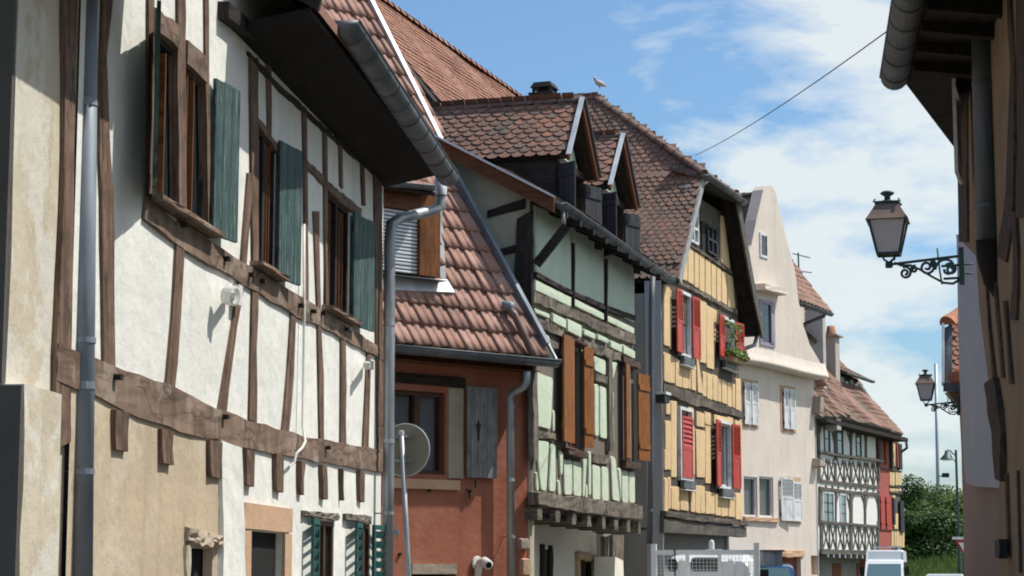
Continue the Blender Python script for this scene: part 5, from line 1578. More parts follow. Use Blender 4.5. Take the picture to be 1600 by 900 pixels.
# body and roof behind the gable
mb = MB(); mb.box(F5, L5 - .3, L5 - .01, 0, zl5, -8, -.19); mb.box(F5, -1.5, L5 - .3, 0, zl5, -8.2, -8); mb.build('rear_wall', P5, h5)
ap5 = F5.ab(1185, 296); _g = F5.ab(1160, 385); _dz = (ap5[1] - .14 - _g[1]) / (ap5[0] - _g[0]); lft = (ap5[0] - 2.2, ap5[1] - .14 - 2.2 * _dz); rgt = (ap5[0] + 2.6, zl5 + .6)
for sgn, q in ((-1, lft), (1, rgt)):
    lo, hi = F5.w(q[0], q[1], 0), F5.w(ap5[0], ap5[1] - .14, 0)
    pl = Plane(lo, F5.n if sgn < 0 else -F5.n, hi - lo); ln = (hi - lo).length
    pp = [(-7, 0), (-.03, 0), (-.03, ln), (-7, ln)] if sgn < 0 else [(.42, 0), (7, 0), (7, ln), (.42, ln)]
    rr = MB().prism(pl, pp, -.1, -.012).build('roof', M['timber_dark'], h5)
    tiles(rr, pl, pp if sgn > 0 else [(-4, 0), (-.03, 0), (-.03, ln), (-4, ln)], .2, .17, M['tile_brown'], 'scallop', 60 if sgn < 0 else 0)
ridge(h5, F5.w(ap5[0], ap5[1] - .12, -.05), F5.w(ap5[0], ap5[1] - .12, -6), .1, M['tile_brown'], .35)
# corbel stone on the corner
MB().pillow(F5, [F5.ab(1268, 730), F5.ab(1277, 732), F5.ab(1277, 717), F5.ab(1269, 715)], -.1, .22, .03, .05).build('corner_stone', M['rubble'], h5)
MB().pillow(F5, [F5.ab(1268, 646), F5.ab(1276, 647), F5.ab(1276, 620), F5.ab(1270, 618)], -.1, .22, .03, .03).build('corner_stone', M['rubble'], h5)
# ---- rear wing to the right of the gable, with its own overhanging roof
F5b = wall_plane((1218, 56.0), (1262, 58.0))
hb2 = house('rear_wing', 'back wing with a small overhanging tiled roof behind the cream gable', F5b)
q = F5b.shifted(.9)
A0, A1 = q.ab(1226, 468), q.ab(1296, 484)
zq = (A0[1] + A1[1]) / 2
RW = Plane(q.w(A0[0] - 1, zq, 0), F5b.e, -F5b.n + Z * 1.35)
rp_ = [(0, 0), (RW.ab(1297, 484)[0], 0), RW.ab(1262, 440), RW.ab(1240, 412), RW.ab(1218, 380), (0, RW.ab(1218, 380)[1])]
rr = MB().prism(RW, rp_, -.12, -.012).build('roof', M['timber_far'], hb2, grain=RW.e)
tiles(rr, RW, rp_, .3, .24, M['tile_far'], 'scallop', 60)
MB().box(F5b, -2, F5b.ab(1257, 500)[0], 0, zq + .3, -5, 0).build('wall', M['plaster_pink'], hb2)
gutter_obj(hb2, q.w(A0[0] + 1.0, zq - .05, .05), q.w(A1[0], zq - .05, .05), .08, M['zinc_dark'], 1.2)
MB().tube([q.p(1290, 488, 0), q.p(1287, 494, -.1), q.p(1257, 506, -.5), F5b.p(1256, 560, .1)], .055, 8).build('downpipe', M['zinc_dark'], hb2, smooth=True)
# television aerial
t = thing('tv_aerial', 'thin television aerial standing behind the cream gable roof', 'aerial', at(1249, 440, 60))
mb = MB(); mb.tube([at(1249, 440, 60), at(1247, 395, 60)], .025, 6); mb.build('mast', M['iron_green'], t)
for x0, x1, y0, y1, k in ((1238, 1266, 396, 403, 7), (1244, 1268, 423, 426, 8)):
    mb = MB(); p, q_ = at(x0, y0, 60), at(x1, y1, 60); mb.tube([p, q_], .014, 5)
    for i in range(k): c = p.lerp(q_, (i + .5) / k); mb.tube([c - Vector((0, .25, .03)), c + Vector((0, .25, .03))], .008, 4)
    mb.build('element', M['iron_green'], t)

# ================================================================ H6: white house with crossed timbers
F6 = wall_plane((1277, 88.0), (1373, 97.6))
L6 = F6.len
h6 = house('cross_timber_house', 'white half-timbered house with rows of crossed braces and teal windows', F6)
a6 = cv(1260, 630, 9); b6 = cv(1260, 720, 9); c6 = cv(1260, 800, 9)
zj6 = F6.ab(1285, 866)[1]; zt6 = F6.ab(1285, 655)[1] + .3
TF6 = M['timber_far']; PW = M['plaster_far_white']
MB().box(F6, 0, L6, zj6, zt6, -.3, 0).build('wall', PW, h6)
def hz(t_, b_, cvf, c1=.06, mat=TF6, n='timber', pl=F6, par=h6):
    return MB().strip(pl, [pl.ab(*cvf(*p)) for p in t_], [pl.ab(*cvf(*p)) for p in b_], 0, c1, seg=1.0, jit=.01, dj=.004).build(n, mat, par, grain=pl.e)
hz([(130, 662), (420, 715), (1040, 790)], [(130, 700), (420, 755), (1040, 832)], a6, c1=.2)
hz([(185, 258), (600, 305), (1020, 348)], [(185, 312), (600, 355), (1020, 398)], b6, c1=.06)
hz([(165, 355), (600, 420), (1015, 450)], [(170, 425), (600, 465), (1005, 500)], b6, c1=.07)
hz([(185, 118), (1000, 185)], [(185, 160), (1000, 225)], c6, c1=.09)
hz([(180, 515), (1000, 548)], [(180, 595), (985, 612)], c6, c1=.12)
# short white blocks between the two floor beams are wall; posts separate them
for x in (262, 352, 435, 535, 605, 680, 757, 845, 930):
    vbeam(h6, F6, [b6(x, 315 + x * .09), b6(x, 350 + x * .09)], [b6(x + 16, 315 + x * .09), b6(x + 16, 352 + x * .09)], TF6, 0, .05, seg=.5, jit=.01)
# posts
for cvf, y0, y1, xs in ((a6, 150, 800, [(140, 180), (383, 423), (608, 628), (815, 840), (1010, 1040)]), (b6, 30, 300, [(145, 190), (385, 412), (605, 635), (825, 845), (1003, 1022)]),
                        (b6, 420, 900, [(165, 200), (398, 412), (600, 636), (805, 830), (1000, 1016)]), (c6, 130, 560, [(183, 222), (600, 636), (990, 1008)])):
    for x0, x1 in xs: vbeam(h6, F6, [cvf(x0, y0), cvf(x0 + 2, y1)], [cvf(x1, y0), cvf(x1 + 2, y1)], TF6, 0, .055, seg=1, jit=.01)
def curve(cvf, pts, w_, c1=.05):
    w_ = w_ * .52
    L_ = [F6.ab(*cvf(x - w_ / 2, y)) for x, y in pts]; R_ = [F6.ab(*cvf(x + w_ / 2, y)) for x, y in pts]
    MB().strip(F6, L_, R_, 0, c1, seg=.35, rows=1, jit=.004, dj=.002).build('brace', TF6, h6, grain=Z)
# crossed braces in the two parapet rows
def cross(cvf, x0, x1, y0, y1, dx=6):
    xm = (x0 + x1) / 2 + dx / 2; ym = (y0 + y1) / 2
    w_ = (x1 - x0) * .115
    curve(cvf, [(x0 + w_, y0), (xm - w_ * .9, ym - (y1 - y0) * .12), (xm + w_ * .6, ym + (y1 - y0) * .08), (x1 - w_ * .4 + dx, y1)], w_)
    curve(cvf, [(x1 - w_, y0 + 4), (xm + w_ * .9, ym - (y1 - y0) * .12), (xm - w_ * .6, ym + (y1 - y0) * .08), (x0 + w_ * .4 + dx, y1)], w_, .062)
for i, (x0, x1) in enumerate([(190, 290), (298, 384), (415, 515), (525, 605), (635, 735), (740, 822), (842, 930), (932, 1008)]):
    cross(b6, x0, x1, -40 + x0 * .085 - 10, 255 + x0 * .095)
for i, (x0, x1) in enumerate([(220, 310), (322, 405), (425, 510), (520, 602), (636, 722), (732, 815), (825, 915), (922, 994)]):
    cross(c6, x0, x1, 160 + x0 * .07, 502 + x0 * .042)
    if i in (0, 1, 2, 4, 5, 6): vbeam(h6, F6, [c6(x1, 170 + x0 * .07), c6(x1 + 3, 515 + x0 * .04)], [c6(x1 + 10, 170 + x0 * .07), c6(x1 + 13, 515 + x0 * .04)], TF6, 0, .05, seg=1, jit=.005)
for (x0, x1) in [(290, 298), (515, 525), (732, 742), (926, 936)]:
    vbeam(h6, F6, [b6(x0, -20 + x0 * .08), b6(x0, 262 + x0 * .09)], [b6(x1 + 4, -20 + x0 * .08), b6(x1 + 4, 262 + x0 * .09)], TF6, 0, .05, seg=1, jit=.005)
# curved braces of the window storeys
for pts, w_ in [([(215, 260), (195, 330), (178, 420)], 22), ([(335, 315), (360, 420), (385, 560)], 22), ([(500, 340), (560, 380), (612, 560), (618, 700)], 10), ([(575, 345), (600, 420), (612, 520)], 22), ([(660, 355), (635, 430), (622, 560)], 20),
                ([(790, 390), (815, 450), (824, 560)], 22), ([(870, 395), (845, 450), (832, 560)], 20), ([(975, 410), (1000, 520), (1012, 640)], 20)]:
    curve(a6, pts, w_)
for pts, w_ in [([(545, 465), (585, 560), (605, 700)], 16), ([(665, 480), (640, 540), (626, 660)], 18), ([(770, 490), (800, 570), (812, 700)], 18), ([(862, 500), (840, 560), (826, 700)], 18), ([(965, 500), (990, 570), (1003, 700)], 16), ([(440, 480), (415, 580), (405, 720)], 14)]:
    curve(b6, pts, w_)
for q, nx, ny in [((245, 310, 320, 690), 1, 2), ((422, 330, 505, 715), 1, 2), ((693, 375, 762, 745), 1, 2)]:
    surround(h6, F6, *a6(*q), M['timber_far'], t=.06, pane='glass_sky', nx=nx, ny=ny, fm='timber_dark', c=.05)
for q, nx, ny in [((225, 450, 375, 860), 2, 3), ((470, 478, 550, 872), 1, 3)]:
    surround(h6, F6, *b6(*q), M['window_white'], t=.08, pane='glass_sky', nx=nx, ny=ny, fm='timber_dark', c=.05)
for i in range(9):
    x = 262 + i * 81; y = 595 + i * 3
    w = rect(F6, *c6(x, y, x + 18, y + 42)); MB().box(F6, w[0], w[1], w[2], w[3] + .05, -.8, .12).build('joist_end', M['bargeboard'], h6, grain=F6.n)
# ground floor set back
F6g = F6.shifted(-.9)
MB().box(F6g, 0, L6, 0, zj6, -.2, 0).build('lower_wall', M['plaster_grey'], h6)
MB().box(F6, 0, L6, zj6 - .05, zj6 - .002, -.9, 0).build('jetty_floor', M['timber_dark'], h6)
for x0, x1 in [(1300, 1315), (1338, 1352)]:
    w = rect(F6g, x0, 880, x1, 960); MB().box(F6g, w[0], w[1], 0, w[3], 0, .03).build('door', M['plank_red'], h6, grain=Z)
mb = MB(); mb.box(F6, 0, .3, 0, zt6, -7, -.31); mb.box(F6, 0, L6, 0, zt6, -7.3, -7.0); mb.build('rear_wall', M['plaster_pink'], h6)
# roof of H6 and H7
q = F6.shifted(.8)
E6a, E6b = q.ab(1271, 641), q.ab(1392, 671)
z6 = (E6a[1] + E6b[1]) / 2
R6 = Plane(q.w(E6a[0] - .5, z6, 0), F6.e, -F6.n + Z * 1.25)
end6 = R6.ab(1393, 671)[0]
rp6 = [(0, 0), (end6, 0), (end6 + .4, .6), R6.ab(1362, 622), R6.ab(1340, 592), R6.ab(1310, 562), R6.ab(1296, 545), (0, R6.ab(1296, 545)[1])]
rr = MB().prism(R6, rp6, -.25, -.012).build('roof', M['timber_far'], h6, grain=R6.e)
tiles(rr, R6, rp6, .34, .30, M['tile_far'], 'scallop', 300, wave=.03)
MB().box(q, E6a[0] - .5, end6, z6 - .35, z6 - .18, -.85, -.05).build('soffit', M['timber_dark'], h6, grain=F6.e)
# long dormer with a sloping roof
DD = F6.shifted(-.9)
w = rect(DD, 1311, 585, 1341, 612)
zb_, zt_ = DD.ab(1326, 628)[1], DD.ab(1312, 583)[1]
dm6 = MB().box(DD, w[0] - .6, w[1], zb_ - .4, zt_, -2.5, 0).build('dormer', M['timber_dark'], h6, grain=Z)
for i in range(4):
    a = w[0] + (w[1] - w[0]) * i / 4 + .1
    MB().box(DD, a, a + (w[1] - w[0]) / 4 - .2, zb_ + .15, zt_ - .15, 0, .03).build('pane', M['glass_dark'] if i % 2 else M['curtain'], dm6)
    MB().box(DD, a - .16, a - .04, zb_ + .05, zt_ - .1, 0, .06).build('post', M['timber_far'], dm6, grain=Z)
DRf = Plane(DD.w(w[0] - .7, zt_ - .05, .5), F6.e, -F6.n + Z * .55)
pp = [(0, 0), (w[1] - w[0] + 1.7, 0), (w[1] - w[0] + 1.2, 2.6), (0, 2.6)]
rr = MB().prism(DRf, pp, -.1, -.01).build('dormer_roof', M['timber_far'], dm6, grain=DRf.e)
tiles(h6, DRf, pp, .34, .3, M['tile_far'], 'scallop', 30)
MB().tube([DRf.w(0, -.03, 0), DRf.w(pp[1][0], -.03, 0)], .07, 8).build('gutter', M['zinc_dark'], dm6)
# tall rendered chimney
cp = R6.p(1301, 636); Pc = Plane((cp.x, cp.y, 0), F6.e, Z)
zt_ = at(1300, 527, cp.y).z
ch = MB().box(Pc, -.34, .34, cp.z - 1, zt_, -.27, .27).build('chimney', M['chimney_render'], h6)
MB().box(Pc, -.5, .5, zt_, zt_ + .07, -.42, .42).build('chimney_cap', M['rubble'], ch)
MB().lathe(Pc.w(0, zt_ + .07, 0), [(.24, 0), (.17, .42), (.15, .42), (.0, .40)], 14).build('chimney_pot', M['terracotta'], ch, smooth=True)
# smaller roofs, dormer and chimney squeezed between the cream house and H6
F6c = wall_plane((1252, 70), (1292, 75))
hs = house('wedged_house', 'small tiled roofs with a dormer and a short chimney, wedged behind the cream house', F6c)
RS = Plane(F6c.p(1250, 640, .6), F6c.e, -F6c.n + Z * 1.3)
pp = [RS.ab(x, y) for x, y in [(1245, 650), (1330, 650), (1312, 600), (1296, 560), (1282, 540), (1258, 528), (1245, 500)]]
rr = MB().prism(RS, pp, -.15, -.012).build('roof', M['timber_far'], hs, grain=RS.e)
tiles(rr, RS, pp, .3, .26, M['tile_far'], 'scallop', 120, wave=.03)
MB().box(F6c, -1, F6c.ab(1276, 700)[0], 0, F6c.ab(1260, 646)[1], -3, 0).build('wall', M['plaster_grey'], hs)
Wd = F6c.shifted(-.6)
w = rect(Wd, 1254, 522, 1274, 560)
d_ = MB().box(Wd, w[0], w[1], w[2] - .6, w[3], -2.5, 0).build('dormer', M['chimney_render'], hs)
w2 = rect(Wd, 1275, 545, 1284, 562)
MB().box(Wd, w[1] + .02, w2[1], w2[2] - .4, w2[3] + .1, -2, -.1).build('dormer_window', M['timber_dark'], d_)
Dq = Plane(Wd.p(1252, 514, .35), F6c.e, -F6c.n + Z * .9)
pp = [Dq.ab(x, y) for x, y in [(1250, 513), (1291, 543), (1288, 532), (1270, 505), (1258, 488), (1250, 480)]]
rr = MB().prism(Dq, pp, -.12, -.012).build('dormer_roof', M['timber_far'], d_)
tiles(hs, Dq, pp, .3, .26, M['tile_far'], 'scallop', 60)
cp = at(1275, 522, 74); Pc = Plane((cp.x, cp.y, 0), F6c.e, Z); zt_ = at(1275, 484, 74).z
ch = MB().box(Pc, -.3, .3, cp.z - 2, zt_, -.3, .3).build('chimney', M['chimney_render'], hs)
for k in range(2): MB().box(Pc, -.4, .4, zt_ - .0 + k * .14, zt_ + .07 + k * .14, -.4, .4).build('chimney_cap', M['rubble'], ch)
pp = [at(1257, 565, 71.5), at(1272, 573, 71.8), at(1283, 598, 72), at(1284, 604, 72)]
MB().tube(pp, .2, 8).build('valley_tiles', M['tile_far'], hs, smooth=True)

# ================================================================ H7: narrow red and ochre house
F7 = wall_plane((1373, 98), (1410, 102))
L7 = F7.len
h7 = house('red_ochre_house', 'narrow end house, dark red on the left and ochre timbered on the right', F7)
zt7 = F7.ab(1380, 678)[1] + .2
a_m = F7.ab(1390, 700)[0]
MB().box(F7, 0, a_m, 0, zt7, -6, 0).build('wall', M['plaster_far_red'], h7)
MB().box(F7, a_m + .002, L7, 0, zt7, -6, -.02).build('wall', M['timber_far'], h7)
for cvf, y0, y1, xs in ((b6, 155, 345, [(1165, 1195), (1198, 1232), (1245, 1275), (1280, 1300), (1303, 1332)]), (b6, 388, 430, [(1168, 1200), (1204, 1240), (1248, 1280), (1288, 1330)]),
                        (b6, 485, 920, [(1205, 1240)]), (c6, 265, 500, [(1188, 1218), (1228, 1250), (1255, 1290), (1294, 1330), (1335, 1368)]), (a6, 560, 880, [(1200, 1240)]), (c6, 20, 240, [(1230, 1280)])):
    for x0, x1 in xs:
        u0, v0, u1, v1 = cvf(x0, y0, x1, y1); panel(h7, F7, M['plaster_ochre'], u0, u1, v0, v1, c1=.04, rad=.06)
for cvf, (x0, y0, x1, y1), mt in [(a6, (1160, 540, 1195, 920), 'shutter_slate'), (a6, (1272, 570, 1322, 940), 'shutter_slate'), (b6, (1190, 520, 1225, 900), 'shutter_slate'), (b6, (1290, 560, 1350, 1010), 'shutter_slate'), (a6, (1245, 560, 1265, 900), 'plaster_far_red')]:
    w = rect(F7, *cvf(x0, y0, x1, y1)); MB().box(F7, w[0], w[1], w[2], w[3], .03, .12).build('shutter', M[mt], h7, grain=Z)
for cvf, (x0, y0, x1, y1) in [(b6, (1025, 490, 1085, 960)), (b6, (1105, 500, 1190, 975)), (a6, (1085, 520, 1118, 860))]:
    w = rect(F7, *cvf(x0, y0, x1, y1)); shutter(h7, F7, w[0], 1, w[2], w[3], w[1] - w[0], 180, M['shutter_red'] if cvf is b6 else M['plank_red'], c=.05, style='plank')
w = rect(F7, *b6(1088, 500, 1104, 960)); MB().box(F7, w[0], w[1], w[2], w[3], .0, .02).build('pane', M['glass_dark'], h7)
for cvf, x0, x1, y0, y1 in ((b6, 1030, 1330, 110, 145), (b6, 1160, 1335, 350, 385), (b6, 1165, 1340, 430, 470), (c6, 1010, 1370, 245, 262)):
    w = rect(F7, *cvf(x0, y0, x1, y1)); MB().box(F7, w[0], w[1], w[2], w[3], 0, .06).build('timber', TF6, h7, grain=F7.e)
q7 = F7.shifted(.6)
e7a, e7b = q7.ab(1388, 669), q7.ab(1418, 685)
R7 = Plane(q7.w(e7a[0] - .6, (e7a[1] + e7b[1]) / 2, 0), F7.e, -F7.n + Z * 1.1)
pp = [(0, 0), (R7.ab(1417, 685)[0], 0), R7.ab(1400, 664), R7.ab(1370, 632), (0, R7.ab(1370, 632)[1])]
rr = MB().prism(R7, pp, -.25, -.012).build('roof', M['timber_far'], h7, grain=R7.e)
tiles(rr, R7, pp, .34, .3, M['tile_far'], 'scallop', 60)
MB().tube([at(1412, 684, 101), at(1416, 690, 100.8), at(1417, 700, 100.8), at(1407, 707, 101)], .07, 8).build('downpipe', M['zinc_dark'], h7, smooth=True)

# ================================================================ right side of the street
FR = wall_plane((1503, 20.0), (1640, 12.9))
LR = FR.len
hr_ = house('tan_timbered_house', 'shaded tan half-timbered house at the right edge with a deep eave and fat gutter', FR)
poly = [FR.ab(x, y) for x, y in [(1503, -60), (1504, 378), (1525, 400), (1530, 480), (1545, 600), (1562, 745), (1561, 765), (1556, 790), (1557, 895)]]
poly = [(poly[0][0], 7.4)] + poly[1:-1] + [(poly[-1][0], 0), (LR, 0), (LR, 7.4)]
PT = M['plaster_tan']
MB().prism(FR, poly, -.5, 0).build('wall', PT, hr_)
mb = MB(); mb.box(FR, .6, LR, 0, 7.4, -6, -5.8); mb.box(FR, .6, .8, 0, 7.4, -5.8, -.51); mb.build('rear_wall', PT, hr_)
def strip_r(name, lf, rt, mat, c0=-.02, c1=.04, **kw):
    return MB().strip(FR, [FR.ab(*p) for p in lf], [FR.ab(*p) for p in rt], c0, c1, **kw).build(name, mat, hr_, grain=Z)
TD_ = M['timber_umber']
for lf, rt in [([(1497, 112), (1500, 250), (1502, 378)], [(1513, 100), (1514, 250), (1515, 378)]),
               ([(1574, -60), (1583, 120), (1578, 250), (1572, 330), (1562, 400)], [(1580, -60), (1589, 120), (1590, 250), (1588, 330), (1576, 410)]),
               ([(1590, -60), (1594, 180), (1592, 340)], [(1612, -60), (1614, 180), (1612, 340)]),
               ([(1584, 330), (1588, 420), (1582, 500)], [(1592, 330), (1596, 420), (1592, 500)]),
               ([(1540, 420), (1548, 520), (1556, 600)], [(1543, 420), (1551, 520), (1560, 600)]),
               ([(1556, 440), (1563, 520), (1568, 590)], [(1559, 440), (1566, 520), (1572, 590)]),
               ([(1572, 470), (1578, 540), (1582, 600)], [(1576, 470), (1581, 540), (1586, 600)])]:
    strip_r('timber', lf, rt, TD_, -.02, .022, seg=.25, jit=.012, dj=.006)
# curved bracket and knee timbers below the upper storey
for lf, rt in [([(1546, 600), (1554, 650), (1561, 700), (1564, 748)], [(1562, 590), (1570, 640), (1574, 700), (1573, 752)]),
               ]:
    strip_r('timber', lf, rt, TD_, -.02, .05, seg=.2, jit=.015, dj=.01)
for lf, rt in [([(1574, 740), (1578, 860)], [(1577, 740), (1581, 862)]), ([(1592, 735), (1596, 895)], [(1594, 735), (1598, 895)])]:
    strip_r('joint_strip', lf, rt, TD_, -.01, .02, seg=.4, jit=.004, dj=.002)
strip_r('iron_latch', [(1572, 845), (1574, 870)], [(1581, 842), (1581, 873)], M['iron'], .03, .09, seg=.1, jit=.01)
# eave: gutter, sloping soffit
gR0, gR1 = FR.shifted(.85).ab(1397, 142), None
qg = FR.shifted(.67)
zR0 = qg.ab(1398, 138)[1]
ag = qg.ab(1398, 138)[0]
gutter_obj(hr_, qg.w(ag, zR0 + .10, 0), qg.w(ag + 8.5, zR0 + .10, 0), .118, M['zinc_dark'], .55)
zw = FR.ab(1500, 192)[1]
MB().hexa([qg.w(ag + .35, zR0 + .06, .0), qg.w(ag + .35, zR0 + .10, 0), FR.w(-.05, zw + .08, -.1), FR.w(-.05, zw, -.1)],
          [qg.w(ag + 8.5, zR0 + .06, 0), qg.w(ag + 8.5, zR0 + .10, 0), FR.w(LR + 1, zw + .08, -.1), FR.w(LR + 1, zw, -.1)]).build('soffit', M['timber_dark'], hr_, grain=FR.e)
MB().hexa([qg.w(ag + .05, zR0 + .1, -.02), qg.w(ag + .05, zR0 + .2, -.02), FR.w(-.3, zR0 + 4.2, -3.4), FR.w(-.3, zR0 + 4.0, -3.4)],
          [qg.w(ag + 8.5, zR0 + .1, -.02), qg.w(ag + 8.5, zR0 + .2, -.02), FR.w(LR + 1, zR0 + 4.2, -3.4), FR.w(LR + 1, zR0 + 4.0, -3.4)]).build('roof', M['tile_orange'], hr_)
for i in range(11):
    a = ag + .6 + i * .62
    u_ = a - ag
    MB().hexa([qg.w(a, zR0 - .02, -.12), qg.w(a + .1, zR0 - .02, -.12), qg.w(a + .1, zR0 + .055, -.12), qg.w(a, zR0 + .055, -.12)],
              [FR.w(a - .15, zw - .1, -.02), FR.w(a - .05, zw - .1, -.02), FR.w(a - .05, zw - .005, -.02), FR.w(a - .15, zw - .005, -.02)]).build('rafter', M['timber_dark'], hr_, grain=FR.n)
# downpipe with wide socket, sagging elbow
p_ = [at(1533, -60, 15.6), at(1538, 200, 15.6), at(1544, 376, 15.6)]
pipe_obj(hr_, p_, .088, M['zinc_dark'], [(at(1541.5, 322, 15.6), Z)])
MB().tube([at(1545, 374, 15.6), at(1547, 400, 15.62), at(1556, 436, 15.68), at(1578, 470, 15.8), at(1590, 490, 15.95)], [.1, .105, .1, .085, .06], 16).build('pipe_elbow', M['timber_dark'], hr_, smooth=True)
# half open louvred shutter behind the pipe
sh_ = FR.ab(1521, 40)
shutter(hr_, FR, FR.ab(1524, 100)[0] - .6, 1, FR.ab(1515, 300)[1], FR.ab(1515, 36)[1], .6, 172, M['shutter_white'], c=.1, style='louver', slat_from=.45)

# ---- R2/R3: lilac-grey and pink-grey houses further on
FP = wall_plane((1506, 42.0), (1590, 29.0))
hp_ = house('rose_house', 'shaded rose-grey house on the right with an orange hipped roof corner', FP)
LP = FP.len
zl = FP.ab(1500, 604)[1]
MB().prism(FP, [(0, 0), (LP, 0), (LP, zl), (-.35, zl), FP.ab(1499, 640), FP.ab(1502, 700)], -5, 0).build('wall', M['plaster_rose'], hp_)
eq = FP.perp(0)      # end facing the camera is not seen; eave runs round the corner
EP = Plane(FP.w(-.2, 0, .9), -FP.n, Z)
# facing end roof: plane through eave pixels, tilted away from the camera
CPn = Plane(at(1476, 598, 41.5), Vector((1, -.05, 0)), Vector((0, .75, 1)))
pp = [CPn.ab(x, y) for x, y in [(1484, 598), (1520, 600), (1520, 470), (1505, 482), (1487, 503)]]
rr = MB().prism(CPn, pp, -.12, -.012).build('roof', M['timber_far'], hp_)
tiles(rr, CPn, pp, .17, .125, M['tile_orange'], 'scallop', 300)
ridge(hp_, at(1482, 502, 42.1), at(1512, 480, 42.4), .17, M['terracotta'], .5)
MB().tube([at(1490, 596, 41.3), at(1500, 586, 41.2), at(1508, 574, 41.4)], [.16, .15, .13], 10).build('hip_tile', M['terracotta'], hp_, smooth=True)
mb = MB(); mb.hexa([at(1474, 600, 41.5), at(1488, 600, 41.4), at(1488, 506, 42.1), at(1476, 512, 42.1)], [at(1474, 600, 43.5), at(1488, 600, 43.5), at(1488, 506, 43.5), at(1476, 512, 43.5)]); mb.build('roof_flank', M['zinc_dark'], hp_)
MB().bar(at(1473.5, 601, 41.4), at(1473.5, 507, 42), .05, .12).build('verge_trim', M['zinc_light'], hp_)
MB().bar(at(1474, 605, 41.3), at(1512, 607, 41.2), .25, .16).build('eave_board', M['zinc_dark'], hp_)
mb = MB(); mb.prism(Plane(at(1490, 620, 41.6), (1, 0, 0), Z), [(-.12, .1), (.35, .1), (.35, -.3), (.18, -.3)], -.3, 0); mb.build('eave_bracket', M['plaster_rose'], hp_)
FL = FP.shifted(.05)
pp = [FL.ab(x, y) for x, y in [(1504, 366), (1505, 380), (1508, 560), (1516, 720), (1519, 754), (1535, 760), (1600, 764), (1620, 366)]]
hl_ = house('lilac_house', 'smooth lilac-grey upper wall on the right, between the lamps and the timbered house', FL)
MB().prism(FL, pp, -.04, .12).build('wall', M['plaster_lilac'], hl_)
MB().box(FL, 1.2, LP, 0, 6.5, -5, -.06).build('rear_wall', M['plaster_rose'], hl_)

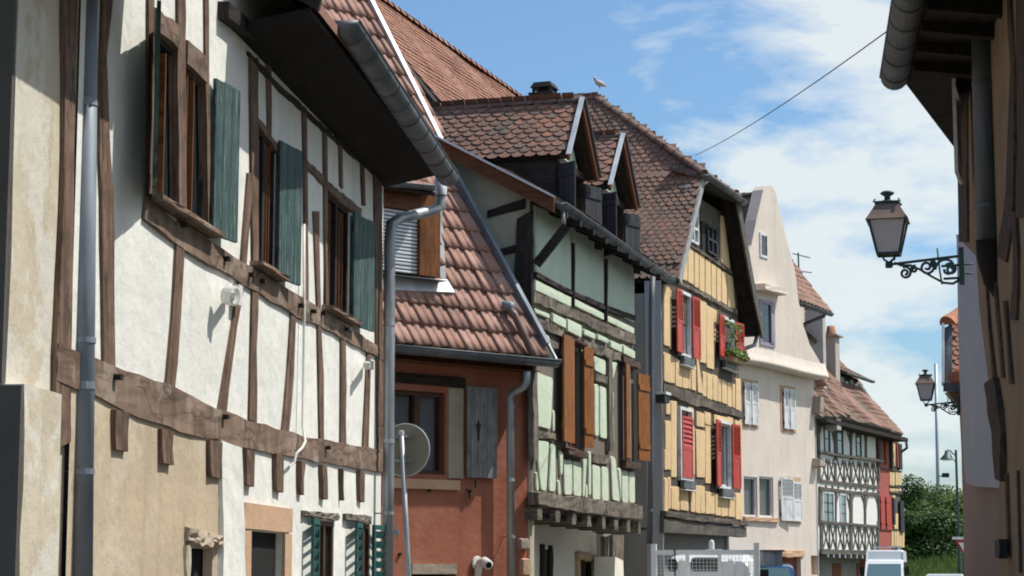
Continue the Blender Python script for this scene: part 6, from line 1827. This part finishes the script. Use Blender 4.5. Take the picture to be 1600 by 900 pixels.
# ================================================================ street lanterns on brackets
def spiral(c, ex, r0, turns, a0, dirn=1, n=22):
    pts = []
    for i in range(n + 1):
        t = i / n; a = a0 + dirn * turns * 2 * math.pi * t; r = r0 * (1 - .8 * t)
        pts.append(c + ex * math.cos(a) * r + Z * math.sin(a) * r)
    return pts
def lantern(label, root_px, root_d, tip_px, tip_d, s):
    """root = wall end of the arm, tip = hub below the lantern; s = height of the lantern body and roof"""
    W_, T_ = at(*root_px, root_d), at(*tip_px, tip_d)
    W_.z = (W_.z + T_.z) / 2 + .02; T_.z = W_.z - .04
    ex = (T_ - W_); ex.z = 0; ln = ex.length; ex.normalize(); ey = Z.cross(ex)
    t = thing('street_lantern', label, 'street lamp', W_, group='wrought iron lanterns on the right')
    G_ = M['iron_green']
    MB().tube([W_, T_], .016 * s / .8, 8).build('arm', G_, t)
    MB().box(Plane(W_ - Z * .0, ey, Z), -.025, .025, -.32 * s / .8, .08, -.03, .02).build('wall_plate', G_, t)
    k = ln / .8
    def pt(x, z): return W_ + ex * x * k + Z * z * k
    sc_ = MB(); r_ = .011 * s / .8 + .004
    low = [pt(.02, -.26), pt(.10, -.30), pt(.2, -.285), pt(.34, -.2), pt(.46, -.12), pt(.56, -.07), pt(.66, -.065), pt(.74, -.03)]
    sc_.tube(low, r_, 6)
    sc_.tube(spiral(pt(.16, -.135), ex, .13 * k, 1.0, 0, 1), r_, 6)
    sc_.tube(spiral(pt(.12, -.14), ex, .07 * k, 1.5, .5, 1), r_, 6)
    sc_.tube(spiral(pt(.38, -.10), ex, .085 * k, 1.5, 2.6, 1), r_, 6)
    sc_.tube(spiral(pt(.315, -.06), ex, .04 * k, 1.3, 0, -1), r_, 6)
    sc_.tube(spiral(pt(.62, -.15), ex, .07 * k, 1.6, 1.2, 1), r_, 6)
    sc_.tube(spiral(pt(.52, -.115), ex, .04 * k, 1.4, 2.0, -1), r_, 6)
    sc_.tube([pt(.22, -.30), pt(.24, -.15), pt(.26, .1)], r_ * .7, 5)
    sc_.tube([pt(0, -.1), pt(.22, -.1)], r_, 5); sc_.tube([pt(0, -.24), pt(.2, -.24)], r_, 5); sc_.tube([pt(0, -.2), pt(-.13, -.2)], r_ * .6, 5); sc_.tube([pt(0, -.1), pt(-.13, -.1)], r_ * .6, 5)
    sc_.build('scrollwork', G_, t, smooth=True)
    MB().lathe(T_, [(0, -.05 * s), (.05 * s, -.045 * s), (.055 * s, .0), (.05 * s, .04 * s), (0, .045 * s)], 10).build('hub', G_, t, smooth=True)
    # lantern body
    ang = math.radians(-14)
    u = Vector((math.cos(ang), math.sin(ang), 0)); v = Z.cross(u)
    def ring(h, z): return [T_ + u * a * h + v * b * h + Z * z for a, b in ((-1, -1), (1, -1), (1, 1), (-1, 1))]
    zb_, zm, zr = .14 * s, .62 * s, .86 * s
    hb_, hm, hr2 = .15 * s, .255 * s, .14 * s
    gl = MB()
    lo, hi = ring(hb_ - .008, zb_), ring(hm - .008, zm)
    for i in range(4):
        MB().add([lo[i], lo[(i + 1) % 4], hi[(i + 1) % 4], hi[i]], [(0, 1, 2, 3)]).build('glass_pane', M['lamp_glass'], t)
    fr = MB(); lo, hi = ring(hb_, zb_), ring(hm, zm)
    for i in range(4):
        fr.bar(lo[i], hi[i], .022 * s, .022 * s); fr.bar(lo[i], lo[(i + 1) % 4], .022 * s, .03 * s); fr.bar(hi[i], hi[(i + 1) % 4], .022 * s, .02 * s)
    fr.build('lantern_frame', G_, t)
    rf_ = MB(); a_, b_, c_ = ring(hm + .035 * s, zm - .012 * s), ring(hm * .96, zm + .06 * s), ring(hr2, zr)
    vs = a_ + b_ + c_ + ring(hm + .035 * s, zm - .02 * s)
    rf_.add(vs, [(i, (i + 1) % 4, 4 + (i + 1) % 4, 4 + i) for i in range(4)] + [(4 + i, 4 + (i + 1) % 4, 8 + (i + 1) % 4, 8 + i) for i in range(4)] + [(8, 9, 10, 11), (15, 14, 13, 12)])
    rf_.build('lantern_roof', M['lamp_roof'], t)
    cr = MB(); c_ = ring(hr2 + .012, zr)
    for i in range(4):
        cr.bar(c_[i], c_[(i + 1) % 4], .02, .02); cr.tube([c_[i] - (T_ + Z * zr - c_[i]) * .18 + Z * .0, c_[i] + Z * .03], .008, 5)
    cr.build('crown_rail', G_, t)
    MB().lathe(T_ + Z * zr, [(hr2, 0), (hr2 * .75, .035 * s), (.045 * s, .05 * s), (.04 * s, .1 * s), (.095 * s, .135 * s), (.1 * s, .15 * s), (.06 * s, .175 * s), (0, .18 * s)], 14).build('finial', G_, t, smooth=True)
    st_ = MB()
    for i in range(4):
        st_.tube([lo[i].lerp(T_ + Z * zb_, .45), lo[i].lerp(T_ + Z * zb_, .5) - Z * .06 * s, T_ + Z * .02], .009 * s + .002, 5)
    st_.build('stay', G_, t)
    return t
lantern('larger, nearer wrought iron street lantern at the eave of the timbered house', (1502, 402), 19.4, (1389, 411), 19.7, .70)
lantern('smaller, farther wrought iron street lantern beside the rose house roof', (1497, 632), 41.2, (1447, 628), 41.6, .70)

# overhead wire
t = thing('overhead_wire', 'thin dark wire running from the ochre roof to the right-hand gutter', 'wire', at(1086, 243, 44))
p, q = at(1086, 243, 44.0), at(1394, 43, 19.0)
pts = []
for i in range(25):
    f = i / 24; c = p.lerp(q, f); c.z -= 4 * f * (1 - f) * .09; pts.append(c)
MB().tube(pts, .0065, 6).build('wire', M['cable'], t)
# ================================================================ vehicles
def wheel(parent, c, ax, r, w):
    o = MB().lathe(Vector(c) - Vector(ax) * w / 2, [(r * .6, 0), (r * .95, 0), (r, w * .2), (r, w * .8), (r * .95, w), (r * .6, w)], 20, ax).build('wheel', M['rubber'], parent, smooth=True)
    MB().lathe(Vector(c) - Vector(ax) * (w / 2 - .01), [(0, .02), (r * .25, .0), (r * .58, .02), (r * .6, w - .02), (r * .3, w - .03), (0, w - .03)], 16, ax).build('rim', M['zinc'], o, smooth=True)
def loft(pl, secs, n_caps=True):
    """secs: list of (a, [(c, b)...]) cross-sections placed along e; c outward, b up"""
    mb = MB(); m = len(secs[0][1]); vs = []
    for a, s_ in secs: vs += [pl.w(a, b, c) for c, b in s_]
    fs = [(k * m + j, (k + 1) * m + j, (k + 1) * m + (j + 1) % m, k * m + (j + 1) % m) for k in range(len(secs) - 1) for j in range(m)]
    fs += [tuple(range(m)), tuple((len(secs) - 1) * m + j for j in range(m))[::-1]]
    return mb.add(vs, fs)
# ---- small tipper truck seen from behind; e points to the right, n towards the camera
TD = 36.0
p, q = at(1018, HOR, TD), at(1187, HOR, TD - .4)
TPp = Plane(Vector((p.x, p.y, 0)), Vector((q.x - p.x, q.y - p.y, 0)), Z)
wT = (q - p).length
t = thing('tipper_truck', 'pale grey flatbed truck with a mesh headboard, seen from behind in the street', 'truck', (TPp.o + TPp.e * wT / 2))
zt_ = TPp.ab(1100, 862)[1]
tg = M['truck_grey']
hb_ = MB()
pz = TPp.ab(1018, 850)[1]; pz2 = TPp.ab(1187, 848)[1]
hb_.box(TPp, 0, .09, .75, pz, -.05, .05); hb_.box(TPp, wT - .09, wT, .75, pz2, -.05, .05)
hb_.box(TPp, .09, wT - .09, zt_ - .05, zt_ + .03, -.04, .04)
for f in (.32, .62): hb_.box(TPp, wT * f, wT * f + .05, .8, zt_ - .05, -.03, .02)
hb_.box(TPp, .09, wT - .09, .78, 1.25, -.03, .0)
hb_ = hb_.build('headboard', tg, t)
mb = MB(); s_ = .062
k = 0
a = .1
while a < wT - .1: mb.box(TPp, a, a + .006, 1.25, zt_ - .05, .005, .011); a += s_
z = 1.28
while z < zt_ - .06: mb.box(TPp, .09, wT - .09, z, z + .006, .011, .017); z += s_
mb.build('mesh', M['truck_grey'], hb_)
MB().box(TPp, 0, wT, .72, .82, .05, 3.0).build('bed', tg, t)
for (a0, a1, c0, c1) in [(0, .04, .06, 3.0), (wT - .04, wT, .06, 3.0), (.045, wT - .045, 2.96, 3.0)]:
    MB().box(TPp, a0, a1, .825, 1.2, c0, c1).build('side_panel', tg, t)
MB().box(TPp, .5, wT - .5, .5, .7, -2.2, 3.0).build('chassis', M['iron'], t)
for c in (2.1, -1.6):
    for a, sg in ((.12, -1), (wT - .12, 1)): wheel(t, TPp.w(a, .36, c), TPp.e, .36, .2)
prof = [(-.35, .6), (-.35, 1.80), (-.5, zt_ - .05), (-1.25, zt_ - .02), (-1.75, 1.45), (-2.4, 1.3), (-2.5, .6)]
m_ = .06
secs = [(a, [(c, b if b < 1.7 else b - ins) for c, b in prof]) for a, ins in ((.16, .35), (.2, .12), (.32, .02), (wT - .34, .0), (wT - .22, .12), (wT - .18, .35))]
cab = loft(TPp, secs).build('cab', M['cab_grey'], t)
for x0, x1, y0, y1 in [(1041, 1059, 873, 893), (1079, 1127, 871, 893), (1136, 1152, 873, 893)]:
    r = rect(TPp.shifted(-.33), x0, y0, x1, y1)
    if x0 > 1130: continue
    fr_ = TPp.shifted(-.36)
    MB().pillow(fr_, [(r[0], r[2]), (r[1], r[2]), (r[1], r[3]), (r[0], r[3])], .02, .05, .07, .012).build('window', M['glass_dark'], cab)
for x0, x1 in ((1060, 1074), (1136, 1150)):
    r = rect(TPp.shifted(-.33), x0, 873, x1, 960)
    MB().pillow(TPp.shifted(-.36), [(r[0], .9), (r[1], .9), (r[1], r[3]), (r[0], r[3])], .01, .045, .08, .03).build('pressing', M['cab_grey'], cab)
for x in (1160, 1166):
    MB().box(TPp.shifted(-.36), TPp.ab(x, 880)[0], TPp.ab(x + 1.2, 880)[0], .9, zt_ - .15, .0, .03).build('seam', M['van_white'], cab)
r = rect(TPp.shifted(-.7), 1170, 866, 1182, 880)
MB().box(TPp.shifted(-1.3), wT - .12, wT + .03, 1.42, 1.66, -.06, -.02).build('wing_mirror', M['iron'], t)
t2 = MB().tube([TPp.w(.42, .9, .06), TPp.w(.42, zt_ + .04, .06)], .012, 6).build('rod', M['rubber'], hb_)
beac = MB().box(TPp, wT * .46, wT * .60, zt_ + .0, zt_ + .05, -.9, -.75)
beac = beac.build('beacon_base', M['van_white'], t)
MB().lathe(TPp.w(wT * .51, zt_ + .05, -.82), [(.05, 0), (.05, .12), (.03, .16), (0, .17)], 12).build('beacon', M['white_plastic'], beac, smooth=True)
# tailgate number plate and lights
MB().box(TPp, .1, .4, .55, .68, 3.0, 3.03).build('tail_light', M['shutter_red'], t)
MB().box(TPp, wT - .4, wT - .1, .55, .68, 3.0, 3.03).build('tail_light', M['shutter_red'], t)

def car(name, label, cat, o, heading, mat, L_=4.2, W_=1.74, H_=1.5, style='car', roofglass=False):
    """o: point on the ground under the front centre; heading: direction the car faces"""
    hd = Vector(heading).normalized(); 
    pl = Plane(Vector((o[0], o[1], 0)), -hd, Z)     # e runs from the nose to the tail, n sideways
    t = thing(name, label, cat, pl.o)
    if style == 'van':
        side = [(0, .35), (0, 1.0), (.12, 1.15), (1.0, 1.42), (1.75, 2.10), (1.95, 2.15), (2.1, H_ - .06), (2.4, H_), (L_ - .1, H_ - .02), (L_, .35)]
    else:
        side = [(0, .35), (0, .75), (.2, .88), (1.05, .98), (1.75, H_ - .06), (2.2, H_), (3.2, H_ - .03), (L_ - .35, H_ - .35 if style == 'car' else H_ - .12), (L_, .9), (L_, .35)]
    mb = MB(); n = len(side); vs = []
    fac = []
    for a, z in side: fac.append(1 - (.14 if z > 1.0 else 0) * (z - 1.0) / (H_ - 1.0) if style != 'van' else 1 - .07 * max(0, z - 1) / (H_ - 1))
    for c in (-1, -.9, .9, 1):
        for (a, z), f in zip(side, fac):
            k = 1 if abs(c) < 1 else 0
            vs.append(pl.w(a + (0 if k else .05 * (1 if a < 1 else -1)), z - (0 if k else .05), c * W_ / 2 * f))
    fs = []
    for k in range(3):
        for j in range(n):
            i = (j + 1) % n; fs.append((k * n + j, k * n + i, (k + 1) * n + i, (k + 1) * n + j))
    fs += [tuple(range(n))[::-1], tuple(3 * n + j for j in range(n))]
    mb.add(vs, fs)
    body = mb.build('body', mat, t)
    def glass(quad, c=None):
        MB().add(quad, [(0, 1, 2, 3), (3, 2, 1, 0)][:1]).build('window', M['glass_dark'], body)
    wi = [i for i, s in enumerate(side)]
    if style == 'van': A_, B_ = Vector((1.02, 1.45)), Vector((1.73, 2.06))
    else: A_, B_ = Vector((1.12, 1.03)), Vector((1.70, H_ - .10))
    nn = Vector((-(B_ - A_).y, (B_ - A_).x)).normalized() * .012
    w0, w1 = W_ / 2 * .86, W_ / 2 * (.76 if style != 'van' else .82)
    MB().hexa([pl.w(A_.x, A_.y, -w0), pl.w(A_.x, A_.y, w0), pl.w(B_.x, B_.y, w1), pl.w(B_.x, B_.y, -w1)],
              [pl.w(A_.x + nn.x, A_.y + nn.y, -w0), pl.w(A_.x + nn.x, A_.y + nn.y, w0), pl.w(B_.x + nn.x, B_.y + nn.y, w1), pl.w(B_.x + nn.x, B_.y + nn.y, -w1)]).build('windscreen', M['glass_sky'], body)
    for sg in (-1, 1):
        def sp(a, z): return pl.w(a, z, sg * (W_ / 2 * (1 - (.14 if style != 'van' else .07) * max(0, z - 1) / (H_ - 1)) + .008))
        if style == 'van':
            q = [[(1.25, 1.45), (1.95, 1.45), (1.95, 2.0), (1.75, 2.0)], [(2.15, 1.35), (L_ - .5, 1.35), (L_ - .5, 2.05), (2.15, 2.05)]]
        else: q = [[(1.3, 1.03), (2.3, 1.03), (2.3, H_ - .14), (1.8, H_ - .14)], [(2.4, 1.03), (L_ - .6, 1.03), (L_ - .8, H_ - .2), (2.4, H_ - .14)]]
        for k in q:
            MB().add([sp(*x) for x in k] + [sp(*x) - pl.n * sg * .02 for x in k], [(0, 1, 2, 3), (7, 6, 5, 4), (0, 4, 5, 1), (1, 5, 6, 2), (2, 6, 7, 3), (3, 7, 4, 0)]).build('window', M['glass_dark'], body)
        MB().box(pl, 1.35, 1.5, 1.05 if style != 'van' else 1.5, 1.2 if style != 'van' else 1.85, *sorted((sg * (W_ / 2 + .02), sg * (W_ / 2 + .2)))).build('wing_mirror', M['rubber'], t)
        MB().box(pl, -.02, .1, .62, .78, *sorted((sg * (W_ / 2 - .4), sg * (W_ / 2 - .12)))).build('headlight', M['glass_sky'], t)
        for a in (.8, L_ - .85): wheel(t, pl.w(a, .32, sg * (W_ / 2 - .1)), pl.n, .32, .2)
    return t, pl
VD = 84.0
vo = at(1379, HOR, VD)
tv, pl = car('white_van', 'white high-roofed van facing the camera, parked beyond the crossed-timber house', 'van', (vo.x, vo.y), (-.235, -1, 0), M['van_white'], L_=5.2, W_=1.62, H_=2.55, style='van')
rk_ = MB()
for c in (-.5, .5): rk_.tube([pl.w(2.3, 2.68, c), pl.w(4.8, 2.66, c)], .025, 6)
for a in (2.4, 3.1, 3.8, 4.6): rk_.tube([pl.w(a, 2.68, -.6), pl.w(a, 2.68, .6)], .025, 6); rk_.tube([pl.w(a, 2.52, -.5), pl.w(a, 2.68, -.5)], .02, 5); rk_.tube([pl.w(a, 2.52, .5), pl.w(a, 2.68, .5)], .02, 5)
rk_.build('roof_rack', M['zinc'], tv)
bo = at(1186, HOR, 46.0)
car('blue_car', 'dark blue people carrier parked in front of the cream house', 'car', (bo.x, bo.y), (-.12, -1, 0), M['car_blue'], 4.3, 1.8, 1.80, style='mpv')
so_ = at(1425, HOR, 84)
car('silver_car', 'silver car roof low behind the white van', 'car', (so_.x + .3, so_.y - 4), (-.3, -1, 0), M['car_silver'], 4.2, 1.7, 1.56)
so_ = at(1446, HOR, 90)
car('silver_car', 'silver car farthest right, in front of the grass bank', 'car', (so_.x - .1, so_.y - 2), (-.95, -.3, 0), M['car_silver'], 4.2, 1.7, 1.58)
# utility cabinet by the truck
cb = at(1204, HOR, 48)
t = thing('utility_cabinet', 'grey metal cabinet with a sloping lid just above the blue car', 'cabinet', (cb.x, cb.y, 0))
Pb = Plane((cb.x, cb.y, 0), (1, .1, 0), Z)
zc_ = at(1204, 862, 48).z
MB().box(Pb, -.22, .24, 0, zc_, -.2, .2).build('housing', M['zinc'], t)
MB().box(Pb, -.26, .28, zc_, zc_ + .04, -.25, .25).build('lid', M['zinc_dark'], t)

# ================================================================ masts, lamps and signs at the end of the street
t = thing('floodlight_mast', 'tall pale steel mast rising behind the far lantern and the trees', 'mast', (at(1465, HOR, 170).x, 170, 0))
b0, b1 = at(1468, 895, 170), at(1462, 568, 170); b0.z = 0
MB().tube([b0, b1], [.17, .13], 14).build('pole', M['mast'], t, smooth=True)
MB().box(Plane(at(1470, 744, 169.6), (1, 0, 0), Z), -.1, .5, -.05, .05, -.1, .1).build('cross_arm', M['mast'], t)
MB().box(Plane(at(1477, 743, 169.4), (1, 0, 0), Z), -.25, .3, -.15, .2, -.15, .15).build('floodlight', M['iron'], t)
t = thing('street_lamp', 'slim modern green street lamp with a bell shade, in front of the trees', 'street lamp', (at(1499, HOR, 95).x, 95, 0))
b0, b1 = at(1500, 895, 95), at(1493.5, 703, 95); b0.z = 0
MB().tube([b0, b0.lerp(b1, .42), b0.lerp(b1, .43), b1], [.1, .09, .06, .055], 10).build('pole', M['iron_green'], t)
cpts = [at(1493, 722, 95), at(1488, 716, 95), at(1484, 707, 95), at(1480, 704, 95), at(1478, 707, 95)]
MB().tube([at(1494, 712, 95), at(1489, 709, 95), at(1485, 704, 95), at(1481, 703, 95), at(1479, 706, 95)], .03, 6).build('arm', M['iron_green'], t)
MB().tube(cpts, .02, 5).build('arm_stay', M['iron_green'], t)
MB().lathe(at(1479, 717, 95), [(.32, -.03), (.30, .0), (.12, .2), (.07, .28), (.07, .38), (0, .4)], 14).build('lamp_shade', M['iron_green'], t, smooth=True)
MB().lathe(at(1479, 717, 95), [(0, -.08), (.2, -.07), (.27, -.02)], 14).build('lamp_lens', M['white_plastic'], t, smooth=True)
SD = 60.0
s0 = at(1507, HOR, SD)
t = thing('give_way_sign', 'red and white triangular give way sign under a white street plate', 'road sign', (s0.x, SD, 0))
MB().tube([Vector((s0.x, SD, 0)), at(1505.5, 845, SD)], .035, 10).build('pole', M['iron_green'], t)
Ps = Plane(at(1505.5, 855, SD - .06), (1, 0, 0), Z)
x0_, y0_ = -12.5 / FPX * SD, 11 / FPX * SD
tri = lambda k: [(-.235 * k, .2 * k - .0), (.235 * k, .2 * k), (0, -.21 * k)]
MB().prism(Ps, tri(1.0), -.01, .005).build('sign_plate', M['sign_red'], t)
MB().prism(Ps, [(a, b + .012) for a, b in tri(.62)], .005, .008).build('sign_face', M['sign_white'], t)
MB().box(Ps, -.32, .12, .22, .30, -.01, .01).build('name_plate', M['sign_white'], t)
MB().box(Ps, .04, .16, .2, .42, -.12, -.06).build('name_plate', M['sign_white'], t)

# ================================================================ trees and grass at the end of the street
def tree(label, px, depth, top_py, rad, seed, mat='leaf', n=10000, nm='broadleaf_tree'):
    rnd = random.Random(seed)
    b = at(px, HOR, depth); b.z = 0
    H_ = at(px, top_py - 9, depth).z
    t = thing(nm, label, 'tree', b, group='trees at the end of the street')
    tr = MB(); th = H_ * .4
    top = b + Vector((rnd.uniform(-.3, .3), 0, th))
    tr.tube([b, b.lerp(top, .5) + Vector((.1, 0, 0)), top], [.22, .17, .12], 8)
    lobes = []
    for i in range(9):
        a = rnd.uniform(0, 6.28); r = rad * rnd.uniform(.25, .75); z = H_ * rnd.uniform(.28, .86)
        r *= 1.0 if z < H_ * .65 else .6
        c = b + Vector((math.cos(a) * r, math.sin(a) * r, z))
        lobes.append((c, rad * rnd.uniform(.32, .5)))
        tr.tube([b.lerp(top, rnd.uniform(.5, 1)), b.lerp(c, .7) + Vector((0, 0, .2)), c], [.08, .05, .02], 5)
    lobes.append((b + Vector((0, 0, H_ * .6)), rad * .6)); lobes.append((b + Vector((0, 0, H_ - rad * .35)), rad * .35))
    tr.build('trunk', M['bark'], t)
    mb = MB(); tint = []
    for i in range(n):
        c, r = lobes[rnd.randrange(len(lobes))]
        d = Vector((rnd.gauss(0, 1), rnd.gauss(0, 1), rnd.gauss(0, 1))).normalized()
        p = c + Vector((d.x, d.y, d.z * .85)) * r * rnd.uniform(.55, 1.1) ** .6
        u = Vector((rnd.uniform(-1, 1), rnd.uniform(-1, 1), rnd.uniform(-.6, .6))).normalized()
        v = u.cross(d + Vector((.01, .02, .3))).normalized()
        s = rnd.uniform(.05, .15)
        mb.add([p - u * s, p + v * s * .6, p + u * s, p - v * s * .6], [(0, 1, 2, 3)])
        tint.append(min(1, max(0, .5 + .35 * math.sin(c.x * 9 + c.z * 5) + rnd.uniform(-.25, .25))))
    o = mb.build('crown', M[mat], t)
    at_ = o.data.attributes.new('tint', 'FLOAT', 'FACE'); at_.data.foreach_set('value', tint)
    return t
TL = [('dark tree with the tallest crown, close behind the end house', 1424, 122, 746, 3.0, 1, 'leaf'),
      ('broad dark tree just left of the steel mast', 1450, 128, 772, 3.2, 2, 'leaf'),
      ('light green tree behind the slim street lamp', 1484, 132, 762, 3.4, 3, 'leaf_light'),
      ('bushy tree half hidden by the corner of the rose house', 1508, 126, 775, 3.2, 4, 'leaf_light'),
      ('low dark shrub-like tree in the middle, above the grass bank', 1462, 112, 812, 2.7, 5, 'leaf'),
      ('low dark tree at the left, behind the white van', 1428, 112, 806, 2.6, 6, 'leaf'),
      ('low dark tree at the right, behind the give way sign', 1494, 112, 820, 2.6, 7, 'leaf')]
for a in TL: tree(*a[:6], mat=a[6])
# backing wood far off
mb = MB(); tint = []
rnd = random.Random(11)
for i in range(16000):
    x = rnd.uniform(0, 75); y = 175 + rnd.uniform(-6, 6)
    p = Vector((x, y, rnd.uniform(0, 1) ** .8 * (6.0 + 1.5 * math.sin(x * .4) + math.sin(x * 1.3))))
    u = Vector((rnd.uniform(-1, 1), rnd.uniform(-1, 1), rnd.uniform(-1, 1))).normalized(); v = u.orthogonal(); s = rnd.uniform(.2, .5)
    mb.add([p - u * s, p + v * s * .7, p + u * s, p - v * s * .7], [(0, 1, 2, 3)]); tint.append(rnd.random())
o = mb.build('far_wood', M['leaf']); o['kind'] = 'stuff'; o['label'] = 'dark mass of trees far behind the street'; o['category'] = 'wood'
at_ = o.data.attributes.new('tint', 'FLOAT', 'FACE'); at_.data.foreach_set('value', tint)
# grass bank
bk = MB(); vs = []
nx_, ny_ = 30, 10
def bz(x, y): return .1 + 1.9 * max(0, min(1, (y - 94) / 12)) + .12 * math.sin(x * .9) * min(1, max(0, y - 94))
for j in range(ny_ + 1):
    for i in range(nx_ + 1):
        x, y = 15 + i * .7, 92 + j * 1.6; vs.append((x, y, bz(x, y)))
bk.add(vs, [(j * (nx_ + 1) + i, j * (nx_ + 1) + i + 1, (j + 1) * (nx_ + 1) + i + 1, (j + 1) * (nx_ + 1) + i) for j in range(ny_) for i in range(nx_)])
setting('grass_bank', bk, M['earth'])
mb = MB(); tint = []
for i in range(15000):
    x, y = rnd.uniform(16, 33), rnd.uniform(95, 107)
    p = Vector((x, y, bz(x, y) - .02)); a = rnd.uniform(0, 3.14); w_ = Vector((math.cos(a), math.sin(a), 0)) * .03; h_ = rnd.uniform(.2, .6)
    mb.add([p - w_, p + w_, p + Vector((rnd.uniform(-.12, .12), rnd.uniform(-.1, .1), h_))], [(0, 1, 2)]); tint.append(rnd.random())
o = mb.build('grass', M['grass_blade']); o['kind'] = 'stuff'; o['label'] = 'bright green grass on the bank below the trees'; o['category'] = 'grass'
at_ = o.data.attributes.new('tint', 'FLOAT', 'FACE'); at_.data.foreach_set('value', tint)
